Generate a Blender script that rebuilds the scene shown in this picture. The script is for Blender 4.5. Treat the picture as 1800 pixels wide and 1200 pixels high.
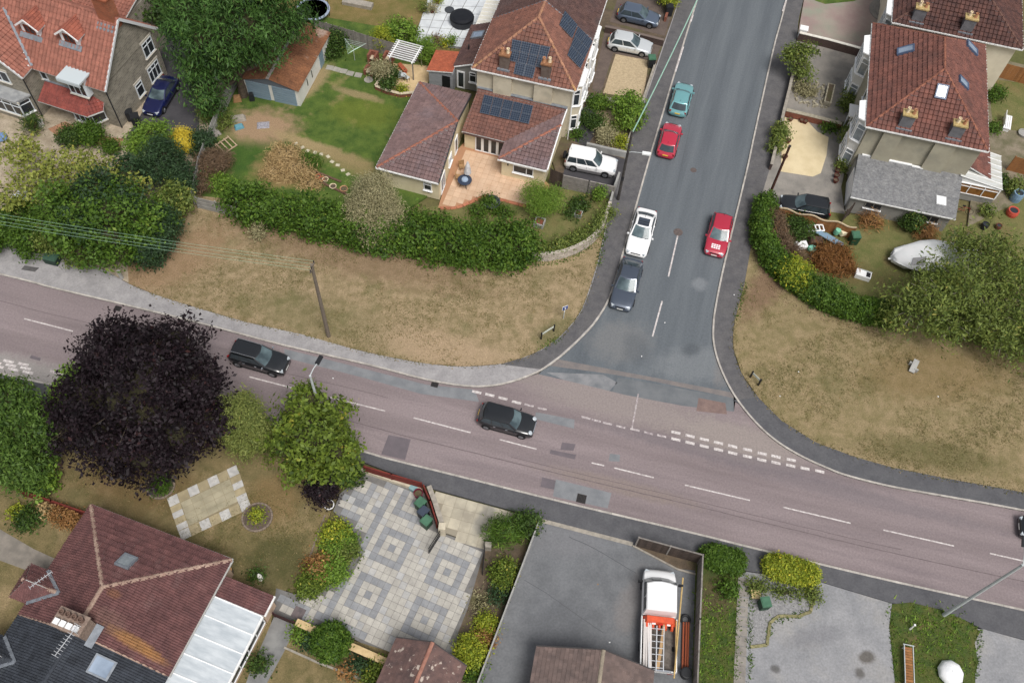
import bpy, bmesh, math, random
import numpy as np
from mathutils import Vector, Matrix
for o in list(bpy.data.objects): bpy.data.objects.remove(o)
scene = bpy.context.scene
COL = scene.collection
random.seed(7); RNG = np.random.default_rng(7)
F, CX, CY, CAMH = 1620.0, 900.0, 600.0, 64.0      # survey camera: focal length in 1800-px units, 64 m up
R = np.array([[0.9970312124934904, 0.07699845007375469, 0.0],
              [0.06528536322881183, -0.8453617546294866, 0.5301898953750795],
              [0.040823800188647286, -0.5286158742376124, -0.8478789269949821]])
cd = bpy.data.cameras.new('camera'); cam = bpy.data.objects.new('camera', cd); COL.objects.link(cam)
cd.sensor_width = 36.0; cd.lens = F / 1800.0 * 36.0; cd.clip_start = 0.5; cd.clip_end = 5000
m = Matrix.Identity(4)
for i in range(3):
    m[i][0] = R[i][0]; m[i][1] = -R[i][1]; m[i][2] = -R[i][2]
m[2][3] = CAMH
cam.matrix_world = m
scene.camera = cam
SUN_EL, SUN_AZ = math.radians(60), math.radians(150)   # azimuth from +Y (away from the viewer) towards +X
w = bpy.data.worlds.new('World'); scene.world = w; w.use_nodes = True
nt = w.node_tree; nt.nodes.clear()
sky = nt.nodes.new('ShaderNodeTexSky'); sky.sky_type = 'NISHITA'; sky.sun_disc = False
sky.sun_elevation = SUN_EL; sky.sun_rotation = SUN_AZ; sky.dust_density = 4.0; sky.air_density = 1.0; sky.ozone_density = 1.0
hs = nt.nodes.new('ShaderNodeHueSaturation'); hs.inputs['Saturation'].default_value = 0.28   # cloud cover greys the sky
bgn = nt.nodes.new('ShaderNodeBackground'); bgn.inputs['Strength'].default_value = 0.085
wo = nt.nodes.new('ShaderNodeOutputWorld')
nt.links.new(sky.outputs[0], hs.inputs['Color']); nt.links.new(hs.outputs[0], bgn.inputs['Color']); nt.links.new(bgn.outputs[0], wo.inputs[0])
sd = bpy.data.lights.new('sun', 'SUN'); sd.energy = 1.75; sd.angle = math.radians(24); sd.color = (1.0, 0.965, 0.92)
so = bpy.data.objects.new('sun', sd); COL.objects.link(so)
so.rotation_euler = (-Vector((math.sin(SUN_AZ)*math.cos(SUN_EL), math.cos(SUN_AZ)*math.cos(SUN_EL), math.sin(SUN_EL)))).to_track_quat('-Z', 'Y').to_euler()
so.location = (0, 0, 120)
vs = scene.view_settings
vs.view_transform = 'Standard'; vs.look = 'None'; vs.gamma = 1.0; vs.use_curve_mapping = False; vs.exposure = 0.46
scene.render.engine = 'CYCLES'
def Q(px, py, z=0.0):
    """photo measurement (1800x1200) of a point known to be z metres above the road -> metres"""
    v = R @ np.array([px - CX, py - CY, F]); t = (z - CAMH) / v[2]
    return Vector((v[0]*t, v[1]*t, z))
def QL(pts, z=0.0): return [Q(p[0], p[1], p[2] if len(p) > 2 else z) for p in pts]
def smooth_line(pts, n=6):
    out = []
    P = [pts[0]] + list(pts) + [pts[-1]]
    for i in range(1, len(P)-2):
        a, b, c, d = P[i-1], P[i], P[i+1], P[i+2]
        for k in range(n):
            t = k/n
            out.append(0.5*((2*b) + (c-a)*t + (2*a-5*b+4*c-d)*t*t + (3*b-a-3*c+d)*t**3))
    out.append(P[-2]); return out
def offset_line(pts, d):
    out = []
    for i, p in enumerate(pts):
        a = pts[max(i-1, 0)]; b = pts[min(i+1, len(pts)-1)]
        t = (b-a); t.z = 0; t.normalize(); out.append(p + Vector((-t.y, t.x, 0))*d)
    return out
def ang(a, b): return math.atan2(b.y-a.y, b.x-a.x)
def unit(v): v = Vector(v); return v.normalized()
def lin(c):
    return tuple(((x/255)/12.92 if x/255 <= 0.04045 else ((x/255+0.055)/1.055)**2.4) for x in c)
ALB = 0.92
SAT = 0.96
def C(r, g, b, k=1.0):
    l = lin((r, g, b)); y = .2126*l[0]+.7152*l[1]+.0722*l[2]
    k *= (max(y, .005)/.18)**.13
    return tuple(min(0.88, max(0.0, (y+(x-y)*SAT)*ALB*k)) for x in l) + (1.0,)
MATS = {}
def M(name, c1, c2=None, scale=3.0, detail=4.0, rough=0.85, bump=0.0, bscale=None, island=0.0, metal=0.0, c3=None, s3=0.4,
      t3=0.55, stretch=None, rot=0.0, grain=0.0, gscale=60.0, obj=False, spec=0.35, lo=0.35, hi=0.65, w3=0.12, coat=0.0, alpha=1.0, trans=0.0, spots=(), sfine=1.1):
    """procedural surface: c1<->c2 by noise, c3 in larger patches, per-piece tone, fine grain, bump"""
    if name in MATS: return MATS[name]
    mt = bpy.data.materials.new(name); mt.use_nodes = True; n = mt.node_tree.nodes; L = mt.node_tree.links
    b = n['Principled BSDF']; b.inputs['Roughness'].default_value = rough; b.inputs['Metallic'].default_value = metal
    b.inputs['Specular IOR Level'].default_value = spec
    if coat: b.inputs['Coat Weight'].default_value = coat; b.inputs['Coat Roughness'].default_value = 0.08
    if trans: b.inputs['Transmission Weight'].default_value = trans
    if alpha < 1: b.inputs['Alpha'].default_value = alpha
    if obj: tc = n.new('ShaderNodeTexCoord'); vec = tc.outputs['Object']
    else: g = n.new('ShaderNodeNewGeometry'); vec = g.outputs['Position']
    if stretch or rot:
        mp = n.new('ShaderNodeMapping'); mp.vector_type = 'TEXTURE'
        mp.inputs['Rotation'].default_value = (0, 0, rot)
        mp.inputs['Scale'].default_value = stretch or (1, 1, 1)
        L.new(vec, mp.inputs['Vector']); svec = mp.outputs[0]
    else: svec = vec
    def noise(sc, det, v=svec, ro=0.6):
        t = n.new('ShaderNodeTexNoise'); t.inputs['Scale'].default_value = sc; t.inputs['Detail'].default_value = det
        t.inputs['Roughness'].default_value = ro; L.new(v, t.inputs['Vector']); return t.outputs['Fac']
    def ramp(f, lo, hi):
        t = n.new('ShaderNodeMapRange'); t.inputs[1].default_value = lo; t.inputs[2].default_value = hi; L.new(f, t.inputs[0]); return t.outputs[0]
    def mix(f, a, c, mode='MIX'):
        t = n.new('ShaderNodeMix'); t.data_type = 'RGBA'; t.blend_type = mode
        for s, i in ((f, 0), (a, 6), (c, 7)):
            if hasattr(s, 'is_output'): L.new(s, t.inputs[i])
            else: t.inputs[i].default_value = s
        return t.outputs[2]
    col = c1
    if c2: col = mix(ramp(noise(scale, detail), lo, hi), c1, c2)
    if c3: col = mix(ramp(noise(s3, 5.0), t3, t3+w3), col, c3)
    for (loc, rz, rad, sc_, amt) in spots:          # stains, dust and worn patches with a shape of their own
        mp2 = n.new('ShaderNodeMapping'); mp2.vector_type = 'TEXTURE'; mp2.inputs['Location'].default_value = (loc[0], loc[1], 0)
        mp2.inputs['Rotation'].default_value = (0, 0, rz); mp2.inputs['Scale'].default_value = (rad[0], rad[1], 1000.0)
        L.new(vec, mp2.inputs['Vector']); gt = n.new('ShaderNodeTexGradient'); gt.gradient_type = 'SPHERICAL'; L.new(mp2.outputs[0], gt.inputs[0])
        ns = noise(sfine, 6.0, vec, 0.7); mm_ = n.new('ShaderNodeMath'); mm_.operation = 'MULTIPLY_ADD'; mm_.inputs[1].default_value = 1.6; mm_.inputs[2].default_value = -0.8
        L.new(ns, mm_.inputs[0]); ad2 = n.new('ShaderNodeMath'); ad2.operation = 'MULTIPLY_ADD'; ad2.inputs[1].default_value = 1.7; L.new(gt.outputs['Fac'], ad2.inputs[0]); L.new(mm_.outputs[0], ad2.inputs[2])
        mr_ = n.new('ShaderNodeMapRange'); mr_.inputs[1].default_value = 0.25; mr_.inputs[2].default_value = 1.0; mr_.inputs[4].default_value = amt
        L.new(ad2.outputs[0], mr_.inputs[0]); col = mix(mr_.outputs[0], col, sc_)
    if island:
        g2 = n.new('ShaderNodeNewGeometry'); mr = n.new('ShaderNodeMapRange')
        mr.inputs[3].default_value = 1-island; mr.inputs[4].default_value = 1+island
        oi = n.new('ShaderNodeObjectInfo'); ad = n.new('ShaderNodeMath'); ad.operation = 'ADD'; fr = n.new('ShaderNodeMath'); fr.operation = 'FRACT'
        L.new(g2.outputs['Random Per Island'], ad.inputs[0]); L.new(oi.outputs['Random'], ad.inputs[1]); L.new(ad.outputs[0], fr.inputs[0])
        L.new(fr.outputs[0], mr.inputs[0])
        cb = n.new('ShaderNodeCombineColor')
        for k in range(3): L.new(mr.outputs[0], cb.inputs[k])
        col = mix(1.0, col, cb.outputs[0], 'MULTIPLY')
    if grain:
        gr = n.new('ShaderNodeMapRange'); gr.inputs[1].default_value = 0.3; gr.inputs[2].default_value = 0.7
        gr.inputs[3].default_value = 1-grain; gr.inputs[4].default_value = 1+grain
        L.new(noise(gscale, 3.0, vec, 0.7), gr.inputs[0]); cb = n.new('ShaderNodeCombineColor')
        for k in range(3): L.new(gr.outputs[0], cb.inputs[k])
        col = mix(1.0, col, cb.outputs[0], 'MULTIPLY')
    if hasattr(col, 'is_output'): L.new(col, b.inputs['Base Color'])
    else: b.inputs['Base Color'].default_value = col
    if bump:
        bp = n.new('ShaderNodeBump'); bp.inputs['Strength'].default_value = bump; bp.inputs['Distance'].default_value = 0.05
        L.new(noise(bscale or scale*4, 6.0, vec), bp.inputs['Height']); L.new(bp.outputs[0], b.inputs['Normal'])
    MATS[name] = mt; return mt
def MLEAF(name, c1, c2, c3=None, f3=0.8, trans=0.25, rough=0.55):
    """foliage: each clump and each leaf has its own tone"""
    if name in MATS: return MATS[name]
    mt = bpy.data.materials.new(name); mt.use_nodes = True; n = mt.node_tree.nodes; L = mt.node_tree.links
    b = n['Principled BSDF']; b.inputs['Roughness'].default_value = rough; b.inputs['Specular IOR Level'].default_value = 0.25
    at = n.new('ShaderNodeAttribute'); at.attribute_name = 'tone'
    g = n.new('ShaderNodeNewGeometry')
    mr = n.new('ShaderNodeMath'); mr.operation = 'MULTIPLY_ADD'; mr.inputs[1].default_value = 0.45; L.new(g.outputs['Random Per Island'], mr.inputs[0])
    sc = n.new('ShaderNodeMath'); sc.operation = 'MULTIPLY'; sc.inputs[1].default_value = 0.55; L.new(at.outputs['Fac'], sc.inputs[0]); L.new(sc.outputs[0], mr.inputs[2])
    cr = n.new('ShaderNodeValToRGB'); e = cr.color_ramp.elements
    e[0].color = c1; e[0].position = 0.15; e[1].color = c2; e[1].position = 0.7
    if c3: x = e.new(f3); x.color = c2; y = e.new(min(1.0, f3+0.12)); y.color = c3
    L.new(mr.outputs[0], cr.inputs[0]); L.new(cr.outputs[0], b.inputs['Base Color'])
    tr = n.new('ShaderNodeBsdfTranslucent'); L.new(cr.outputs[0], tr.inputs[0])
    ms = n.new('ShaderNodeMixShader'); ms.inputs[0].default_value = trans
    L.new(b.outputs[0], ms.inputs[1]); L.new(tr.outputs[0], ms.inputs[2]); L.new(ms.outputs[0], n['Material Output'].inputs[0])
    MATS[name] = mt; return mt
def tag(o, label=None, cat=None, group=None, kind=None):
    if label: o['label'] = label
    if cat: o['category'] = cat
    if group: o['group'] = group
    if kind: o['kind'] = kind
    return o
def thing(name, loc, rz, label, cat, group=None):
    o = bpy.data.objects.new(name, None); COL.objects.link(o); o.location = loc; o.rotation_euler = (0, 0, rz)
    o.empty_display_size = 0.3
    return tag(o, label, cat, group)
def link(name, me, parent=None, world=False):
    o = bpy.data.objects.new(name, me); COL.objects.link(o)
    if parent is not None:
        o.parent = parent
        if world:
            mw = Matrix.Identity(4); p = parent; chain = []
            while p is not None: chain.append(p); p = p.parent
            for p in reversed(chain):
                mw = mw @ p.matrix_parent_inverse @ (Matrix.Translation(p.location) @ p.rotation_euler.to_matrix().to_4x4())
            o.matrix_parent_inverse = mw.inverted()
    return o
class MB:
    """collects faces; build() links them as ONE mesh object"""
    def __init__(s): s.v = []; s.f = []; s.mi = []; s.cur = 0
    def add(s, vs, fs):
        o = len(s.v); s.v.extend([tuple(x) for x in vs])
        for f in fs: s.f.append([o+i for i in f]); s.mi.append(s.cur)
        return s
    def face(s, vs): return s.add(vs, [list(range(len(vs)))])
    def box(s, c, d, rz=0.0, mtx=None, taper=1.0):
        x, y, z = d[0]/2, d[1]/2, d[2]/2
        p = [Vector((sx*x*(taper if sz > 0 else 1), sy*y*(taper if sz > 0 else 1), sz*z)) for sz in (-1, 1) for sy in (-1, 1) for sx in (-1, 1)]
        mm = Matrix.Translation(Vector(c)) @ (mtx if mtx else Matrix.Rotation(rz, 4, 'Z'))
        return s.add([mm @ q for q in p], [[0,2,3,1],[4,5,7,6],[0,1,5,4],[2,6,7,3],[0,4,6,2],[1,3,7,5]])
    def bar(s, a, b, w, h, up=(0,0,1)):
        a = Vector(a); b = Vector(b); t = b-a; l = t.length; t.normalize(); u = Vector(up)
        if abs(t.dot(u)) > 0.98: u = Vector((1, 0, 0))
        sd = t.cross(u).normalized(); u = sd.cross(t)
        p = []
        for e in (a, b):
            for i, j in ((-1,-1),(1,-1),(1,1),(-1,1)): p.append(e + sd*i*w/2 + u*j*h/2)
        return s.add(p, [[3,2,1,0],[4,5,6,7],[0,1,5,4],[1,2,6,5],[2,3,7,6],[3,0,4,7]])
    def tube(s, path, rad, n=8, cap=True):
        path = [Vector(p) for p in path]
        if not hasattr(rad, '__len__'): rad = [rad]*len(path)
        rings = []
        for i, p in enumerate(path):
            t = (path[min(i+1, len(path)-1)] - path[max(i-1, 0)]); t.normalize()
            u = Vector((0,0,1)) if abs(t.z) < 0.95 else Vector((1,0,0))
            a = t.cross(u).normalized(); b = t.cross(a)
            rings.append([p + a*math.cos(2*math.pi*k/n)*rad[i] + b*math.sin(2*math.pi*k/n)*rad[i] for k in range(n)])
        vs = [q for r in rings for q in r]; fs = []
        for i in range(len(rings)-1):
            for k in range(n): fs.append([i*n+k, i*n+(k+1) % n, (i+1)*n+(k+1) % n, (i+1)*n+k])
        if cap: fs.append(list(range(n))[::-1]); fs.append([(len(rings)-1)*n+k for k in range(n)])
        return s.add(vs, fs)
    def lathe(s, c, prof, n=16, cap=True, axis=None):
        c = Vector(c); mm = axis if axis else Matrix.Identity(4)
        vs = [c + mm @ Vector((r*math.cos(2*math.pi*k/n), r*math.sin(2*math.pi*k/n), z)) for r, z in prof for k in range(n)]; fs = []
        for i in range(len(prof)-1):
            for k in range(n): fs.append([i*n+k, i*n+(k+1) % n, (i+1)*n+(k+1) % n, (i+1)*n+k])
        if cap: fs.append(list(range(n))[::-1]); fs.append([(len(prof)-1)*n+k for k in range(n)])
        return s.add(vs, fs)
    def prism(s, pts, z0, z1, bottom=False):
        n = len(pts)
        vs = [(p[0], p[1], z0) for p in pts] + [(p[0], p[1], z1) for p in pts]
        fs = [[n+i for i in range(n)]] + [[i, (i+1) % n, n+(i+1) % n, n+i] for i in range(n)]
        if bottom: fs.append(list(range(n))[::-1])
        return s.add(vs, fs)
    def build(s, name, mat, parent=None, world=True, smooth=False, kind=None, auto=None, bevel=0):
        me = bpy.data.meshes.new(name); me.from_pydata(s.v, [], s.f)
        for mm in (mat if isinstance(mat, (list, tuple)) else [mat]): me.materials.append(mm)
        if isinstance(mat, (list, tuple)): me.polygons.foreach_set('material_index', s.mi)
        if smooth: me.polygons.foreach_set('use_smooth', [True]*len(me.polygons))
        me.update()
        if auto is not None:
            bm = bmesh.new(); bm.from_mesh(me); bmesh.ops.recalc_face_normals(bm, faces=bm.faces)
            for f in bm.faces: f.smooth = True
            for e in bm.edges:
                if len(e.link_faces) == 2 and e.calc_face_angle(0) > auto: e.smooth = False
            bm.to_mesh(me); bm.free()
        o = link(name, me, parent, world)
        if bevel:
            md = o.modifiers.new('bevel', 'BEVEL'); md.width = bevel; md.segments = 2; md.limit_method = 'ANGLE'
        if kind: o['kind'] = kind
        return o
def sheet(name, pts, z, mat, z0=None, kind='structure', parent=None):
    """flat area of ground with a real edge down to z0"""
    b = MB(); pts = [Vector((p.x, p.y, 0)) for p in pts]
    b.prism(pts, z-0.3 if z0 is None else z0, z)
    o = b.build(name, mat, parent)
    if parent is None: tag(o, kind=kind)
    return o
def copy_tree(o, parent=None):
    c = o.copy(); COL.objects.link(c)
    if parent is not None: c.parent = parent
    for ch in list(o.children): copy_tree(ch, c)
    return c
rd = ang(Q(640, 795), Q(1400, 985))
mSoil = M('soil', C(112, 96, 78), C(92, 80, 66), 1.5, c3=C(96, 92, 60), s3=0.25, t3=0.5, grain=0.2, gscale=14, bump=0.5, bscale=6)
mRoad = M('red_asphalt', C(144, 131, 132), C(128, 116, 117), 0.5, rough=0.9, stretch=(9, 0.8, 1), rot=rd, grain=0.16, gscale=7, bump=0.15, bscale=40,
          c3=C(131, 119, 121), s3=0.9, t3=0.52, w3=0.2,
          spots=[(Q(1080, 705), rd, (11, 2.6), C(146, 136, 132), 0.75), (Q(1300, 775), rd, (8, 2.4), C(150, 140, 134), 0.75), (Q(40, 655), rd, (10, 2.0), C(150, 146, 142), 0.8),
                 (Q(1090, 855), rd, (9, 0.9), C(140, 126, 116), 0.5), (Q(900, 655), rd, (5, 1.2), C(140, 130, 126), 0.5), (Q(1270, 800), rd, (16, 0.9), C(116, 108, 112), 0.6), (Q(1500, 870), rd, (16, 0.9), C(116, 108, 112), 0.5)])
mSide = M('grey_asphalt', C(109, 115, 120), C(95, 101, 107), 0.5, rough=0.9, stretch=(0.7, 11, 1), rot=ang(Q(1150, 500), Q(1270, 60))-math.pi/2, grain=0.15, gscale=7, bump=0.15, bscale=40,
          spots=[(Q(1230, 640), 0.2, (6, 2.5), C(128, 132, 135), 0.55), (Q(1090, 600), 0.2, (4, 3.0), C(124, 124, 124), 0.6), (Q(1215, 615), 0.5, (1.2, 0.9), C(80, 86, 92), 0.6),
                 (Q(1120, 615), 0.2, (1.6, 2.4), C(86, 92, 98), 0.45), (Q(1230, 500), 0.2, (1.0, 1.0), C(130, 134, 138), 0.7), (Q(1275, 600), 1.4, (7, 1.0), C(128, 124, 122), 0.6)])
mPave = M('footway_tarmac', C(106, 104, 105), C(92, 91, 94), 1.2, rough=0.92, grain=0.15, gscale=7, c3=C(104, 102, 102), s3=0.35, t3=0.5, w3=0.25, bump=0.12, bscale=40)
mPaveL = M('footway_tarmac_pale', C(160, 157, 157), C(146, 143, 144), 1.0, rough=0.92, grain=0.14, gscale=7, c3=C(132, 130, 131), s3=0.3, t3=0.52, w3=0.3, bump=0.12, bscale=40)
mPaveD = M('footway_tarmac_new', C(100, 100, 103), C(90, 90, 94), 1.0, rough=0.92, grain=0.14, gscale=7, c3=C(94, 94, 98), s3=0.35, t3=0.52, w3=0.3, bump=0.12, bscale=40)
mKerb = M('kerb_concrete', C(186, 180, 172), C(160, 154, 147), 2.0, grain=0.12, gscale=15, island=0.08, bump=0.2)
mVerge = M('dry_grass', C(159, 139, 108), C(134, 119, 86), 1.3, 8, lo=0.38, hi=0.62, c3=C(110, 107, 66), s3=0.3, t3=0.56, w3=0.22, grain=0.24, gscale=9, bump=1.0, bscale=7, rough=0.95,
           spots=[(Q(620, 450), -0.2, (17, 3.2), C(130, 104, 82), 0.55), (Q(300, 460), 0.7, (8, 4), C(146, 116, 88), 0.6), (Q(760, 610), -0.2, (10, 2.5), C(170, 146, 118), 0.7), (Q(560, 560), -0.2, (10, 3), C(94, 98, 52), 0.35), (Q(980, 585), 0.7, (3.5, 2), C(86, 94, 48), 0.5)])
mVergeR = M('dry_grass_right', C(150, 132, 99), C(128, 116, 79), 1.2, 8, lo=0.36, hi=0.64, c3=C(104, 100, 60), s3=0.25, t3=0.54, w3=0.25, grain=0.24, gscale=9, bump=1.0, bscale=7, rough=0.95,
           spots=[(Q(1640, 660), 0.1, (9, 4), C(126, 104, 66), 0.5), (Q(1350, 500), 1.0, (7, 2.0), C(124, 96, 78), 0.7), (Q(1560, 820), -0.15, (14, 1.4), C(150, 132, 100), 0.6), (Q(1640, 800), -0.1, (8, 2), C(84, 86, 42), 0.5)])
mLawn = M('green_lawn', C(94, 114, 44), C(66, 92, 32), 0.9, 8, c3=C(142, 128, 84), s3=0.4, t3=0.58, w3=0.16, grain=0.22, gscale=9, bump=0.8, bscale=9, rough=0.95,
          spots=[(Q(460, 225), 0.1, (5, 3.5), C(160, 132, 104), 0.95), (Q(560, 262), -0.35, (8, 1.0), C(158, 138, 100), 0.9), (Q(620, 290), -0.4, (5, 1.6), C(140, 124, 84), 0.8), (Q(640, 200), -0.1, (5, 3), C(110, 118, 36), 0.5),
                 (Q(545, 150), 1.1, (5, 1.6), C(156, 134, 100), 0.8), (Q(630, 168), -0.25, (4, 0.7), C(150, 132, 96), 0.8), (Q(425, 280), 0.3, (4, 3), C(58, 92, 30), 0.7), (Q(500, 300), 0, (4, 3.2), C(150, 124, 84), 0.9)])
mLawnB = M('parched_lawn', C(132, 116, 80), C(106, 98, 62), 0.9, 8, c3=C(150, 130, 96), s3=0.4, t3=0.52, w3=0.2, grain=0.24, gscale=10, bump=0.8, bscale=10, rough=0.95,
          spots=[(Q(480, 990), 0.2, (3.5, 3), C(66, 72, 32), 0.65), (Q(480, 880), 0.2, (3, 3), C(128, 104, 66), 0.6), (Q(240, 850), -0.2, (7, 3), C(108, 84, 50), 0.6)])
mLawnR = M('rough_lawn', C(100, 106, 56), C(122, 116, 72), 0.8, 8, c3=C(122, 104, 68), s3=0.3, t3=0.55, w3=0.2, grain=0.24, gscale=9, bump=0.8, bscale=10, rough=0.95,
           spots=[(Q(1400, 450), 0, (5, 2.5), C(104, 84, 60), 0.8), (Q(1480, 480), 0, (4, 2), C(110, 92, 58), 0.6)])
mStrip = M('weedy_grass', C(64, 86, 34), C(92, 96, 44), 1.4, 8, c3=C(112, 98, 62), s3=0.5, t3=0.57, w3=0.15, grain=0.3, gscale=9, bump=1.0, bscale=9, rough=0.95,
           spots=[(Q(1255, 1050), 0, (1.8, 2.4), C(92, 78, 58), 0.7)])
mFarGrass = M('far_dry_lawn', C(136, 116, 74), C(112, 104, 54), 0.8, 8, c3=C(96, 102, 46), s3=0.25, t3=0.5, w3=0.2, grain=0.22, gscale=9, bump=0.8, bscale=9, rough=0.95)
mTarmac = M('drive_asphalt', C(119, 121, 124), C(108, 110, 113), 0.7, rough=0.9, grain=0.14, gscale=7, bump=0.12, bscale=40,
            spots=[(Q(1110, 1060), 1.2, (3.5, 1.4), C(134, 129, 127), 0.6), (Q(1000, 950), 0, (4, 2), C(124, 124, 127), 0.6), (Q(980, 1100), 0.5, (4, 3), C(100, 102, 106), 0.5)])
mPaleTarmac = M('weathered_asphalt', C(150, 150, 152), C(134, 135, 138), 0.5, rough=0.9, grain=0.16, gscale=7, c3=C(152, 150, 148), s3=0.35, t3=0.5, w3=0.2, bump=0.2, bscale=30,
                spots=[(Q(1523, 1155), 0.2, (0.9, 0.6), C(90, 84, 76), 0.8), (Q(1362, 1175), 0, (0.5, 0.4), C(90, 88, 86), 0.8), (Q(1510, 1183), 0, (0.5, 0.6), C(92, 88, 84), 0.8), (Q(1430, 1120), 0.3, (3, 1), C(118, 118, 122), 0.5)])
mDarkDrive = M('dark_asphalt', C(82, 80, 84), C(70, 69, 73), 0.7, rough=0.92, grain=0.12, gscale=18, bump=0.15, bscale=30)
mConc = M('yard_concrete', C(150, 144, 136), C(130, 126, 120), 0.6, rough=0.92, grain=0.12, gscale=16, c3=C(108, 105, 103), s3=0.4, t3=0.55, w3=0.2, bump=0.15, bscale=20)
mPink = M('pink_concrete', C(160, 146, 136), C(150, 128, 124), 0.4, rough=0.92, grain=0.1, gscale=16, c3=C(144, 146, 130), s3=0.25, t3=0.5, w3=0.2)
mCream = M('cream_resin', C(212, 195, 158), C(202, 184, 146), 0.8, rough=0.95, grain=0.06, gscale=20, bump=0.2, bscale=30)
mBeige = M('beige_gravel', C(190, 170, 138), C(166, 148, 118), 6.0, rough=0.95, grain=0.2, gscale=12, bump=0.6, bscale=12)
mGreyGravel = M('grey_gravel', C(152, 151, 151), C(128, 127, 128), 7.0, rough=0.95, grain=0.22, gscale=12, bump=0.6, bscale=12)
mBrick = M('brown_block', C(112, 98, 90), C(98, 86, 80), 1.2, rough=0.92, grain=0.16, gscale=9, bump=0.2)
mTerr = M('terracotta_paving', C(208, 178, 150), C(197, 165, 136), 1.2, rough=0.9, island=0.06, grain=0.06, gscale=16)
mJoint = M('joint_mortar', C(126, 124, 122), C(112, 110, 108), 2.0, grain=0.1)
mWhiteSlab = M('pale_slab', C(206, 210, 212), C(190, 194, 198), 1.0, island=0.06, grain=0.05, gscale=14)
mPaint = M('road_paint', C(208, 202, 199), C(152, 140, 140), 5.0, 6, lo=0.4, hi=0.7, rough=0.8, grain=0.12, gscale=14)
mPaintF = M('road_paint_worn', C(196, 188, 186), C(146, 134, 137), 4.0, 6, lo=0.36, hi=0.6, rough=0.85, grain=0.12, gscale=14)
mPatchG = M('grey_patch', C(134, 136, 139), C(120, 123, 127), 1.2, grain=0.12, gscale=18, rough=0.92)
mPatchD = M('dark_patch', C(116, 107, 112), C(106, 99, 104), 1.2, grain=0.12, gscale=18, rough=0.92)
mIron = M('cast_iron', C(66, 64, 66), C(84, 76, 72), 6.0, rough=0.6, metal=0.4)
g = MB(); s_ = 900
g.add([(-s_, -s_, -0.12), (s_, -s_, -0.12), (s_, s_, -0.12), (-s_, s_, -0.12)], [[0, 1, 2, 3]])
tag(g.build('ground', M('far_ground', C(112, 104, 66), C(88, 94, 50), 0.06, 6, c3=C(120, 104, 76), s3=0.02, grain=0.2, gscale=4)), kind='structure')
KA = [(-420, 388), (0, 484), (90, 507), (200, 533), (333, 565), (420, 588), (500, 609), (640, 641), (750, 669), (817, 680), (862, 680), (905, 671), (950, 653), (985, 629), (1015, 602), (1042, 574), (1062, 545), (1074, 520), (1089, 472), (1137, 300), (1160, 222), (1200, 87), (1227, 0), (1300, -230)]
KB = [(1435, -230), (1381, 0), (1358, 87), (1325, 235), (1311, 300), (1272, 462), (1256, 540), (1252, 575), (1253, 605), (1262, 640), (1280, 680), (1302, 714), (1333, 750), (1367, 779), (1407, 803), (1450, 823), (1490, 838), (1567, 857), (1667, 875), (1800, 899), (2150, 968)]
KC = [(-420, 545), (0, 655), (180, 690), (400, 733), (622, 788), (683, 805), (800, 834), (973, 877), (1120, 912), (1225, 937), (1305, 957), (1417, 984), (1530, 1011), (1645, 1037), (1800, 1071), (2150, 1152)]
kA = smooth_line(QL(KA)); kB = smooth_line(QL(KB)); kC = smooth_line(QL(KC))
OA = [(-420, 300), (0, 430), (85, 448), (175, 472), (227, 500), (277, 520), (350, 543), (433, 567), (533, 589), (617, 613), (683, 628), (750, 640), (817, 645), (883, 640), (923, 628), (950, 616), (982, 594), (1005, 570), (1022, 545), (1036, 508), (1050, 462), (1063, 405), (1075, 350), (1090, 300), (1110, 235), (1135, 170), (1165, 82), (1193, 0), (1265, -230)]
OB = [(1475, -230), (1412, 0), (1401, 60), (1390, 127), (1370, 220), (1352, 300), (1328, 390), (1308, 500), (1292, 560), (1288, 590), (1289, 615), (1303, 657), (1333, 700), (1373, 740), (1433, 778), (1500, 803), (1567, 822), (1667, 842), (1800, 866), (2150, 930)]
OC = [(-420, 600), (0, 710), (300, 755), (627, 808), (763, 860), (917, 902), (949, 914), (1109, 956), (1225, 986), (1310, 1003), (1440, 1022), (1500, 1040), (1567, 1060), (1650, 1070), (1700, 1092), (1725, 1105), (1790, 1122), (2150, 1220)]
oA = smooth_line(QL(OA), 4); oB = smooth_line(QL(OB), 4); oC = QL(OC)
side_poly = QL([(935, 668), (1000, 608), (1050, 560), (1080, 480), (1132, 300), (1222, 0), (1295, -230), (1440, -230), (1386, 0), (1316, 300), (1258, 545), (1256, 605), (1285, 690), (1320, 745), (1100, 722)])
sideroad = sheet('side_road', side_poly, -0.006, mSide)
main_poly = [p for p in offset_line(kA, 0.06) if p.x < Q(905, 671).x] + QL([(945, 657), (1010, 672), (1100, 694), (1200, 713), (1290, 723)]) + [p for p in offset_line(kB, 0.06) if p.x > Q(1302, 714).x] + offset_line(kC, -0.06)[::-1]
mainroad = sheet('main_road', main_poly, 0.0, mRoad)
sheet('pavement_upper_left', kA + oA[::-1], 0.10, mPaveL)
sheet('pavement_right', kB + oB[::-1], 0.10, mPave)
sheet('pavement_lower', kC + oC[::-1], 0.10, mPaveD)
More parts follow.
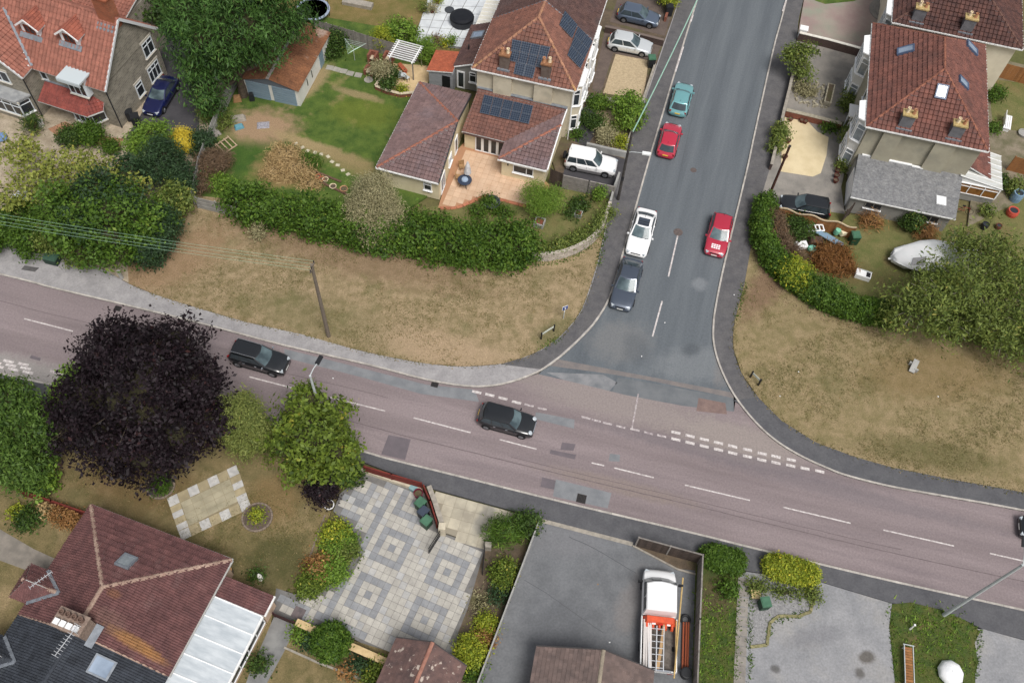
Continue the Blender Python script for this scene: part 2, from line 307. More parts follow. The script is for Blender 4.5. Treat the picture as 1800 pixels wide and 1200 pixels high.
def kerb(name, line, side):
    """row of kerb stones about 0.9 m long"""
    b = MB(); acc = 0; seg = [line[0]]; L_ = []
    for i in range(len(line)-1):
        a, c = line[i], line[i+1]; n = max(1, int(round((c-a).length/0.9)))
        for k in range(n): L_.append(a + (c-a)*k/n)
    L_.append(line[-1]); In = offset_line(L_, 0.0); Out = offset_line(L_, side*0.15)
    for i in range(len(L_)-1):
        a0, a1, b0, b1 = In[i], In[i+1], Out[i], Out[i+1]; d = (a1-a0)*0.008
        z = 0.112 + random.uniform(-.003, .003)
        pts = [a0+d, a1-d, b1-d, b0+d]
        b.prism([(p.x, p.y) for p in pts], -0.1, z)
    tag(b.build(name, mKerb), kind='structure')
kerb('kerb_upper_left', [p for p in kA], 1); kerb('kerb_right', kB, 1); kerb('kerb_lower', kC, -1)
def area(name, pts, z, mat, n=0, kind='structure'):
    p = QL(pts)
    if n: p = smooth_line(p + [p[0]], n)[:-1]
    return sheet(name, p, z, mat, kind=kind)
area('pavement_dark_length', [(1289, 704), (1332, 699), (1373, 738), (1433, 777), (1500, 802), (1567, 821), (1667, 841), (1800, 865), (2150, 929), (2150, 966), (1800, 896), (1667, 872), (1567, 854), (1490, 835), (1450, 820), (1407, 800), (1367, 776), (1333, 747), (1305, 714)], 0.104, mPaveD)
area('pavement_grey_length', [(950, 650), (983, 626), (1013, 599), (1040, 571), (1060, 543), (1071, 520), (1086, 472), (1134, 300), (1157, 222), (1197, 87), (1224, 0), (1195, 0), (1167, 82), (1137, 170), (1112, 235), (1092, 300), (1077, 350), (1065, 405), (1052, 462), (1038, 508), (1024, 545), (1007, 570), (984, 594), (952, 616), (925, 628), (880, 641)], 0.104, mPave)
area('grass_verge_left', [(227, 500), (277, 520), (350, 543), (433, 567), (533, 589), (617, 613), (683, 628), (750, 640), (817, 645), (883, 640), (923, 628), (950, 616), (982, 594), (1005, 570), (1022, 545), (1036, 508), (1050, 462), (1062, 405), (1000, 430), (935, 440), (800, 400), (612, 360), (425, 330), (345, 320), (300, 380), (225, 470)], 0.11, mVerge)
area('grass_verge_right', [(1308, 500), (1292, 560), (1288, 590), (1289, 615), (1303, 657), (1333, 700), (1373, 740), (1433, 778), (1500, 803), (1567, 822), (1667, 842), (1800, 866), (2150, 930), (2150, 480), (1800, 420), (1560, 520), (1420, 490), (1350, 440), (1328, 390)], 0.11, mVergeR)
area('garden_soil_left', [(-420, 300), (0, 429), (85, 446), (175, 470), (226, 498), (300, 380), (345, 330), (400, 150), (-100, -100), (-420, 0)], 0.085, M('pale_garden_gravel', C(178, 164, 144), C(150, 136, 116), 1.2, 8, c3=C(118, 112, 74), s3=0.2, t3=0.55, w3=0.15, grain=0.2, gscale=8))
area('garden_lawn_left', [(348, 345), (430, 355), (640, 370), (700, 380), (760, 340), (760, 140), (735, 60), (560, 30), (470, 60), (385, 180), (352, 290)], 0.115, mLawn)
area('far_lawn', [(470, 60), (560, 35), (640, 60), (735, 92), (830, 95), (850, 0), (900, -200), (500, -200)], 0.105, mFarGrass)
area('garden_drive_left', [(222, 245), (262, 180), (288, 60), (300, 20), (350, 20), (352, 150), (350, 250), (300, 262)], 0.10, mDarkDrive)
area('corner_garden', [(700, 375), (775, 362), (960, 330), (1075, 345), (1064, 402), (1040, 428), (990, 450), (935, 455), (820, 430), (720, 400)], 0.125, mLawnR)
area('front_yard_soil', [(985, 330), (1080, 345), (1110, 235), (1165, 82), (1193, 0), (1265, -230), (1000, -230), (960, 100), (960, 250)], 0.103, mSoil)
area('garden_lawn_lower', [(-420, 602), (0, 712), (300, 757), (625, 809), (645, 830), (600, 860), (584, 895), (560, 960), (545, 1030), (490, 1040), (480, 1075), (440, 1330), (-420, 1330)], 0.11, mLawnB)
area('garden_lawn_bottom', [(430, 1330), (470, 1190), (490, 1100), (540, 1100), (700, 1150), (690, 1330)], 0.113, mLawnB)
area('flower_bed_soil', [(852, 962), (905, 901), (947, 912), (836, 1200), (800, 1330), (760, 1330), (799, 1130)], 0.106, mSoil)
area('asphalt_drive', [(949, 916), (1109, 957), (1130, 962), (1190, 1000), (1222, 1000), (1212, 1330), (800, 1330), (838, 1197)], 0.108, mTarmac)
area('corner_bed', [(1112, 958), (1225, 987), (1222, 1003), (1190, 1000)], 0.125, mSoil)
area('weed_strip', [(1222, 987), (1310, 1004), (1297, 1018), (1292, 1330), (1212, 1330)], 0.115, mStrip)
area('pale_drive', [(1292, 1018), (1311, 1005), (1440, 1023), (1500, 1041), (1567, 1061), (1562, 1100), (1572, 1200), (1576, 1330), (1292, 1330)], 0.104, mPaleTarmac)
area('gravel_bed', [(1316, 1044), (1424, 1044), (1427, 1060), (1420, 1076), (1400, 1082), (1366, 1080), (1354, 1092), (1350, 1120), (1345, 1132), (1317, 1136)], 0.116, mGreyGravel)
area('grass_patch', [(1567, 1062), (1600, 1059), (1650, 1071), (1700, 1093), (1722, 1110), (1712, 1130), (1718, 1165), (1712, 1190), (1720, 1330), (1578, 1330), (1572, 1200), (1562, 1100)], 0.125, mStrip)
area('side_concrete', [(1712, 1105), (1728, 1106), (1790, 1123), (2150, 1222), (2150, 1400), (1715, 1330)], 0.107, mPaleTarmac)
area('pink_drive', [(1413, 0), (1402, 63), (1470, 80), (1540, 98), (1590, 0), (1640, -230), (1476, -230)], 0.109, mPink)
area('front_yard_concrete', [(1401, 68), (1535, 100), (1500, 210), (1468, 220), (1374, 200), (1391, 127)], 0.109, mConc)
area('front_yard_grey', [(1373, 206), (1500, 232), (1478, 330), (1485, 380), (1336, 352), (1352, 300)], 0.107, mConc)
area('cream_forecourt', [(1379, 208), (1420, 216), (1436, 233), (1456, 243), (1452, 275), (1442, 306), (1428, 312), (1372, 303), (1373, 272)], 0.118, mCream)
area('corner_lawn_right', [(1335, 354), (1485, 378), (1700, 400), (1900, 300), (1900, 470), (1800, 500), (1560, 570), (1420, 515), (1350, 460), (1328, 395)], 0.118, mLawnR)
area('back_garden_right', [(1700, 400), (1735, 100), (1900, 140), (1900, 330), (1800, 420)], 0.114, M('back_yard_dirt', C(142, 130, 112), C(108, 104, 78), 0.9, 8, c3=C(86, 94, 50), s3=0.3, grain=0.2, gscale=9))
area('back_lawn_right', [(1735, 140), (1900, 160), (1900, 250), (1745, 225)], 0.122, mLawnR)
area('pale_patio', [(727, 72), (752, 0), (790, -120), (940, -120), (890, 0), (832, 90), (790, 86)], 0.112, mJoint)
def dash(a, b, w, parent, mat, z=0.006, name='lane_marking'):
    a = Q(*a); b = Q(*b); d = (b-a).normalized(); n = Vector((-d.y, d.x, 0))*w/2
    mb = MB(); mb.face([(p.x, p.y, z) for p in (a-n, b-n, b+n, a+n)]); return mb.build(name, mat, parent)
for a, b in [((43, 560), (128, 582)), ((438, 662), (523, 684)), ((580, 698), (677, 722)), ((727, 734), (827, 760)), ((878, 772), (943, 789)), ((1040, 813), (1062, 818)), ((1080, 822), (1149, 839)), ((1204, 852), (1318, 879)), ((1377, 891), (1495, 919)), ((1553, 931), (1677, 959)), ((1740, 972), (1850, 997))]:
    dash(a, b, 0.105, mainroad, mPaint)
for a, b in [((1192, 411), (1175, 486)), ((1164, 529), (1147, 591))]: dash(a, b, 0.13, sideroad, mPaint, 0.0)
dash((1122, 692), (1111, 752), 0.11, mainroad, mPaintF)
for a, b in [((1218, 28), (1214, 40)), ((1201, 84), (1187, 128)), ((1382, 0), (1375, 22))]: dash(a, b, 0.14, sideroad, mPaint, 0.118)
give = [(838, 689), (861, 694), (884, 700), (908, 707)]; giveF = [(930, 712), (953, 718), (1030, 734), (1048, 739), (1068, 744), (1091, 750), (1116, 755), (1140, 761), (1163, 766)]
giveU = [(1188, 760), (1213, 766), (1238, 772), (1263, 778), (1288, 784), (1314, 790), (1340, 797), (1364, 802), (1391, 808)]
giveL = [(1188, 772), (1213, 778), (1238, 784), (1263, 790), (1288, 796), (1314, 802), (1339, 808), (1364, 813), (1390, 818), (1415, 823), (1441, 828)]
for lst, mt_, wd in ((give, mPaint, .22), (giveF, mPaintF, .17), (giveU, mPaint, .23), (giveL, mPaint, .23)):
    for (x, y) in lst: dash((x-8, y-1.9), (x+8, y+1.9), wd, mainroad, mt_, name='give_way_dash')
for k in range(3):
    for r_ in range(3): dash((-20+k*26+r_*4, 628+k*6+r_*7-k*1.0), (-2+k*26+r_*4, 632+k*6+r_*7-k*1.0), .22, mainroad, mPaint, name='worn_marking')
dash((88, 652), (110, 658), .2, mainroad, mPaintF, name='worn_marking')
def patch(name, pts, mat, parent, z=0.0035):
    mb = MB(); mb.face([(p.x, p.y, z) for p in QL(pts)]); return mb.build(name, mat, parent)
patch('repair_patch', [(683, 764), (722, 772), (712, 808), (670, 798)], mPatchD, mainroad)
patch('repair_patch', [(977, 842), (1075, 866), (1068, 893), (972, 872)], mPatchG, mainroad)
patch('repair_patch', [(953, 838), (977, 844), (974, 860), (950, 855)], mPatchD, mainroad)
patch('repair_patch', [(1072, 797), (1090, 799), (1089, 811), (1070, 810)], mPatchG, mainroad)
patch('repair_patch', [(988, 777), (1012, 780), (1008, 792), (985, 790)], mPatchD, mainroad)
patch('repair_patch', [(968, 790), (1013, 799), (1010, 807), (966, 797)], mPatchD, mainroad)
patch('repair_patch', [(942, 724), (1010, 737), (1009, 753), (940, 736)], mPatchG, mainroad)
patch('repair_patch', [(500, 613), (640, 648), (750, 676), (830, 684), (838, 694), (842, 706), (740, 692), (640, 664), (500, 628)], mPatchG, mainroad)
patch('repair_patch', [(55, 624), (72, 629), (70, 634), (52, 629)], mPatchD, mainroad)
patch('repair_patch', [(960, 654), (1060, 658), (1085, 672), (1068, 690), (1010, 676)], M('patch_pale', C(140, 140, 142), C(112, 116, 120), 0.9, grain=0.12, gscale=18), sideroad, -0.002)
patch('repair_patch', [(1086, 664), (1140, 672), (1290, 700), (1292, 726), (1200, 716), (1076, 688)], M('patch_blue', C(118, 121, 124), C(106, 110, 114), 0.9, grain=0.12, gscale=18), sideroad, -0.002)
patch('repair_patch', [(1228, 699), (1275, 708), (1278, 728), (1224, 722)], M('patch_red', C(138, 116, 108), C(122, 102, 98), 2.0, grain=0.15, gscale=12), sideroad, 0.0025)
patch('repair_patch', [(962, 642), (975, 630), (1290, 690), (1292, 700), (1140, 668), (1060, 655)], M('patch_tan', C(132, 124, 120), C(116, 112, 112), 1.2, grain=0.15, gscale=12), sideroad, -0.0045)
def seam(line, w, mat, parent, z, name='seam'):
    mb = MB(); o = [p+Vector((random.gauss(0, .008), random.gauss(0, .008), 0)) for p in line]; a, b = offset_line(o, -w/2), offset_line(o, w/2)
    for i in range(len(o)-1): mb.face([(p.x, p.y, z) for p in (a[i], a[i+1], b[i+1], b[i])])
    return mb.build(name, mat, parent)
mSeam = M('tar_seam', C(104, 93, 95), C(120, 108, 109), 3)
seam([p for p in offset_line(kC, 2.1) if Q(560, 700).x < p.x < 45], .07, mSeam, mainroad, .0018); seam([p for p in offset_line(kC, 2.5) if Q(900, 780).x < p.x < 30], .05, mSeam, mainroad, .0018); seam([p for p in offset_line(kA, -2.3) if p.x < Q(700, 680).x and p.y < 50], .05, mSeam, mainroad, .0018)
seam(smooth_line(QL([(1000, 944), (1040, 962), (1080, 985), (1118, 1008)])), .05, M('drive_seam', C(92, 93, 97)), bpy.data.objects['asphalt_drive'], .1105); seam(smooth_line(QL([(922, 1020), (965, 1046), (1010, 1078), (1060, 1112)])), .04, MATS['drive_seam'], bpy.data.objects['asphalt_drive'], .1105)
seam(QL([(1190, 330), (1200, 280), (1218, 200), (1240, 110), (1262, 20)]), .05, M('grey_seam', C(92, 97, 102)), sideroad, -.003)
def manhole(px, py, r=0.33):
    b = MB(); c = Q(px, py); b.lathe((c.x, c.y, 0), [(r*1.25, -0.02), (r*1.25, 0.004), (r, 0.006)], 20); return tag(b.build('manhole_cover', mIron), None)
def drain(px, py, w=0.45, l=0.5, z=0.0, rz=rd, label='', parent=None):
    c = Q(px, py); t = thing('drain_grate', (c.x, c.y, z), rz, label, 'drain')
    b = MB(); b.box((0, 0, .006), (l+.08, w+.08, .012)); b.build('frame', mIron, t, world=False)
    for k in range(6):
        b = MB(); b.box((-l/2+(k+.5)*l/6, 0, .014), (l/6*.55, w, .012)); b.build('bar', M('drain_bar', C(40, 40, 42), rough=.6), t, world=False)
drain(1022, 876, .62, .62, 0.004, rd, 'square iron drain grate in the grey patch by the lower kerb')
drain(207, 542, .4, .5, 0.004, rd, 'small iron drain grate by the upper kerb behind the purple tree')
drain(764, 676, .35, .5, 0.004, rd, 'small iron drain grate by the upper kerb left of the junction')
for (x, y, r, lb) in [(1192, 408, .42, 'round brown iron manhole cover at the top of a road line'), (1219, 299, .3, 'round iron manhole cover in the middle of the side road')]:
    c = Q(x, y); b = MB(); b.lathe((c.x, c.y, 0), [(r, -.02), (r, .003), (r*.82, .006), (r*.8, .003), (0.01, .003)], 24); tag(b.build('manhole_cover', M('manhole_iron', C(112, 98, 94), C(92, 84, 82), 5, rough=.7)), lb, 'manhole cover', 'manhole covers in the side road')
for (pts, lb) in [([(44, 468), (70, 472), (62, 479), (38, 475)], 'square inspection cover in the footway beside the green bin')]:
    mb = MB(); mb.prism([(p.x, p.y) for p in QL(pts)], .09, .112); tag(mb.build('inspection_cover', M('cover_slab', C(100, 98, 98), C(84, 82, 82), 3)), lb, 'cover')
def MBR(name, c1, c2, mortar, bw, bh, th, rough=0.9, msize=0.02, bump=0.5):
    """coursed stone or brick on upright walls running at angle th"""
    if name in MATS: return MATS[name]
    mt = bpy.data.materials.new(name); mt.use_nodes = True; n = mt.node_tree.nodes; L = mt.node_tree.links
    b = n['Principled BSDF']; b.inputs['Roughness'].default_value = rough
    g_ = n.new('ShaderNodeNewGeometry'); mp = n.new('ShaderNodeMapping'); mp.inputs['Rotation'].default_value = (0, 0, -th); L.new(g_.outputs['Position'], mp.inputs[0])
    sp = n.new('ShaderNodeSeparateXYZ'); L.new(mp.outputs[0], sp.inputs[0]); ad = n.new('ShaderNodeMath'); ad.operation = 'ADD'; L.new(sp.outputs[0], ad.inputs[0]); L.new(sp.outputs[1], ad.inputs[1])
    cb = n.new('ShaderNodeCombineXYZ'); L.new(ad.outputs[0], cb.inputs[0]); L.new(sp.outputs[2], cb.inputs[1])
    br = n.new('ShaderNodeTexBrick'); br.inputs['Color1'].default_value = c1; br.inputs['Color2'].default_value = c2; br.inputs['Mortar'].default_value = mortar
    br.inputs['Scale'].default_value = 1; br.inputs['Brick Width'].default_value = bw; br.inputs['Row Height'].default_value = bh; br.inputs['Mortar Size'].default_value = msize
    L.new(cb.outputs[0], br.inputs['Vector'])
    ns = n.new('ShaderNodeTexNoise'); ns.inputs['Scale'].default_value = 1.2; ns.inputs['Detail'].default_value = 6; L.new(g_.outputs['Position'], ns.inputs[0])
    mr = n.new('ShaderNodeMapRange'); mr.inputs[1].default_value = .3; mr.inputs[2].default_value = .7; mr.inputs[3].default_value = .8; mr.inputs[4].default_value = 1.15; L.new(ns.outputs[0], mr.inputs[0])
    hv = n.new('ShaderNodeHueSaturation'); L.new(br.outputs[0], hv.inputs['Color']); L.new(mr.outputs[0], hv.inputs['Value']); L.new(hv.outputs[0], b.inputs['Base Color'])
    bp = n.new('ShaderNodeBump'); bp.inputs['Strength'].default_value = bump; bp.inputs['Distance'].default_value = .02; bp.invert = True; L.new(br.outputs['Fac'], bp.inputs['Height']); L.new(bp.outputs[0], b.inputs['Normal'])
    MATS[name] = mt; return mt
def MGRID(name, cell, line, cw, ch, lw, rough=0.15, metal=0.0):
    """cells with thin lines on a panel, in the panel's own coordinates"""
    if name in MATS: return MATS[name]
    mt = bpy.data.materials.new(name); mt.use_nodes = True; n = mt.node_tree.nodes; L = mt.node_tree.links
    b = n['Principled BSDF']; b.inputs['Roughness'].default_value = rough; b.inputs['Metallic'].default_value = metal
    tc = n.new('ShaderNodeTexCoord'); br = n.new('ShaderNodeTexBrick'); br.offset = 0.0; br.inputs['Color1'].default_value = cell; br.inputs['Color2'].default_value = tuple(x*1.2 for x in cell[:3])+(1,)
    br.inputs['Mortar'].default_value = line; br.inputs['Scale'].default_value = 1; br.inputs['Brick Width'].default_value = cw; br.inputs['Row Height'].default_value = ch; br.inputs['Mortar Size'].default_value = lw
    L.new(tc.outputs['Object'], br.inputs['Vector']); L.new(br.outputs[0], b.inputs['Base Color'])
    MATS[name] = mt; return mt
mWhite = M('white_upvc', C(236, 236, 236), C(226, 227, 228), 3.0, rough=0.45, grain=0.03)
mGlass = M('window_glass', C(46, 50, 54), C(62, 68, 74), 0.8, rough=0.06, spec=0.6)
mGlassW = M('net_curtain_glass', C(150, 158, 162), C(120, 128, 134), 1.2, rough=0.1, spec=0.6)
mSky_ = M('skylight_glass', C(150, 166, 186), C(120, 136, 156), 0.6, rough=0.05, spec=0.8)
mRender = M('cream_render', C(200, 190, 168), C(188, 178, 156), 0.8, rough=0.95, grain=0.06, gscale=20, c3=C(176, 168, 148), s3=0.5, t3=0.55)
mRenderY = M('yellow_render', C(216, 204, 172), C(206, 193, 160), 0.8, rough=0.95, grain=0.05, gscale=20)
mRenderO = M('olive_render', C(168, 162, 142), C(156, 150, 132), 0.7, rough=0.95, grain=0.05, gscale=20, c3=C(150, 146, 130), s3=0.4)
mRenderP = M('peach_render', C(202, 176, 152), C(190, 164, 142), 0.8, rough=0.95, grain=0.05)
mRenderW = M('white_render', C(214, 212, 206), C(204, 202, 196), 0.8, rough=0.95, grain=0.04)
mGreyR = M('grey_render', C(150, 148, 142), C(138, 136, 132), 0.7, rough=0.95, grain=0.06)
mLead = M('lead_flashing', C(140, 146, 154), C(120, 126, 134), 2.5, rough=0.6, metal=0.2)
mPot = M('clay_pot', C(196, 150, 112), C(176, 122, 88), 4.0)
mPotW = M('pale_pot', C(226, 210, 180), C(210, 190, 156), 4.0)
mBrickY = M('buff_brick', C(186, 164, 112), C(166, 142, 96), 6.0, grain=0.12, gscale=8)
mGutter = M('white_gutter', C(226, 226, 224), C(206, 206, 204), 4.0, rough=0.5)
mPipe = M('dark_pipe', C(48, 50, 54), rough=0.5)
mDoor = M('painted_door', C(224, 226, 228), rough=0.5)
def newell(p):
    n = Vector((0, 0, 0))
    for i in range(len(p)):
        a, b = p[i], p[(i+1) % len(p)]
        n += Vector(((a.y-b.y)*(a.z+b.z), (a.z-b.z)*(a.x+b.x), (a.x-b.x)*(a.y+b.y)))
    n.normalize(); return n if n.z > 0 else -n
def clip_poly(sub, poly):
    for i in range(len(poly)):
        a, b = poly[i], poly[(i+1) % len(poly)]; out = []
        ex, ey = b[0]-a[0], b[1]-a[1]
        def sd_(p): return ex*(p[1]-a[1]) - ey*(p[0]-a[0])
        for k in range(len(sub)):
            p, q = sub[k], sub[(k+1) % len(sub)]; dp, dq = sd_(p), sd_(q)
            if dp >= 0: out.append(p)
            if (dp >= 0) != (dq >= 0): t = dp/(dp-dq); out.append((p[0]+(q[0]-p[0])*t, p[1]+(q[1]-p[1])*t))
        sub = out
        if len(sub) < 3: return []
    return sub
def facet_frame(poly):
    n = newell(poly); u = Vector((0, 0, 1)).cross(n); u = u.normalized() if u.length > 1e-5 else Vector((1, 0, 0)); v = n.cross(u)
    if v.z < 0: u, v = -u, -v
    return poly[0], u, v, n
PROF = {'roman': ([0, .16, .32, 1.0], [0, 1, 0, 0.0]), 'pan': ([0, .25, .5, .75, 1.0], [.3, 1, .35, 0, .3]), 'flat': ([0, 1.0], [0, 0]), 'double': ([0, .12, .25, .5, .62, .75, 1.0], [0, 1, 0, 0, 1, 0, 0])}
def tile_facet(mb, poly, tw=.3, th=.33, lift=.035, roll=.035, prof='roman', stag=True, singles=None, maxn=300):
    o, u, v, n = facet_frame(poly)
    p2 = [((p-o).dot(u), (p-o).dot(v)) for p in poly]
    A_ = sum(p2[i][0]*p2[(i+1) % len(p2)][1]-p2[(i+1) % len(p2)][0]*p2[i][1] for i in range(len(p2)))
    if A_ < 0: p2 = p2[::-1]
    us, hs_ = PROF[prof]
    umin, umax = min(p[0] for p in p2), max(p[0] for p in p2); vmin, vmax = min(p[1] for p in p2), max(p[1] for p in p2)
    def inside(x, y):
        return all((p2[(i+1) % len(p2)][0]-p2[i][0])*(y-p2[i][1]) - (p2[(i+1) % len(p2)][1]-p2[i][1])*(x-p2[i][0]) >= -1e-6 for i in range(len(p2)))
    def W3(x, y, h): return o + u*x + v*y + n*(h+0.012)
    j = 0; y0 = vmin
    while y0 < vmax-0.02:
        y1 = min(y0+th, vmax); x0 = umin - (tw/2 if (stag and j % 2) else 0)
        while x0 < umax:
            x1 = x0+tw; jl = lift*random.uniform(.8, 1.25)
            if inside(x0, y0) and inside(x1, y0) and inside(x0, y1) and inside(x1, y1):
                if singles is not None and len(singles) < maxn:
                    singles.append((W3(x0, y0, 0), u, v, n, y1-y0)); x0 = x1; continue
                k = len(us); vs = []
                for a, h in zip(us, hs_): vs.append(W3(x0+a*tw, y0-.015, jl+h*roll))
                for a, h in zip(us, hs_): vs.append(W3(x0+a*tw, y1, h*roll))
                for a, h in zip(us, hs_): vs.append(W3(x0+a*tw, y0-.015, -0.01))
                fs = [[i, i+1, k+i+1, k+i] for i in range(k-1)] + [[2*k+i, 2*k+i+1, i+1, i] for i in range(k-1)]
                mb.add(vs, fs)
            else:
                for i in range(len(us)-1):
                    c = clip_poly([(x0+us[i]*tw, y0), (x0+us[i+1]*tw, y0), (x0+us[i+1]*tw, y1), (x0+us[i]*tw, y1)], p2)
                    if c: mb.face([W3(x, y, jl*(1-(y-y0)/th)+roll*(hs_[i]+(hs_[i+1]-hs_[i])*((x-x0)/tw-us[i])/(us[i+1]-us[i]))) for x, y in c])
            x0 = x1
        y0 += th; j += 1
def tile_mesh(tw, th, lift, roll, prof, mat):
    us, hs_ = PROF[prof]; k = len(us); mb = MB()
    vs = [(a*tw, -.015, lift+h*roll) for a, h in zip(us, hs_)] + [(a*tw, th, h*roll) for a, h in zip(us, hs_)] + [(a*tw, -.015, -.01) for a in us]
    mb.add(vs, [[i, i+1, k+i+1, k+i] for i in range(k-1)] + [[2*k+i, 2*k+i+1, i+1, i] for i in range(k-1)])
    me = bpy.data.meshes.new('tile'); me.from_pydata(mb.v, [], mb.f); me.materials.append(mat); return me
def place_tiles(singles, me, parent):
    for (o, u, v, n, h) in singles:
        t = bpy.data.objects.new('tile', me); COL.objects.link(t); t.parent = parent
        mm = Matrix(((u.x, v.x, n.x, o.x), (u.y, v.y, n.y, o.y), (u.z, v.z, n.z, o.z), (0, 0, 0, 1)))
        t.matrix_local = mm @ Matrix.Rotation(random.uniform(-.012, .012), 4, 'Z')
def ridge_line(mb, a, b, r=.14, seg=.42, up=(0, 0, 1)):
    a = Vector(a); b = Vector(b); L_ = (b-a).length; n = max(1, int(L_/seg)); t = (b-a).normalized(); s = t.cross(Vector(up)).normalized(); w = s.cross(t)
    for i in range(n):
        p = a + t*(L_*i/n); q = a + t*(L_*(i+1)/n+.03); r0 = r*random.uniform(.97, 1.05)
        vs = []
        for e, rr in ((p, r0*1.05), (q, r0*.95)):
            for k in range(6): th_ = math.pi*(k/5); vs.append(e + s*math.cos(th_)*rr + w*(math.sin(th_)*rr*.75+.0))
        mb.add(vs, [[k, k+1, 7+k, 6+k] for k in range(5)] + [[5, 4, 3, 2, 1, 0], [6, 7, 8, 9, 10, 11]])
def make_roof(parent, facets, mat, ridges=(), rmat=None, tw=.3, th=.33, prof='roman', roll=.05, lift=.055, thick=.12, name='roof', stag=False, r=.14, singles=0, under=None):
    """roof part: solid slopes with laid tiles and ridge tiles as its pieces"""
    fs = [[Vector(p) for p in f] for f in facets]
    mb = MB()
    for f in fs:
        n = newell(f); mb.add([p for p in f] + [p - Vector((0, 0, thick)) for p in f], [list(range(len(f))), list(range(len(f), 2*len(f)))[::-1]] + [[i, (i+1) % len(f), len(f)+(i+1) % len(f), len(f)+i] for i in range(len(f))])
    rf = mb.build(name, under or mGutter, parent, world=False)
    tb = MB(); sg = [] if singles else None
    for f in fs: tile_facet(tb, f, tw, th, lift, roll, prof, stag, sg, singles)
    tb.build('tile_courses', mat, rf, world=False, kind='stuff')
    if sg: place_tiles(sg, tile_mesh(tw, th, lift, roll, prof, mat), rf)
    if ridges:
        rb = MB()
        for a, b in ridges: ridge_line(rb, a, b, r)
        rb.build('ridge_tiles', rmat or mat, rf, world=False, kind='stuff')
    return rf
def wall_frame(a, b):
    a = Vector((a[0], a[1], 0)); b = Vector((b[0], b[1], 0)); d = (b-a).normalized(); return a, d, Vector((d.y, -d.x, 0)), (b-a).length
def window(parent, a, b, u0, u1, z0, z1, cols=2, rows=1, fm=None, gm=None, sill=True, name='window', fw=.07, depth=.09, split=None, lintel=None):
    """a->b: wall foot seen from outside, left to right; u0..u1 metres along it"""
    a, d, n, L_ = wall_frame(a, b); fm = fm or mWhite; gm = gm or mGlass
    def P_(u, z, k): q = a + d*u + n*k; return Vector((q.x, q.y, z))
    mb = MB()
    def bar(ua, ub, za, zb, k0=-.02, k1=depth):
        mb.add([P_(ua, za, k0), P_(ub, za, k0), P_(ub, zb, k0), P_(ua, zb, k0), P_(ua, za, k1), P_(ub, za, k1), P_(ub, zb, k1), P_(ua, zb, k1)], [[4, 5, 6, 7], [0, 1, 5, 4], [1, 2, 6, 5], [2, 3, 7, 6], [3, 0, 4, 7]])
    bar(u0, u1, z0, z0+fw); bar(u0, u1, z1-fw, z1); bar(u0, u0+fw, z0+fw, z1-fw); bar(u1-fw, u1, z0+fw, z1-fw)
    us = split or [u0+(u1-u0)*k/cols for k in range(1, cols)]
    for x in us: bar(x-fw*.45, x+fw*.45, z0+fw, z1-fw)
    zs = [z0+(z1-z0)*(1-.28) if rows == 2 else 0] if rows == 2 else [z0+(z1-z0)*k/rows for k in range(1, rows)]
    for z in zs: bar(u0+fw, u1-fw, z-fw*.4, z+fw*.4, -.02, depth*.96)
    w_ = mb.build(name, fm, parent, world=False)
    xs = [u0+fw] + list(us) + [u1-fw]; zz = [z0+fw] + zs + [z1-fw]
    for i in range(len(xs)-1):
        for j in range(len(zz)-1):
            g_ = MB(); g_.face([P_(xs[i]-.01, zz[j]-.01, depth*.35), P_(xs[i+1]+.01, zz[j]-.01, depth*.35), P_(xs[i+1]+.01, zz[j+1]+.01, depth*.35), P_(xs[i]-.01, zz[j+1]+.01, depth*.35)]); g_.build('pane', gm, w_, world=False)
    if sill:
        s_ = MB(); s_.add([P_(u0-.08, z0-.09, -.01), P_(u1+.08, z0-.09, -.01), P_(u1+.08, z0-.005, -.01), P_(u0-.08, z0-.005, -.01), P_(u0-.08, z0-.09, .17), P_(u1+.08, z0-.09, .17), P_(u1+.08, z0-.02, .17), P_(u0-.08, z0-.02, .17)], [[4, 5, 6, 7], [0, 1, 5, 4], [1, 2, 6, 5], [2, 3, 7, 6], [3, 0, 4, 7]]); s_.build('sill', lintel or mWhite, w_, world=False)
        if lintel: l_ = MB(); l_.add([P_(u0-.12, z1+.005, -.01), P_(u1+.12, z1+.005, -.01), P_(u1+.12, z1+.22, -.01), P_(u0-.12, z1+.22, -.01), P_(u0-.12, z1+.005, .06), P_(u1+.12, z1+.005, .06), P_(u1+.12, z1+.22, .06), P_(u0-.12, z1+.22, .06)], [[4, 5, 6, 7], [0, 1, 5, 4], [1, 2, 6, 5], [2, 3, 7, 6], [3, 0, 4, 7]]); l_.build('lintel', lintel, w_, world=False)
    return w_
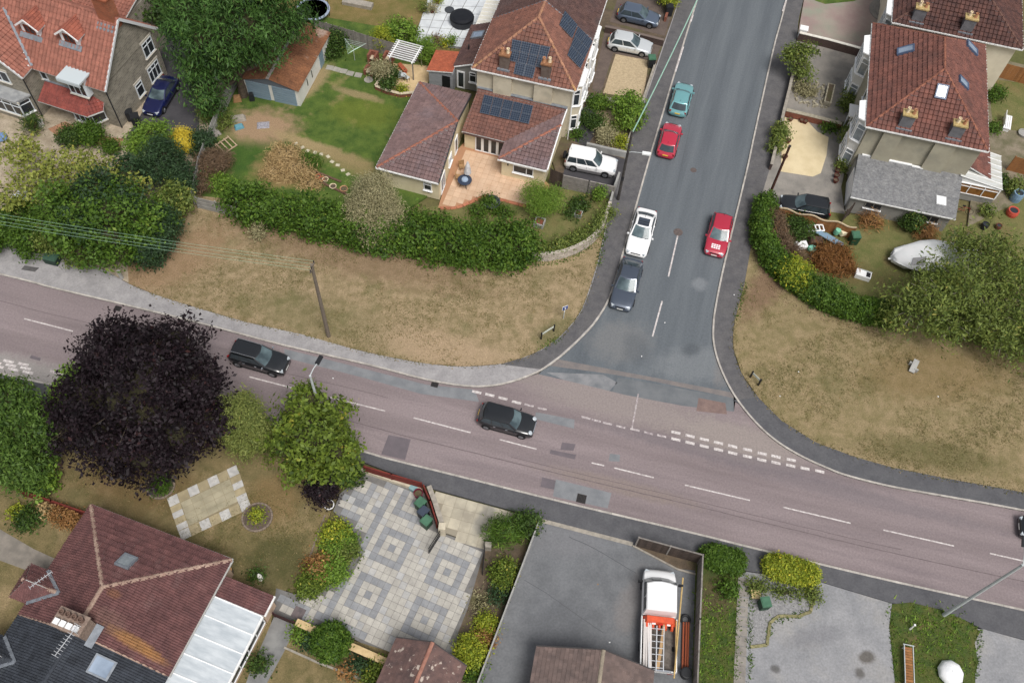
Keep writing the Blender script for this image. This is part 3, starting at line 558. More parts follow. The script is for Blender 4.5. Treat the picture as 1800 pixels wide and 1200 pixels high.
def skylight(parent, c, u, v, n, w_, h_, gm=None, fm=None):
    """roof window lying in a slope: centre c, slope axes u (across), v (up), n (out)"""
    fm = fm or mLead; c = Vector(c)
    def P_(x, y, k): return c + u*x + v*y + n*k
    mb = MB(); f = .1
    for (x0, x1, y0, y1) in ((-w_/2, w_/2, -h_/2, -h_/2+f*1.5), (-w_/2, w_/2, h_/2-f, h_/2), (-w_/2, -w_/2+f, -h_/2+f*1.5, h_/2-f), (w_/2-f, w_/2, -h_/2+f*1.5, h_/2-f)):
        mb.add([P_(x0, y0, .0), P_(x1, y0, .0), P_(x1, y1, .0), P_(x0, y1, .0), P_(x0, y0, .27), P_(x1, y0, .27), P_(x1, y1, .27), P_(x0, y1, .27)], [[4, 5, 6, 7], [0, 1, 5, 4], [1, 2, 6, 5], [2, 3, 7, 6], [3, 0, 4, 7]])
    o = mb.build('skylight', fm, parent, world=False)
    g_ = MB(); g_.face([P_(x, y, .23) for x, y in ((-w_/2+f*.9, -h_/2+f*1.4), (w_/2-f*.9, -h_/2+f*1.4), (w_/2-f*.9, h_/2-f*.9), (-w_/2+f*.9, h_/2-f*.9))]); g_.build('pane', gm or mSky_, o, world=False)
    return o
def on_facet(facet, px, py, t):
    """where the sight line of a photo point meets a roof slope given in the local frame of t"""
    f = [Vector(p) for p in facet]; n = newell(f)
    mw = Matrix.Translation(t.location) @ t.rotation_euler.to_matrix().to_4x4(); inv = mw.inverted()
    o = inv @ Vector((0, 0, CAMH)); q = inv @ Q(px, py, 0.0); d = q-o
    s_ = (f[0]-o).dot(n)/d.dot(n); _, u, v, n = facet_frame(f); return o+d*s_, u, v, n
def TL(t, px, py, z): return (Matrix.Translation(t.location) @ t.rotation_euler.to_matrix().to_4x4()).inverted() @ Q(px, py, z) if t else Q(px, py, z)
mCells = MGRID('solar_cells', C(36, 48, 66), C(98, 110, 126), .2, .2, .012, rough=.12)
mPanelF = M('panel_frame', C(150, 156, 164), rough=.35, metal=.6)
def solar_panel(parent, facet, t, px4, rows=1, cols=1, lift=.2):
    """px4: photo corners of the array, anticlockwise from lower left; split into cols x rows panels"""
    P4 = [on_facet(facet, x, y, t) for x, y in px4]; n = P4[0][3]; p = [q[0]+n*lift for q in P4]
    for i in range(cols):
        for j in range(rows):
            def B_(a, b): return p[0]*(1-a)*(1-b)+p[1]*a*(1-b)+p[2]*a*b+p[3]*(1-a)*b
            e = .006; a0, a1, b0, b1 = i/cols+e, (i+1)/cols-e, j/rows+e, (j+1)/rows-e
            q = [B_(a0, b0), B_(a1, b0), B_(a1, b1), B_(a0, b1)]; c = (q[0]+q[1]+q[2]+q[3])/4
            X = (q[1]-q[0]).normalized(); Y = n.cross(X); w_ = ((q[1]-q[0]).length+(q[2]-q[3]).length)/2; h_ = ((q[3]-q[0]).length+(q[2]-q[1]).length)/2
            mm = Matrix(((X.x, Y.x, n.x, c.x), (X.y, Y.y, n.y, c.y), (X.z, Y.z, n.z, c.z), (0, 0, 0, 1)))
            def quad(mb, k, z): mb.face([((q[m_]-c).dot(X)*k, (q[m_]-c).dot(Y)*k, z) for m_ in range(4)])
            b = MB(); loc4 = [((q[m_]-c).dot(X), (q[m_]-c).dot(Y)) for m_ in range(4)]; b.prism(loc4, -.05, 0, True)
            o = b.build('solar_panel', mPanelF, parent, world=False); o.matrix_local = mm
            b2 = MB(); b2.face([(x*.985, y*.985, .004) for x, y in loc4]); b2.build('cell_face', mCells, o, world=False)
def chimney(parent, c, w_, d_, z0, z1, mat, pots=((-.25, 0), (.25, 0)), pm=None, cap=True, rz=0, pr=.15, ph=.5):
    mb = MB(); mb.box((c[0], c[1], (z0+z1)/2), (w_, d_, z1-z0), rz); o = mb.build('chimney', mat, parent, world=False)
    if cap: b = MB(); b.box((c[0], c[1], z1+.05), (w_+.16, d_+.16, .14), rz); b.build('cap', mBrickY if cap is True else cap, o, world=False)
    for i, (x, y) in enumerate(pots):
        b = MB(); b.lathe((c[0]+x, c[1]+y, z1+.1), [(pr*1.1, 0), (pr, .06), (pr*.85, ph*.8), (pr*1.0, ph*.85), (pr*1.0, ph), (pr*.7, ph), (pr*.68, ph*.7), (.01, ph*.68)], 12); b.build('chimney_pot', (pm or [mPot, mPotW])[i % len(pm or [0, 0])], o, world=False)
    return o
def gutter(parent, a, b, mat=None, r=.07, name='gutter'):
    mb = MB(); mb.bar(a, b, r*2, r*1.6); return mb.build(name, mat or mGutter, parent, world=False)
tA = {'roofred': M('red_brown_tiles', C(142, 97, 82), C(120, 84, 74), 1.5, island=.13, grain=.12, gscale=8, c3=C(116, 84, 74), s3=.5, t3=.55, w3=.2),
      'brown': M('brown_tiles', C(104, 78, 72), C(90, 68, 66), 1.2, island=.14, grain=.1, gscale=8, c3=C(96, 80, 78), s3=.4, t3=.5, w3=.2),
      'ext': M('plum_tiles', C(132, 108, 106), C(116, 94, 93), 1.0, island=.14, grain=.1, gscale=8, c3=C(126, 108, 110), s3=.5, t3=.5, w3=.2),
      'ridge': M('terracotta_ridge', C(170, 110, 88), C(150, 94, 76), 3.0, island=.1),
      'lichen': M('lichen_ridge', C(172, 126, 98), C(150, 106, 86), 3.0, island=.15, c3=C(184, 146, 90), s3=1.0, t3=.55)}
E_ = 6.4
o_ = Q(830, 120, E_); LX = (Q(1012, 160, E_)-o_).length; thA = ang(o_, Q(1012, 160, E_))
hA = thing('semi_detached_house', (o_.x, o_.y, 0), thA, 'cream rendered house with red-brown hipped roof, solar panels and two chimneys', 'house')
PY = 6.95; AP = E_+3.15; cx = LX/2; ay = 4.75
fS = [(0, 0, E_), (LX, 0, E_), (cx, ay, AP)]; fW = [(0, 0, E_), (cx, ay, AP), (cx, PY, AP), (0, PY, E_)]; fE = [(LX, 0, E_), (LX, PY, E_), (cx, PY, AP), (cx, ay, AP)]
wl = MB(); wl.prism([(.35, .35), (LX-.35, .35), (LX-.35, PY-.01), (.35, PY-.01)], 0, E_+.02); wl.build('wall', mRender, hA, world=False)
make_roof(hA, [fS, fW, fE], tA['roofred'], [((0, 0, E_), (cx, ay, AP)), ((LX, 0, E_), (cx, ay, AP)), ((cx, ay, AP), (cx, PY, AP))], tA['lichen'], tw=.36, th=.42, roll=.075, lift=.09)
gutter(hA, (-.05, -.05, E_-.06), (LX+.05, -.05, E_-.06)); gutter(hA, (-.06, 0, E_-.06), (-.06, PY, E_-.06)); gutter(hA, (LX+.06, 0, E_-.06), (LX+.06, PY, E_-.06))
solar_panel(hA, fS, hA, [(896, 108), (956, 122), (968, 84), (901, 70)], 2, 4)
solar_panel(hA, fS, hA, [(903, 131), (937, 139), (942, 119), (907, 110)], 1, 2)
solar_panel(hA, fE, hA, [(1004, 70), (981, 46), (991, 21), (1013, 46)], 2, 2)
solar_panel(hA, fE, hA, [(1018, 123), (995, 99), (1014, 48), (1040, 74)], 3, 2)
for (x, y) in ((882, 128), (954, 146)):
    c, u, v, n = on_facet(fS, x, y, hA)
    chimney(hA, (c.x+.1, .7, 0), .85, .6, E_-.5, E_+1.75, M('render_chimney', C(120, 106, 98), C(104, 88, 80), 2.0), ((-.28, .0), (.22, .12)), [mPot, mPotW], cap=M('chimney_cap', C(156, 110, 76), C(130, 92, 66), 4))
    b = MB(); b.box((c.x+.1, .7, E_+.12), (1.15, 1.0, .5)); b.build('flashing', mLead, hA, world=False)
    b = MB(); b.box((c.x+.1, .2, (E_+3.9)/2-.1), (1.7, .32, E_-3.9)); b.build('chimney_breast', mRender, hA, world=False)
def bay(parent, x, y0, y1, dep, z0, z1, wins, mat, roofmat, th_=.35):
    """splayed bay on the +x wall"""
    pts = [(x, y0), (x+dep, y0+th_), (x+dep, y1-th_), (x, y1)]
    b = MB(); b.prism(pts, z0, z1); o = b.build('bay', mat, parent, world=False)
    for (za, zb) in wins:
        for (a, c, cols) in (((x, y0), (x+dep, y0+th_), 1), ((x+dep, y0+th_), (x+dep, y1-th_), 2), ((x+dep, y1-th_), (x, y1), 1)):
            L_ = math.hypot(c[0]-a[0], c[1]-a[1]); window(parent, a, c, .08, L_-.08, za, zb, cols, 2)
    r = MB(); r.prism([(x-.1, y0-.15), (x+dep+.15, y0+th_-.1), (x+dep+.15, y1-th_+.1), (x-.1, y1+.15)], z1, z1+.12); r.build('bay_roof', roofmat, parent, world=False)
bay(hA, LX-.35, .9, 3.6, .7, 0, E_-.4, [(3.7, 5.6), (.8, 2.5)], mRender, mWhite)
bay(hA, LX-.35, 4.6, 6.7, .55, 0, E_-.3, [(3.7, 5.6), (.8, 2.5)], mRender, mWhite)
window(hA, (.35, PY), (.35, .35), 5.2, 6.2, 3.9, 5.2, 1, 2)
b = MB(); b.tube([(LX-.2, .2, 0), (LX-.2, .2, E_-.2)], .05, 6); b.build('downpipe', mWhite, hA, world=False)
o2 = Q(662, 294, 2.6); t2 = ang(o2, Q(772, 322, 2.6)); frX = thing('garden_extension', (o2.x, o2.y, 0), t2, 'low cream extension under a plum hipped roof beside the terracotta patio', 'extension')
XL = 5.8; YL = 11.3; e2 = 2.6; pk = (5.55, 6.0, 4.35)
fs2 = [[(0, 0, e2), (XL, 0, e2), pk], [(0, YL, e2), (0, 0, e2), pk], [(5.1, YL, e2), (0, YL, e2), pk, (5.3, 8.6, 3.3)]]
fs2 = [[(0, 0, e2), (XL, 0, e2), pk], [(0, YL, e2), (0, 0, e2), pk], [(5.1, YL, e2), (0, YL, e2), pk]]
wl = MB(); wl.prism([(.3, .3), (XL-.12, .3), (5.0, YL-.3), (.3, YL-.3)], 0, e2+.02); wl.add([(XL-.12, .25, e2), (5.45, 6.0, 4.2), (5.02, YL-.3, e2), (5.25, 8.6, 3.4)], [[0, 1, 3, 2]]); wl.build('wall', mRenderY, frX, world=False)
make_roof(frX, fs2, tA['ext'], [((0, 0, e2), pk), ((0, YL, e2), pk)], tA['ridge'], tw=.36, th=.42, roll=.06, lift=.1)
gutter(frX, (-.05, -.06, e2-.08), (XL, -.06, e2-.08)); gutter(frX, (-.06, 0, e2-.08), (-.06, YL, e2-.08))
b = MB(); b.bar((XL-.02, -.05, e2-.05), (pk[0]+.02, pk[1], pk[2]-.05), .1, .22); b.bar((pk[0]+.02, pk[1], pk[2]-.05), (5.12, YL, e2-.05), .1, .22); b.build('barge_board', M('dark_barge', C(66, 66, 70), rough=.6), frX, world=False)
window(frX, (.3, .3), (XL-.12, .3), 3.95, 4.7, .95, 1.95, 1, 2)
window(frX, (XL-.12, .3), (5.0, YL-.3), .5, 1.8, .1, 2.1, 2, 1, sill=False, name='glazed_door')
window(frX, (XL-.12, .3), (5.0, YL-.3), 3.2, 4.2, .9, 2.0, 1, 2)
window(frX, (XL-.12, .3), (5.0, YL-.3), 5.4, 6.3, .1, 2.1, 1, 1, sill=False, name='glazed_door')
b = MB(); b.box((4.7, .28, .75), (.16, .06, .2)); b.build('vent', M('vent_brown', C(90, 76, 60)), frX, world=False)
o3 = Q(876, 279, 2.5); t3_ = ang(o3, Q(962, 300, 2.5)); hX = thing('rear_extension', (o3.x, o3.y, 0), t3_, 'low cream extension with solar panels on its lean-to roof and white patio doors', 'extension')
e3 = 2.5; W3_ = 4.5; mainW = TL(hX, 998, 190, 3.9)
zt = 3.95; ty = 6.45
lean = [(-4.15, 2.16, e3), (0.0, 2.16, e3), (4.55, 6.2, 3.9), (4.6, ty, zt), (-3.9, ty, zt)]
sf = [(0, 0, e3), (W3_, 0, e3), (W3_+.05, 4.45, 3.85)]; nw = [(0, 0, e3), (W3_+.05, 4.45, 3.85), (W3_+.05, 6.2, 3.88), (0, 2.16, e3)]
lean = [(-4.15, 2.16, e3), (0.0, 2.16, e3), (4.55, 6.2, 3.86), (4.6, ty, zt), (-3.9, ty, zt)]
make_roof(hX, [sf, nw], tA['ext'], [((0, 0, e3), (W3_+.05, 4.45, 3.85))], tA['ridge'], tw=.36, th=.42, roll=.06, lift=.1)
make_roof(hX, [lean], M('lean_tiles', C(132, 92, 80), C(114, 82, 74), 1.2, island=.13, grain=.1, gscale=8), (), None, tw=.33, th=.36, name='lean_to_roof')
solar_panel(hX, lean, hX, [(843, 200), (930, 220), (938, 188), (851, 168)], 2, 5)
wl = MB(); wl.prism([(.25, .3), (W3_-.2, .3), (W3_-.2, ty+.2), (-3.9, ty+.2), (-4.0, 2.55), (.25, 2.55)], 0, e3+.02); wl.build('wall', mRenderY, hX, world=False)
gutter(hX, (-.05, -.06, e3-.08), (W3_, -.06, e3-.08)); gutter(hX, (-4.0, 2.1, e3-.1), (0, 2.1, e3-.1), M('brown_gutter', C(92, 70, 64)))
window(hX, (.25, .3), (W3_-.2, .3), 1.1, 3.0, 1.0, 1.95, 2, 1, split=[2.35], gm=mGlass)
b = MB(); b.box((.85, .27, 1.75), (.1, .1, .18)); b.build('wall_light', mPipe, hX, world=False)
for k in range(4): window(hX, (-4.0, 2.55), (.25, 2.55), 1.05+k*.72, 1.05+(k+1)*.72-.02, .12, 2.12, 1, 1, sill=False, name='patio_door', fw=.11)
b = MB(); b.bar((-4.0, ty+.05, zt+.14), (4.6, ty+.05, zt+.14), .3, .06); b.build('flashing', mLead, hX, world=False)
b = MB(); b.bar((W3_+.05, .1, e3-.06), (W3_+.08, 4.45, 3.8), .1, .2); b.bar((W3_+.08, 4.45, 3.8), (W3_+.1, ty, zt), .1, .2); b.build('barge_board', mWhite, hX, world=False)
hB = thing('semi_detached_house', Q(830, 120, E_).xy.to_3d(), thA, 'brown-roofed house half joined behind the solar panel house', 'house')
PY2 = 13.9; ay2 = 9.3
make_roof(hB, [[(0, PY, E_), (cx, PY, AP), (cx, ay2, AP), (0, PY2, E_)], [(LX, PY, E_), (LX, PY2, E_), (cx, ay2, AP), (cx, PY, AP)], [(0, PY2, E_), (cx, ay2, AP), (LX, PY2, E_)]], tA['brown'], [((cx, PY, AP), (cx, ay2, AP)), ((LX, PY2, E_), (cx, ay2, AP)), ((0, PY2, E_), (cx, ay2, AP))], tA['lichen'], tw=.36, th=.42, roll=.075, lift=.09)
wl = MB(); wl.prism([(.35, PY+.01), (LX-.35, PY+.01), (LX-.35, PY2-.35), (.35, PY2-.35)], 0, E_+.02); wl.build('wall', mRenderW, hB, world=False)
gutter(hB, (LX+.06, PY, E_-.06), (LX+.06, PY2, E_-.06)); gutter(hB, (-.06, PY, E_-.06), (-.06, PY2, E_-.06))
b = MB(); b.bar((0, PY, E_+.09), (cx, PY, AP+.09), .12, .08); b.bar((cx, PY, AP+.09), (LX, PY, E_+.09), .12, .08); b.build('party_strip', mLead, hB, world=False)
bay(hB, LX-.35, 7.4, 9.6, .6, 0, E_-.3, [(3.7, 5.6), (.8, 2.5)], mRenderW, mWhite)
rw = thing('rear_wing', Q(650+590/4, 470/4, 2.6).xy.to_3d(), thA, 'small dark-roofed rear wing with a roof window and white door behind the shed', 'extension')
p_ = [TL(rw, 797, 117, 2.7), TL(rw, 829, 113, 2.7), TL(rw, 862, 45, 3.7), TL(rw, 826, 50, 2.7)]
fR = [(p_[0].x, p_[0].y, 2.7), (p_[0].x+2.4, p_[0].y, 3.7), (p_[0].x+2.4, p_[0].y+6.2, 3.7), (p_[0].x, p_[0].y+6.2, 2.7)]
make_roof(rw, [fR], tA['brown'], (), tw=.3, th=.33)
wl = MB(); x0, y0 = p_[0].x, p_[0].y; wl.add([(x0+.15, y0+.2, 0), (x0+2.4, y0+.2, 0), (x0+2.4, y0+.2, 3.6), (x0+.15, y0+.2, 2.7), (x0+.15, y0+6, 0), (x0+2.4, y0+6, 0), (x0+2.4, y0+6, 3.6), (x0+.15, y0+6, 2.7)], [[0, 1, 2, 3], [4, 7, 6, 5], [0, 3, 7, 4], [1, 5, 6, 2]]); wl.build('wall', mGreyR, rw, world=False)
window(rw, (x0+.15, y0+.2), (x0+2.4, y0+.2), .15, .95, .05, 2.15, 1, 1, sill=False, name='door', fw=.14)
window(rw, (x0+.15, y0+.2), (x0+2.4, y0+.2), 1.4, 2.1, 1.1, 2.3, 1, 2)
c, u, v, n = on_facet(fR, 841, 64, rw); skylight(rw, c, u, v, n, 1.0, 1.3, fm=mPanelF)
c, u, v, n = on_facet(fR, 824, 88, rw); b = MB(); b.tube([c, c+Vector((0, 0, .6))], .08, 8); b.build('flue', mPipe, rw, world=False)
gutter(rw, (x0, y0-.05, 2.68), (x0+2.4, y0-.05, 3.68), r=.05, name='barge_board')
sh = thing('garden_store', Q(750, 124, 2.3).xy.to_3d(), thA, 'grey clad store with bright orange tiled roof beside the pergola', 'shed')
fO = [(0, 0, 2.3), (2.6, 0, 2.75), (2.6, 3.0, 2.75), (0, 3.0, 2.3)]
make_roof(sh, [fO], M('orange_tiles', C(180, 96, 66), C(160, 84, 60), 1.5, island=.15, grain=.1), (), tw=.2, th=.22, prof='flat', roll=0, lift=.025)
b = MB(); b.prism([(.15, .15), (2.55, .15), (2.55, 2.9), (.15, 2.9)], 0, 2.25); b.build('wall', M('grey_cladding', C(150, 152, 156), C(134, 136, 140), 4, stretch=(20, 1, 1)), sh, world=False)
b = MB(); b.box((1.9, .13, 1.0), (.8, .06, 1.95)); b.build('door', M('black_door', C(34, 36, 40), rough=.5), sh, world=False)
cp = thing('lean_to_canopy', Q(833, 48, 2.5).xy.to_3d(), thA, 'white ribbed canopy roof beside the pale patio', 'canopy')
b = MB(); b.add([(0, 0, 2.4), (2.6, 0, 2.7), (2.6, 4.6, 2.7), (0, 4.6, 2.4), (0, 0, 2.34), (2.6, 0, 2.64), (2.6, 4.6, 2.64), (0, 4.6, 2.34)], [[0, 1, 2, 3], [7, 6, 5, 4], [0, 4, 5, 1], [1, 5, 6, 2], [2, 6, 7, 3], [3, 7, 4, 0]]); b.build('roof_sheet', M('canopy_sheet', C(216, 212, 200), C(204, 200, 188), 1), cp, world=False)
for k in range(8): b = MB(); b.bar((0, .1+k*.63, 2.43), (2.6, .1+k*.63, 2.73), .06, .05); b.build('rib', mWhite, cp, world=False)
for y in (.2, 4.4): b = MB(); b.tube([(.1, y, 0), (.1, y, 2.35)], .05, 6); b.build('post', mWhite, cp, world=False)
pat = QL([(772, 364), (778, 362), (818, 358), (856, 344), (872, 346), (925, 358), (957, 332), (875, 316), (885, 286), (818, 264), (812, 268)])
po = sheet('patio_terracotta', QL([(770, 367), (800, 366), (856, 348), (940, 366), (968, 330), (940, 300), (885, 270), (818, 250), (800, 270)]), 0.15, M('patio_joint', C(176, 132, 100)))
rim = MB(); pr = smooth_line(QL([(773, 366), (803, 365), (835, 352), (855, 345), (880, 351), (925, 363)], .15), 3)
for i in range(len(pr)-1): rim.bar(pr[i], pr[i+1]+(pr[i+1]-pr[i])*-.06, .3, .1)
rim.build('patio_edging', M('patio_edge', C(190, 124, 92), C(170, 106, 80), 4, island=.15), po)
o4 = Q(812, 268); dx = Vector((math.cos(t3_), math.sin(t3_), 0)); dy = Vector((-dx.y, dx.x, 0)); ps = .58
poly = [(p.x, p.y) for p in QL([(773, 363), (803, 363), (856, 345), (940, 362), (962, 331), (884, 284), (818, 262), (814, 268)])]
def inpoly(x, y, P):
    r = False
    for i in range(len(P)):
        a, b = P[i], P[i-1]
        if (a[1] > y) != (b[1] > y) and x < (b[0]-a[0])*(y-a[1])/(b[1]-a[1])+a[0]: r = not r
    return r
sm = MB(); sm.box((0, 0, 0), (ps-.02, ps-.02, .04)); sme = bpy.data.meshes.new('slab'); sme.from_pydata(sm.v, [], sm.f); sme.materials.append(mTerr)
for i in range(-6, 20):
    for j in range(-16, 5):
        c = o4 + dx*(i*ps) + dy*(j*ps)
        if inpoly(c.x, c.y, poly):
            s_ = bpy.data.objects.new('slab', sme); COL.objects.link(s_); s_.parent = po; s_.location = (c.x, c.y, .15+random.uniform(-.002, .002)); s_.rotation_euler.z = t3_
mTR = M('weathered_red_tiles', C(134, 88, 77), C(114, 77, 70), 1.3, island=.13, grain=.12, gscale=8, c3=C(104, 74, 68), s3=.45, t3=.52, w3=.2)
def hip_house(label, pa, pb, E_, LY, AP, ay, wmat, rmat, rimat, name='semi_detached_house'):
    o = Q(pa[0], pa[1], E_); b = Q(pb[0], pb[1], E_); LX = (b-o).length; th = ang(o, b)
    h = thing(name, (o.x, o.y, 0), th, label, 'house'); cx = LX/2
    f = {'S': [(0, 0, E_), (LX, 0, E_), (cx, ay, AP)], 'W': [(0, LY, E_), (0, 0, E_), (cx, ay, AP), (cx, LY-ay, AP)], 'E': [(LX, 0, E_), (LX, LY, E_), (cx, LY-ay, AP), (cx, ay, AP)], 'N': [(LX, LY, E_), (0, LY, E_), (cx, LY-ay, AP)]}
    w_ = MB(); w_.prism([(.35, .35), (LX-.35, .35), (LX-.35, LY-.35), (.35, LY-.35)], 0, E_+.02); w_.build('wall', wmat, h, world=False)
    make_roof(h, list(f.values()), rmat, [((0, 0, E_), (cx, ay, AP)), ((LX, 0, E_), (cx, ay, AP)), ((cx, ay, AP), (cx, LY-ay, AP)), ((0, LY, E_), (cx, LY-ay, AP)), ((LX, LY, E_), (cx, LY-ay, AP))], rimat, tw=.4, th=.42, roll=.08, lift=.09, r=.11)
    for a, c in (((-.05, -.06), (LX+.05, -.06)), ((-.06, 0), (-.06, LY)), ((LX+.06, 0), (LX+.06, LY))): gutter(h, (a[0], a[1], E_-.06), (c[0], c[1], E_-.06))
    return h, LX, f
hR, LR, fR_ = hip_house('beige house with weathered red hipped roof, skylights and grey-roofed side garage', (1523, 222), (1737, 266), 6.4, 14.2, 10.0, 5.0, mRenderO, mTR, M('ochre_ridge', C(158, 104, 82), C(136, 86, 70), 3, island=.15))
def stack(h, f, px, py, w_, zt, y=.75, capm=None):
    c, u, v, n = on_facet(f, px, py, h)
    chimney(h, (c.x, y, 0), w_, .7, 5.9, zt, M('cement_stack', C(120, 120, 124), C(104, 104, 108), 2), ((-.25, .05), (.28, -.02)), [mPotW, mPot], cap=M('buff_cap', C(188, 166, 112), C(160, 138, 92), 5, grain=.15, gscale=6))
    b = MB(); b.box((c.x, y-.1, 6.55), (w_+.3, .95, .35)); b.build('flashing', mLead, h, world=False)
stack(hR, fR_['S'], 1589, 224, 1.1, 8.05); stack(hR, fR_['S'], 1676, 243, 1.1, 8.05)
for px, py, f, w_, h_ in ((1654, 162, 'S', 1.0, 1.25), (1593, 90, 'W', .9, 1.5), (1706, 86, 'E', .9, 1.6), (1691, 147, 'E', .9, 1.3)):
    c, u, v, n = on_facet(fR_[f], px, py, hR); skylight(hR, c, u, v, n, w_, h_, fm=M('blue_frame', C(88, 104, 132), rough=.4))
for x0, x1 in ((1.7, 3.3), (6.2, 8.0)):
    b = MB(); b.box(((x0+x1)/2, .22, 4.5), (x1-x0, .3, 3.7)); b.build('chimney_breast', mRenderO, hR, world=False)
def bay_w(parent, x, y0, y1, dep, z1, wins, mat):
    pts = [(x, y0), (x, y1), (x-dep, y1-.4), (x-dep, y0+.4)]
    b = MB(); b.prism(pts, 0, z1); b.build('bay', mat, parent, world=False)
    for (za, zb) in wins:
        for (a, c, k) in (((x, y1), (x-dep, y1-.4), 1), ((x-dep, y1-.4), (x-dep, y0+.4), 3), ((x-dep, y0+.4), (x, y0), 1)):
            L_ = math.hypot(c[0]-a[0], c[1]-a[1]); window(parent, a, c, .06, L_-.06, za, zb, k, 2, gm=mGlassW)
    r = MB(); r.prism([(x+.05, y0-.2), (x+.05, y1+.2), (x-dep-.2, y1-.3), (x-dep-.2, y0+.3)], z1, z1+.12); r.build('bay_roof', mWhite, parent, world=False)
bay_w(hR, .35, .7, 3.5, .85, 6.2, [(3.8, 5.7), (.9, 2.6)], mRenderW); bay_w(hR, .35, 9.6, 12.6, .85, 6.2, [(3.8, 5.7), (.9, 2.6)], mRenderW)
b = MB(); b.box((.2, 6.0, 2.6), (1.4, 1.7, .16)); b.box((-.2, 5.3, 1.25), (.1, .1, 2.5)); b.box((-.2, 6.7, 1.25), (.1, .1, 2.5)); b.build('porch', mWhite, hR, world=False)
window(hR, (.35, 14), (.35, .35), 7.3, 8.3, 3.9, 5.4, 1, 2); window(hR, (.35, 14), (.35, .35), 7.5, 8.4, .05, 2.1, 1, 1, sill=False, name='front_door')
gz = [(.35, .33), (10.0, .33), (9.55, -4.65), (.35, -4.65)]
b = MB(); b.prism([(.55, .34), (9.7, .34), (9.3, -4.35), (.55, -4.35)], 0, 2.2); b.build('garage_wall', mGreyR, hR, world=False)
mFelt = M('lichened_sheet_roof', C(140, 140, 140), C(112, 113, 116), 2.5, 8, lo=.3, hi=.7, grain=.3, gscale=6, c3=C(92, 94, 96), s3=.35, t3=.56, w3=.2, rough=.95)
b = MB(); b.add([(.3, -4.7, 2.3), (9.55, -4.7, 2.3), (10.0, .34, 2.78), (.6, .34, 2.78), (.3, -4.7, 2.2), (9.55, -4.7, 2.2), (10.0, .34, 2.68), (.6, .34, 2.68)], [[0, 1, 2, 3], [7, 6, 5, 4], [0, 4, 5, 1], [1, 5, 6, 2], [3, 7, 4, 0], [2, 6, 7, 3]]); gr_ = b.build('garage_roof', mFelt, hR, world=False)
b = MB(); b.bar((.3, -4.72, 2.26), (9.55, -4.72, 2.26), .06, .12); b.build('gutter', mGutter, hR, world=False)
for (x0, x1, dy) in ((.9, 2.2, 0), (2.2, 3.2, -.12), (3.2, 5.4, -.05), (5.4, 6.4, -.15)):
    b = MB(); b.box(((x0+x1)/2, .3+dy, 2.84), (x1-x0, .2, .1)); b.build('flashing', mWhite, hR, world=False)
b = MB(); b.box((8.2, -3.0, 2.49), (.85, 1.0, .1)); b.build('roof_light', mWhite, hR, world=False)
window(hR, (.55, -4.35), (9.3, -4.35), 1.3, 2.8, 1.1, 1.85, 2, 1, fm=mGreyR); window(hR, (.55, -4.35), (9.3, -4.35), 6.4, 7.9, 1.0, 1.8, 2, 1, fm=mGreyR)
b = MB(); b.box((.52, -2.2, 1.05), (.08, 2.9, 2.1)); b.build('garage_door', mWhite, hR, world=False)
c0 = TL(hR, 1702, 303, 2.7); c1 = TL(hR, 1763, 335, 2.3); c2 = TL(hR, 1766, 281, 2.3); c3_ = TL(hR, 1724, 268, 2.9)
cv = thing('conservatory', hR.location, hR.rotation_euler.z, 'white framed conservatory with translucent ribbed roof at the back of the red-roofed house', 'conservatory')
x0, x1 = 9.75, c1.x; y0, y1 = c1.y+.1, c2.y+.4
b = MB(); b.add([(x0, y0, 2.9), (x1, y0, 2.25), (x1, y1, 2.25), (x0, y1, 2.9), (x0, y0, 2.84), (x1, y0, 2.19), (x1, y1, 2.19), (x0, y1, 2.84)], [[0, 1, 2, 3], [7, 6, 5, 4], [0, 4, 5, 1], [1, 5, 6, 2], [2, 6, 7, 3], [3, 7, 4, 0]]); b.build('roof_sheet', M('polycarbonate', C(196, 200, 200), C(178, 176, 166), 2.0, stretch=(6, 1, 1), rough=.3), cv, world=False)
for k in range(7): y = y0+(y1-y0)*k/6; b = MB(); b.bar((x0, y, 2.93), (x1, y, 2.28), .06, .05); b.build('glazing_bar', mWhite, cv, world=False)
b = MB(); b.prism([(x0, y0+.1), (x1-.1, y0+.1), (x1-.1, y1-.1), (x0, y1-.1)], 0, .85); b.build('dwarf_wall', mGreyR, cv, world=False)
b = MB(); b.add([(x0, y0+.1, 2.15), (x1-.1, y0+.1, 2.15), (x0, y0+.1, 2.84)], [[0, 1, 2]]); b.build('gable_panel', mWhite, cv, world=False)
window(cv, (x0, y0+.1), (x1-.1, y0+.1), .02, x1-.1-x0, .85, 2.15, 3, 2, gm=M('amber_blind', C(150, 104, 52), C(120, 82, 42), 2, rough=.2), sill=False)
window(cv, (x1-.1, y0+.1), (x1-.1, y1-.1), .02, y1-y0-.2, .85, 2.15, 4, 2, sill=False)
b = MB(); hx = LR-.3
make_roof(hR, [[(hx, 1.0, 3.4), (hx+2.4, 1.0, 2.4), (hx+2.4, 5.6, 2.4), (hx, 5.6, 3.4)]], mTR, (), tw=.3, th=.33, name='rear_roof')
b.prism([(hx, 1.3), (hx+2.2, 1.3), (hx+2.2, 5.3), (hx, 5.3)], 0, 2.4); b.build('rear_wall', mRenderW, hR, world=False)
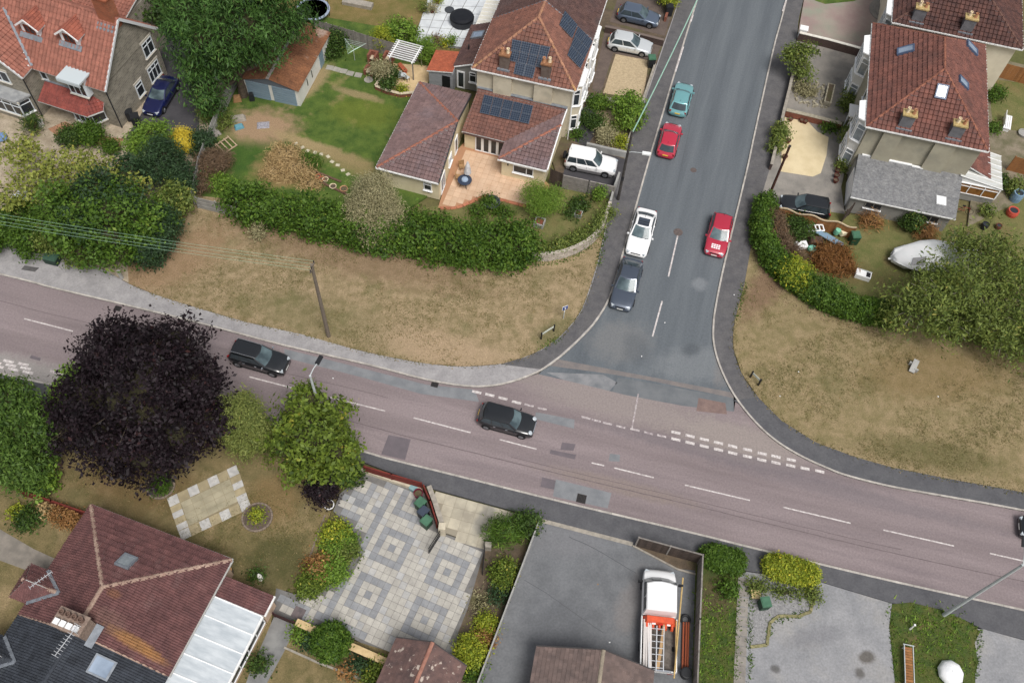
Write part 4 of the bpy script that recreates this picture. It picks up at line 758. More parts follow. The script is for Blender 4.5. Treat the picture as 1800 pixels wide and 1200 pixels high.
b = MB(); b.add([(hx, 6.4, 2.75), (hx+1.6, 6.4, 2.45), (hx+1.6, 10, 2.45), (hx, 10, 2.75), (hx, 6.4, 2.69), (hx+1.6, 6.4, 2.39), (hx+1.6, 10, 2.39), (hx, 10, 2.69)], [[0, 1, 2, 3], [7, 6, 5, 4], [0, 4, 5, 1], [1, 5, 6, 2], [2, 6, 7, 3], [3, 7, 4, 0]]); b.build('canopy', MATS['polycarbonate'], hR, world=False)
b = MB(); b.tube([(hx+.9, 5.2, 2.9), (hx+.9, 5.2, 3.9)], .12, 10); b.build('flue', M('steel', C(196, 200, 204), rough=.25, metal=.8), hR, world=False)
hF, LF, fF = hip_house('cream house with dark brown tiled roof behind the red-roofed house', (1569, 39), (1797, 87), 6.4, 14.2, 10.0, 5.0, M('pale_cream_render', C(216, 206, 184), C(204, 194, 172), .8), M('dark_brown_tiles', C(108, 74, 66), C(80, 58, 56), 1.5, island=.13, grain=.12), M('brown_ridge', C(120, 88, 76), C(104, 76, 68), 3))
stack(hF, fF['S'], 1612, 34, 1.1, 8.05); stack(hF, fF['S'], 1698, 52, 1.1, 8.05)
bay_w(hF, .35, 1.0, 3.6, .8, 6.2, [(3.8, 5.7), (.9, 2.6)], mRenderW)
st = thing('entrance_steps', Q(1563, 22).xy.to_3d(), thA, 'half-round grey entrance steps beside the pink drive', 'steps')
for k in range(4): b = MB(); b.lathe((0, 0, 0), [(2.2-.45*k, 0.05+.15*k), (2.2-.45*k, .22+.15*k), (.02, .22+.15*k)], 28); b.build('step', mConc, st, world=False)
oS = Q(-12, 97, 5.0); tS = ang(oS, Q(186, 160, 5.0))
hS = thing('stone_house', (oS.x, oS.y, 0), tS, 'grey stone house with orange pantiled roof, two dormers and brick chimney', 'house')
mStone = MBR('rubble_stone', C(150, 143, 128), C(126, 119, 106), C(158, 152, 140), .42, .2, tS, msize=.018)
mPan = M('orange_pantiles', C(162, 105, 89), C(142, 93, 79), 1.6, island=.13, grain=.12, gscale=8, c3=C(146, 92, 78), s3=.5, t3=.56, w3=.2)
e5 = 5.0; rz_ = 9.45; ry = 4.45; GX = 11.75; BY = 8.6
fFront = [(-9, -.1, e5), (GX, -.1, e5), (GX, ry, rz_), (-9, ry, rz_)]; fBack = [(-9, ry, rz_), (GX, ry, rz_), (GX, BY, 5.3), (-9, BY, 5.3)]
make_roof(hS, [fFront, fBack], mPan, [((-9, ry, rz_), (GX, ry, rz_))], mPan, tw=.38, th=.48, prof='pan', roll=.08, lift=.07, r=.13)
b = MB(); b.prism([(-9, .3), (GX-.35, .3), (GX-.35, BY-.4), (-9, BY-.4)], 0, e5+.1)
b.add([(GX-.35, .3, e5), (GX-.35, BY-.4, e5), (GX-.35, ry, rz_-.2)], [[0, 1, 2]]); b.build('wall', mStone, hS, world=False)
b = MB(); b.bar((GX-.0, -.1, e5-.05), (GX-.0, ry, rz_-.05), .1, .22); b.bar((GX, ry, rz_-.05), (GX, BY, 5.25), .1, .26); b.build('barge_board', M('pale_barge', C(206, 208, 210), rough=.5), hS, world=False)
wx0, wx1, wy, wr = -3.4, 4.2, -1.5, 8.0
wc = (wx0+wx1)/2
make_roof(hS, [[(wx1, wy, e5), (wx1, .05, e5+.1), (wc, ry-1.35, wr), (wc, wy, wr)], [(wc, wy, wr), (wc, ry-1.35, wr), (wx0, .05, e5+.1), (wx0, wy, e5)]], mPan, [((wc, wy, wr), (wc, ry-1.2, wr))], mPan, tw=.38, th=.48, prof='pan', roll=.08, lift=.07, name='wing_roof')
b = MB(); b.prism([(wx0+.3, wy+.3), (wx1-.3, wy+.3), (wx1-.3, .5), (wx0+.3, .5)], 0, e5); b.add([(wx0+.3, wy+.3, e5), (wx1-.3, wy+.3, e5), (wc, wy+.3, wr-.3)], [[0, 1, 2]]); b.build('wing_wall', mStone, hS, world=False)
b = MB(); b.bar((wx1, wy, e5-.02), (wc, wy, wr-.02), .1, .24); b.bar((wx0, wy, e5-.02), (wc, wy, wr-.02), .1, .24); b.build('barge_board', MATS['pale_barge'], hS, world=False)
b = MB(); b.bar((wx1+.02, -.02, e5+.24), (wc+.1, ry-1.5, wr+.16), .22, .06); b.build('valley_lead', mLead, hS, world=False)
mStoneTrim = M('stone_trim', C(196, 190, 178), C(182, 176, 164), 2)
mUP = M('pale_grey_upvc', C(206, 212, 216), rough=.5)
window(hS, (wx0+.3, wy+.3), (wx1-.3, wy+.3), 2.6, 5.2, 3.4, 4.7, 3, 1, fm=mUP, lintel=mStoneTrim)
def dormer(px, py):
    c, u, v, n = on_facet(fFront, px, py, hS); x, y = c.x, c.y; z0 = c.z-.1; w_ = .95; zt_ = z0+1.15; rp = zt_+.75; back = (rp-e5)/(rz_-e5)*(ry+.1)-.1; eb = (zt_-e5)/(rz_-e5)*(ry+.1)-.1
    b = MB(); b.add([(x-w_, y, z0), (x+w_, y, z0), (x+w_, y, zt_), (x, y, rp-.08), (x-w_, y, zt_), (x-w_, eb, zt_), (x+w_, eb, zt_)], [[0, 1, 2, 3, 4], [1, 6, 2], [0, 4, 5]]); d = b.build('dormer', M('dormer_white', C(222, 224, 226), rough=.5), hS, world=False)
    make_roof(hS, [[(x+w_+.22, y-.28, zt_-.16), (x+w_+.22, eb-.25, zt_-.16), (x, back, rp), (x, y-.28, rp)], [(x, y-.28, rp), (x, back, rp), (x-w_-.22, eb-.25, zt_-.16), (x-w_-.22, y-.28, zt_-.16)]], M('dormer_tiles', C(166, 96, 76), C(142, 82, 68), 1.6, island=.13), [((x, y-.28, rp), (x, back, rp))], None, tw=.28, th=.3, prof='roman', name='dormer_roof', r=.09, roll=.03, thick=.1)
    window(hS, (x-w_, y), (x+w_, y), .42, 1.48, z0+.25, zt_-.05, 2, 1, fm=M('brown_frame', C(132, 66, 42), rough=.5), sill=False)
    b = MB(); b.box((x, y-.22, z0+.02), (2*w_+.4, .5, .06), mtx=Matrix.Rotation(math.radians(40), 4, 'X')); b.build('apron_lead', mLead, hS, world=False)
    for s in (-1, 1): b = MB(); b.bar((x, y-.3, rp-.05), (x+s*(w_+.24), y-.3, zt_-.21), .06, .16); b.build('barge_board', mWhite, hS, world=False)
dormer(57, 61); dormer(126, 77)
c = TL(hS, 138, 150, 4.6)
b = MB(); b.box((c.x, .75, 4.7), (2.0, 2.0, 2.0)); b.build('eaves_dormer', mUP, hS, world=False)
b = MB(); b.box((c.x, .35, 5.78), (2.4, 2.6, .16)); b.box((c.x, -.93, 5.62), (2.4, .08, .3)); b.build('hood', M('hood_grey', C(186, 196, 200), rough=.4), hS, world=False)
window(hS, (c.x-1.0, -.26), (c.x+1.0, -.26), .1, 1.9, 3.7, 5.2, 3, 1, fm=mUP, lintel=mStoneTrim)
window(hS, (wx1-.3, .3), (GX-.35, .3), .5, 1.2, 3.6, 4.6, 1, 1, fm=mUP, lintel=mStoneTrim)
p0 = TL(hS, 68, 176, 2.5); p1 = TL(hS, 181, 196, 2.5)
px0, px1, pyf = p0.x, p1.x, -1.5
make_roof(hS, [[(px0, pyf, 2.5), (px1-.9, pyf, 2.5), (px1-1.7, .3, 3.5), (px0, .3, 3.5)], [(px1-.9, pyf, 2.5), (px1, pyf+1.2, 2.5), (px1-.2, .3, 2.9), (px1-1.7, .3, 3.5)]], M('porch_tiles', C(150, 78, 68), C(126, 68, 62), 1.5, island=.13), [((px1-.9, pyf, 2.5), (px1-1.7, .3, 3.5))], None, tw=.3, th=.33, name='porch_roof', r=.09)
b = MB(); b.bar((px0, .22, 3.56), (px1-1.2, .22, 3.56), .2, .06); b.build('flashing', mLead, hS, world=False)
bx0 = px1-3.6
pts = [(bx0, .3), (bx0+.5, -.95), (px1-1.2, -.95), (px1-.5, .3)]
b = MB(); b.prism(pts, 0, 2.45); b.build('bay', mStone, hS, world=False)
for a, cc, k in ((pts[0], pts[1], 1), (pts[1], pts[2], 3), (pts[2], pts[3], 1)):
    L_ = math.hypot(cc[0]-a[0], cc[1]-a[1]); window(hS, a, cc, .1, L_-.1, .9, 2.3, k, 2, fm=mUP, lintel=mStoneTrim)
b = MB(); b.box((bx0-1.6, .27, 1.05), (1.0, .08, 2.1)); b.build('front_door', M('grey_door', C(110, 122, 126), rough=.5), hS, world=False)
b = MB(); b.prism([(wx0+.4, wy-.9), (2.9, wy-.9), (3.5, wy+.35), (wx0+.4, wy+.35)], 0, 2.5); b.build('bay', mStone, hS, world=False)
b = MB(); b.prism([(wx0+.2, wy-1.1), (3.05, wy-1.1), (3.75, wy+.34), (wx0+.2, wy+.34)], 2.5, 2.68); b.build('bay_roof', M('bay_felt', C(160, 162, 162), C(138, 140, 142), 2, rough=.9), hS, world=False)
window(hS, (wx0+.4, wy-.9), (2.9, wy-.9), 1.4, 6.2, .8, 2.35, 5, 2, fm=mUP, lintel=mStoneTrim); window(hS, (2.9, wy-.9), (3.5, wy+.35), .1, 1.2, .8, 2.35, 1, 2, fm=mUP)
for (px, py, z, w_, h_, k) in ((243, 78, 4.3, 1.5, 1.6, 2), (261, 122, 1.7, 1.7, 1.7, 3), (235, 153, 1.6, 1.0, 1.5, 1)):
    c = TL(hS, px, py, z); u = c.y-.3
    window(hS, (GX-.35, .3), (GX-.35, BY-.4), u-w_/2, u+w_/2, z-h_/2, z+h_/2, k, 2, fm=mUP, lintel=mStoneTrim)
b = MB(); b.tube([(GX-.3, .28, 0), (GX-.3, .22, e5-.2)], .055, 6); b.tube([(wx1-.28, wy+.2, 0), (wx1-.28, wy+.2, e5-.2)], .055, 6); b.build('downpipe', mPipe, hS, world=False)
chimney(hS, (GX-1.0, ry+.05, 0), 1.5, .95, 8.4, 11.4, MBR('chimney_brick', C(176, 92, 56), C(150, 78, 50), C(150, 120, 96), .23, .085, tS, msize=.01), ((-.4, 0), (.05, 0), (.45, 0)), [mPot], cap=M('chim_cap', C(160, 92, 64)))
b = MB(); b.box((GX-1.0, ry-.75, 8.75), (1.75, .6, .1), mtx=Matrix.Rotation(math.radians(44), 4, 'X')); b.build('flashing', mLead, hS, world=False)
make_roof(hS, [[(3.5, BY-1.5, 6.2), (9.3, BY-1.5, 6.2), (9.3, BY+3.5, 7.6), (3.5, BY+3.5, 7.6)]], mPan, (), tw=.33, th=.38, prof='pan', roll=.06, name='rear_roof')
b = MB(); b.prism([(3.7, BY-.4), (9.1, BY-.4), (9.1, BY+3.4), (3.7, BY+3.4)], 0, 6.2); b.build('rear_wall', mStone, hS, world=False)
oG = Q(425, 137, 2.2); tG = ang(oG, Q(522, 158, 2.2)); gd = thing('double_garage', (oG.x, oG.y, 0), tG, 'white double garage with two pale blue doors and moss-covered roof', 'garage')
gw, gl, gr = 5.55, 8.3, 2.95
mMoss = M('mossy_sheet_roof', C(146, 98, 66), C(116, 78, 56), 1.3, 8, lo=.3, hi=.7, grain=.25, gscale=6, c3=C(168, 150, 138), s3=.28, t3=.52, w3=.12, bump=.8, bscale=8, rough=.95)
b = MB()
for (xa, za, xb, zb) in ((-.2, 2.15, gw/2, gr), (gw/2, gr, gw+.2, 2.15)):
    N_ = 56
    for k in range(N_):   # corrugations run down the slope
        y0 = -.2+(gl+.4)*k/N_; y1 = -.2+(gl+.4)*(k+1)/N_; h0 = .03*(k % 2); h1 = .03*((k+1) % 2)
        b.face([(xa, y0, za+h0), (xb, y0, zb+h0), (xb, y1, zb+h1), (xa, y1, za+h1)])
b.build('roof', mMoss, gd, world=False)
b = MB(); b.prism([(0, 0), (gw, 0), (gw, gl), (0, gl)], 0, 2.1); b.add([(0, 0, 2.1), (gw, 0, 2.1), (gw/2, 0, gr-.06)], [[0, 1, 2]]); b.add([(0, gl, 2.1), (gw/2, gl, gr-.06), (gw, gl, 2.1)], [[0, 1, 2]]); b.build('wall', mRenderW, gd, world=False)
mBlueDoor = M('pale_blue_door', C(132, 152, 166), C(120, 140, 154), 1, rough=.5, stretch=(1, 1, .1))
for x in (.3, 2.95):
    b = MB(); b.box((x+1.15, -.03, 1.0), (2.3, .06, 2.0)); d = b.build('garage_door', mBlueDoor, gd, world=False)
    for k in range(7): b = MB(); b.box((x+1.15, -.075, .2+k*.28), (2.24, .03, .2)); b.build('door_panel', mBlueDoor, d, world=False)
b = MB(); b.add([(-.05, -.04, 2.05), (gw+.05, -.04, 2.05), (gw/2, -.04, gr-.05)], [[0, 1, 2]]); b.build('gable_board', M('gable_dark', C(104, 112, 122), rough=.7), gd, world=False)
b = MB(); b.box((gw+.03, 5.9, 1.0), (.05, .9, 2.0)); b.build('side_door', mBlueDoor, gd, world=False)
for y in (2.2, 3.4): b = MB(); b.box((gw+.02, y, 1.2), (.04, .12, .8)); b.build('slot_window', mGlass, gd, world=False)
b = MB(); b.bar((gw/2, -.25, gr+.05), (gw/2, gl+.2, gr+.05), .3, .06); b.build('ridge_cap', M('ridge_grey', C(150, 142, 136)), gd, world=False)
oB = Q(160, 888, 2.7); tB = ang(oB, Q(408, 984, 2.7))
hM = thing('bungalow', (oB.x, oB.y, 0), tB, 'bungalow with maroon hipped tile roof spotted with orange lichen', 'house')
BW, BE, PYB = 10.9, 2.7, -8.05; pk = (5.3, -5.05, 5.6)
mMar = M('maroon_tiles', C(122, 84, 82), C(104, 72, 72), 1.4, island=.13, grain=.14, gscale=9, c3=C(122, 92, 90), s3=.6, t3=.58, w3=.15,
         sfine=4.0, spots=[(Q(235, 1128, 4.2), tB-.1, (2.4, .55), C(176, 130, 70), .55), (Q(270, 1152, 3.6), tB-.1, (1.4, .4), C(172, 124, 70), .4), (Q(203, 1045, 5), tB, (.6, .4), C(160, 112, 70), .35), (Q(188, 1090, 5), tB, (1.6, 1.0), C(140, 112, 98), .3)])
mMarR = M('mortared_ridge', C(172, 148, 132), C(150, 122, 108), 3, island=.12)
fN = [(BW, 0, BE), (0, 0, BE), pk]; fEe = [(BW, PYB, BE), (BW, 0, BE), pk, (pk[0], PYB, pk[2])]; fWw = [(0, 0, BE), (0, PYB, BE), (pk[0], PYB, pk[2]), pk]
def house_roof_lower(h, fac, mat, rid, singles): return make_roof(h, fac, mat, rid, mMarR, tw=.32, th=.45, prof='double', roll=.07, lift=.11, singles=singles, r=.15)
house_roof_lower(hM, [fEe, fN, fWw], mMar, [((0, 0, BE), pk), ((BW, 0, BE), pk), (pk, (pk[0], PYB, pk[2]))], 300)
c, u, v, n = on_facet(fN, 222, 989, hM); skylight(hM, c, u, v, n, 1.0, 1.1, gm=mGlassW)
q0 = TL(hM, 54, 991, 2.7); q1 = TL(hM, 36, 1056, 2.7); zb_ = 2.7; xr = min(q0.x, q1.x)
yc = (q0.y+q1.y)/2; hw = abs(q0.y-q1.y)/2
bh = 3.9; bxr = 0.0+(bh-BE)/(pk[2]-BE)*pk[0]
make_roof(hM, [[(xr, q0.y, zb_), (xr+1.0, yc, bh), (xr, q1.y, zb_)][::-1], [(0.1, q0.y, zb_+.04), (xr, q0.y, zb_), (xr+1.0, yc, bh), (bxr, yc, bh)], [(xr, q1.y, zb_), (.1, q1.y, zb_+.04), (bxr, yc, bh), (xr+1.0, yc, bh)]], mMar, [((xr+.6, yc, bh-.3), (bxr, yc, bh))], mMarR, tw=.34, th=.38, prof='double', name='bay_roof')
for ys in (q0.y, q1.y): b = MB(); b.bar((.05, ys, BE+.2), (bxr, yc, bh+.15), .22, .06); b.build('valley_lead', mLead, hM, world=False)
b = MB(); b.prism([(xr+.25, q0.y-.2), (xr+.25, q1.y+.2), (.4, q1.y+.2), (.4, q0.y-.2)], 0, 2.6); b.build('bay_wall', mRenderP, hM, world=False)
b = MB(); b.prism([(.3, -.3), (BW-.3, -.3), (BW-.3, PYB), (.3, PYB)], 0, BE); b.build('wall', mRenderP, hM, world=False)
for a, c_ in (((-.05, .05), (BW+.05, .05)), ((BW+.05, 0), (BW+.05, PYB)), ((-.05, 0), (-.05, q0.y))): gutter(hM, (a[0], a[1], BE-.08), (c_[0], c_[1], BE-.08), M('grey_gutter', C(176, 176, 172)))
window(hM, (BW-.3, PYB), (BW-.3, -.3), 5.2, 6.6, 1.1, 2.2, 2, 1); window(hM, (BW-.3, PYB), (BW-.3, -.3), .8, 3.6, .6, 2.2, 3, 1)
mTranslucent = M('milky_polycarbonate', C(192, 198, 202), C(170, 178, 184), .8, rough=.25, stretch=(1, .3, 1), rot=tB)
la = TL(hM, 402, 1014, 2.4); lb = TL(hM, 479, 1052, 2.1); lc = TL(hM, 466, 1083, 2.1); ld = TL(hM, 394, 1043, 2.4)
sx1 = lb.x; sy1 = la.y; sy0 = lc.y
make_roof(hM, [[(BW-.28, sy0, 2.42), (sx1, sy0, 2.1), (sx1, sy1, 2.1), (BW-.28, sy1, 2.42)]], mMar, (), tw=.34, th=.38, prof='double', name='store_roof')
b = MB(); b.prism([(BW-.3, sy0+.05), (sx1-.15, sy0+.05), (sx1-.15, sy1-.15), (BW-.3, sy1-.15)], 0, 2.1); b.build('store_wall', mRenderP, hM, world=False)
gutter(hM, (sx1+.05, sy0, 2.05), (sx1+.05, sy1, 2.05), r=.08)
cvB = thing('conservatory', hM.location, tB, 'conservatory with milky white roof panels beside the maroon bungalow', 'conservatory')
cy1 = sy0-.06; cy0 = cy1-6.5; cxo = sx1-.1
for k in range(5):
    ya = cy1-(cy1-cy0)*k/5-.03; yb = cy1-(cy1-cy0)*(k+1)/5+.03; b = MB(); xa, xb = BW-.25, cxo
    b.add([(xa, yb, 2.45), (xb, yb, 2.05), (xb, ya, 2.05), (xa, ya, 2.45), (xa, yb, 2.42), (xb, yb, 2.02), (xb, ya, 2.02), (xa, ya, 2.42)], [[0, 1, 2, 3], [7, 6, 5, 4], [0, 4, 5, 1], [1, 5, 6, 2], [2, 6, 7, 3], [3, 7, 4, 0]]); b.build('roof_panel', mTranslucent, cvB, world=False)
    b = MB(); b.bar((xa, ya+.03, 2.48), (xb, ya+.03, 2.08), .07, .06); b.build('glazing_bar', mWhite, cvB, world=False)
b = MB(); b.prism([(BW-.29, cy0), (cxo-.08, cy0), (cxo-.08, cy1), (BW-.29, cy1)], 0, .7); b.build('dwarf_wall', mRenderP, cvB, world=False)
window(cvB, (cxo-.08, cy0), (cxo-.08, cy1), .02, cy1-cy0-.02, .7, 1.98, 6, 2, sill=False)
gutter(cvB, (cxo+.04, cy0, 2.02), (cxo+.04, cy1, 2.02), r=.07)
hD = thing('bungalow', hM.location, tB, 'dark slate-coloured half of the bungalow pair at the bottom left corner', 'house')
mSlate = M('slate_tiles', C(70, 75, 84), C(58, 62, 70), 1.4, island=.13, grain=.14, gscale=9, c3=C(84, 90, 96), s3=.6, t3=.58, w3=.15)
P2 = PYB-3.0; pk2 = (pk[0], P2, pk[2]); PE = PYB*2
fDE = [(BW, PE, BE), (BW, PYB-.02, BE), (pk[0], PYB-.02, pk[2]), (pk[0], P2, pk[2])]; fDW = [(0, PYB-.02, BE), (0, PE, BE), (pk[0], P2, pk[2]), (pk[0], PYB-.02, pk[2])]
make_roof(hD, [fDE, fDW, [(0, PE, BE), (BW, PE, BE), pk2]], mSlate, [((pk[0], PYB, pk[2]), pk2), ((0, PE, BE), pk2), ((BW, PE, BE), pk2)], mSlate, tw=.32, th=.45, prof='double', roll=.06, lift=.1, r=.13)
b = MB(); b.prism([(.3, PYB-.01), (BW-.3, PYB-.01), (BW-.3, PE+.3), (.3, PE+.3)], 0, BE); b.build('wall', mRenderP, hD, world=False)
c, u, v, n = on_facet(fDE, 178, 1172, hD); skylight(hD, c, u, v, n, 1.2, 1.4)
b = MB(); b.bar((pk[0]+.1, PYB, pk[2]+.1), (BW, PYB, BE+.09), .1, .05); b.bar((pk[0]-.1, PYB, pk[2]+.1), (0, PYB, BE+.09), .1, .05); b.build('party_strip', mMarR, hD, world=False)
yd = PYB-1.5-hw*1.0
make_roof(hD, [[(xr, yd+hw, zb_), (xr+1.0, yd, bh), (xr, yd-hw, zb_)][::-1], [(0.1, yd+hw, zb_+.04), (xr, yd+hw, zb_), (xr+1.0, yd, bh), (bxr, yd, bh)], [(xr, yd-hw, zb_), (.1, yd-hw, zb_+.04), (bxr, yd, bh), (xr+1.0, yd, bh)]], mSlate, [((xr+.6, yd, bh-.3), (bxr, yd, bh))], None, tw=.34, th=.38, prof='double', name='bay_roof')
for s in (1, -1): b = MB(); b.bar((.05, yd+hw*s, BE+.2), (bxr, yd, bh+.15), .22, .06); b.build('valley_lead', mLead, hD, world=False)
mCB = M('grey_brick', C(156, 136, 122), C(130, 112, 102), 6, grain=.1)
zc = 6.6
ch_ = TL(hM, 124, 1092, zc); 
chx, chy = ch_.x, ch_.y
b = MB(); b.box((chx, chy, (4.2+zc)/2), (1.9, 1.1, zc-4.2)); o = b.build('chimney', mCB, hM, world=False)
b = MB(); b.box((chx, chy, zc+.05), (2.05, 1.25, .1)); b.build('cap', mCB, o, world=False)
for k in range(4):
    b = MB(); b.lathe((chx-.66+k*.44, chy+.28, zc+.1), [(.17, 0), (.16, .3), (.18, .34), (.18, .38), (.12, .38), (.11, .2), (.01, .18)], 12); b.build('chimney_pot', M('brown_pot', C(128, 104, 92), C(110, 88, 78), 4), o, world=False)
    b = MB(); b.box((chx-.66+k*.44, chy-.3, zc+.32), (.34, .36, .1)); b.box((chx-.66+k*.44, chy-.3, zc+.18), (.26, .26, .2)); b.build('pot_cowl', mWhite, o, world=False)
b = MB(); b.box((chx+1.15, chy-.1, 5.2), (.5, 1.4, .12), mtx=Matrix.Rotation(math.radians(28), 4, 'Y')); b.build('flashing', mLead, hM, world=False)
mAl = M('aerial_metal', C(206, 208, 210), rough=.4, metal=.5)
def aerial(parent, p, dirv, n_, L_, el):
    b = MB(); p = Vector(p); d = Vector(dirv).normalized(); s = d.cross(Vector((0, 0, 1))).normalized()
    b.tube([(p.x, p.y, p.z-1.2), p], .025, 5); b.bar(p-d*L_*.2, p+d*L_*.8, .04, .04)
    for k in range(n_): q = p-d*L_*.2+d*L_*k/(n_-1); b.bar(q-s*el, q+s*el, .025, .025)
    return b.build('aerial', mAl, parent, world=False)
aerial(hM, (chx+.9, chy-.5, zc+.9), (-.1, -1, 0), 11, 2.0, .25)
aerial(hM, tuple(TL(hM, 83, 1010, 5.2)), (-.5, -1, 0), 8, 1.5, .14)
def gable_garage(label, pa, pb, rx, L_, rmat, e=2.4, rzz=3.5, rim=None, tw=.24, th=.26):
    o = Q(*pa, e); w_ = (Q(*pb, e)-o).length; th_ = ang(o, Q(*pb, e)); t = thing('garage', (o.x, o.y, 0), th_, label, 'garage')
    sk = .9
    f1 = [(0, 0, e), (0, -L_, e), (rx, -L_, rzz), (rx, sk*0+.0+.35, rzz)]; f2 = [(rx, .35, rzz), (rx, -L_, rzz), (w_, -L_, e), (w_, 0, e)]
    make_roof(t, [f1, f2], rmat, [((rx, .35, rzz), (rx, -L_, rzz))], rim, tw=tw, th=th, prof='flat', roll=0, lift=.03, r=.13, stag=True)
    b = MB(); b.prism([(.25, -.3), (w_-.25, -.3), (w_-.25, -L_+.3), (.25, -L_+.3)], 0, e); b.add([(.25, -.3, e), (rx, -.3, rzz-.15), (w_-.25, -.3, e)], [[0, 1, 2]]); b.build('wall', mRenderP, t, world=False)
    b = MB(); b.bar((0, .02, e-.05), (rx, .37, rzz-.05), .08, .18); b.bar((rx, .37, rzz-.05), (w_, .02, e-.05), .08, .18); b.build('barge_board', M('dark_barge2', C(74, 70, 70)), t, world=False)
    b = MB(); b.box((w_/2, -.26, 1.05), (2.3, .06, 2.1)); b.build('garage_door', M('brown_door', C(92, 70, 58), rough=.6), t, world=False)
    return t
gable_garage('brown tiled garage roof behind the white pickup on the asphalt drive', (943, 1135), (1150, 1178), 4.26, 7.0, M('brown_plain_tiles', C(122, 104, 98), C(104, 90, 86), 1.4, island=.13, grain=.12), rim=M('pale_ridge', C(154, 142, 124), C(134, 124, 110), 3), tw=.26, th=.28)
gable_garage('lichen-speckled garage roof at the bottom of the slab patio', (697, 1120), (820, 1170), 2.45, 7.0, M('speckled_tiles', C(118, 92, 86), C(96, 78, 76), 1.4, island=.13, grain=.15, c3=C(178, 164, 152), s3=2.2, t3=.6, w3=.05), rim=M('pink_ridge', C(170, 122, 104), C(150, 104, 90), 3), tw=.24, th=.26)
def paint(name, c, metal=0.0, rough=.28): return M('paint_'+name, c, rough=rough, metal=metal, coat=1.0, spec=.6)
mTyre = M('tyre', C(36, 36, 38), rough=.9); mRim = M('alloy', C(150, 152, 156), rough=.35, metal=.7); mTrim = M('black_trim', C(34, 35, 38), rough=.6)
mCarGlass = M('car_glass', C(60, 70, 76), C(74, 86, 92), 1.0, rough=.08, spec=.5); mScreen = M('windscreen_glass', C(104, 122, 127), C(66, 80, 86), .9, 2, rough=.12, spec=.3)
mHead = M('headlamp', C(176, 184, 190), rough=.12); mTail = M('tail_lamp', C(150, 26, 26), rough=.2); mChrome = M('chrome', C(214, 216, 220), rough=.15, metal=.9)
mPlateY = M('yellow_plate', C(222, 184, 60), rough=.5); mPlateW = M('white_plate', C(226, 226, 220), rough=.5)
def lerp(a, b, t): return a+(b-a)*t
def curve(pts, x):
    for i in range(len(pts)-1):
        if x <= pts[i+1][0]:
            t = (x-pts[i][0])/(pts[i+1][0]-pts[i][0]); t = t*t*(3-2*t)*.6+t*.4; return lerp(pts[i][1], pts[i+1][1], t)
    return pts[-1][1]
CARS = {   # top: (x fraction from the rear, height of bonnet/boot/waist); cabin: base and roof ends as fractions
 'hatch': dict(L=4.0, W=1.72, H=1.45, top=[(0, .62), (.03, .86), (.12, .92), (.62, .93), (.72, .92), (.88, .80), (.97, .66), (1, .5)], cab=(.035, .72, .13, .53), wr=.74, win=2),
 'sedan': dict(L=4.6, W=1.78, H=1.42, top=[(0, .6), (.03, .86), (.15, .93), (.6, .93), (.7, .92), (.88, .80), (.97, .66), (1, .5)], cab=(.10, .71, .27, .52), wr=.72, win=2),
 'liftback': dict(L=4.65, W=1.8, H=1.43, top=[(0, .62), (.03, .88), (.12, .94), (.6, .93), (.7, .92), (.88, .80), (.97, .66), (1, .5)], cab=(.05, .71, .26, .52), wr=.72, win=2),
 'suv': dict(L=4.75, W=1.88, H=1.76, top=[(0, .7), (.025, 1.0), (.1, 1.05), (.62, 1.06), (.7, 1.05), (.9, .95), (.98, .8), (1, .6)], cab=(.03, .73, .09, .55), wr=.78, win=3),
 'wagon4x4': dict(L=4.45, W=1.8, H=1.76, top=[(0, .75), (.02, 1.02), (.1, 1.05), (.62, 1.06), (.7, 1.05), (.93, .97), (.985, .85), (1, .6)], cab=(.01, .71, .05, .56), wr=.82, win=3),
 'mini': dict(L=4.15, W=1.76, H=1.46, top=[(0, .68), (.03, .92), (.1, .96), (.68, .95), (.76, .94), (.92, .86), (.985, .72), (1, .52)], cab=(.03, .75, .1, .60), wr=.76, win=3)}
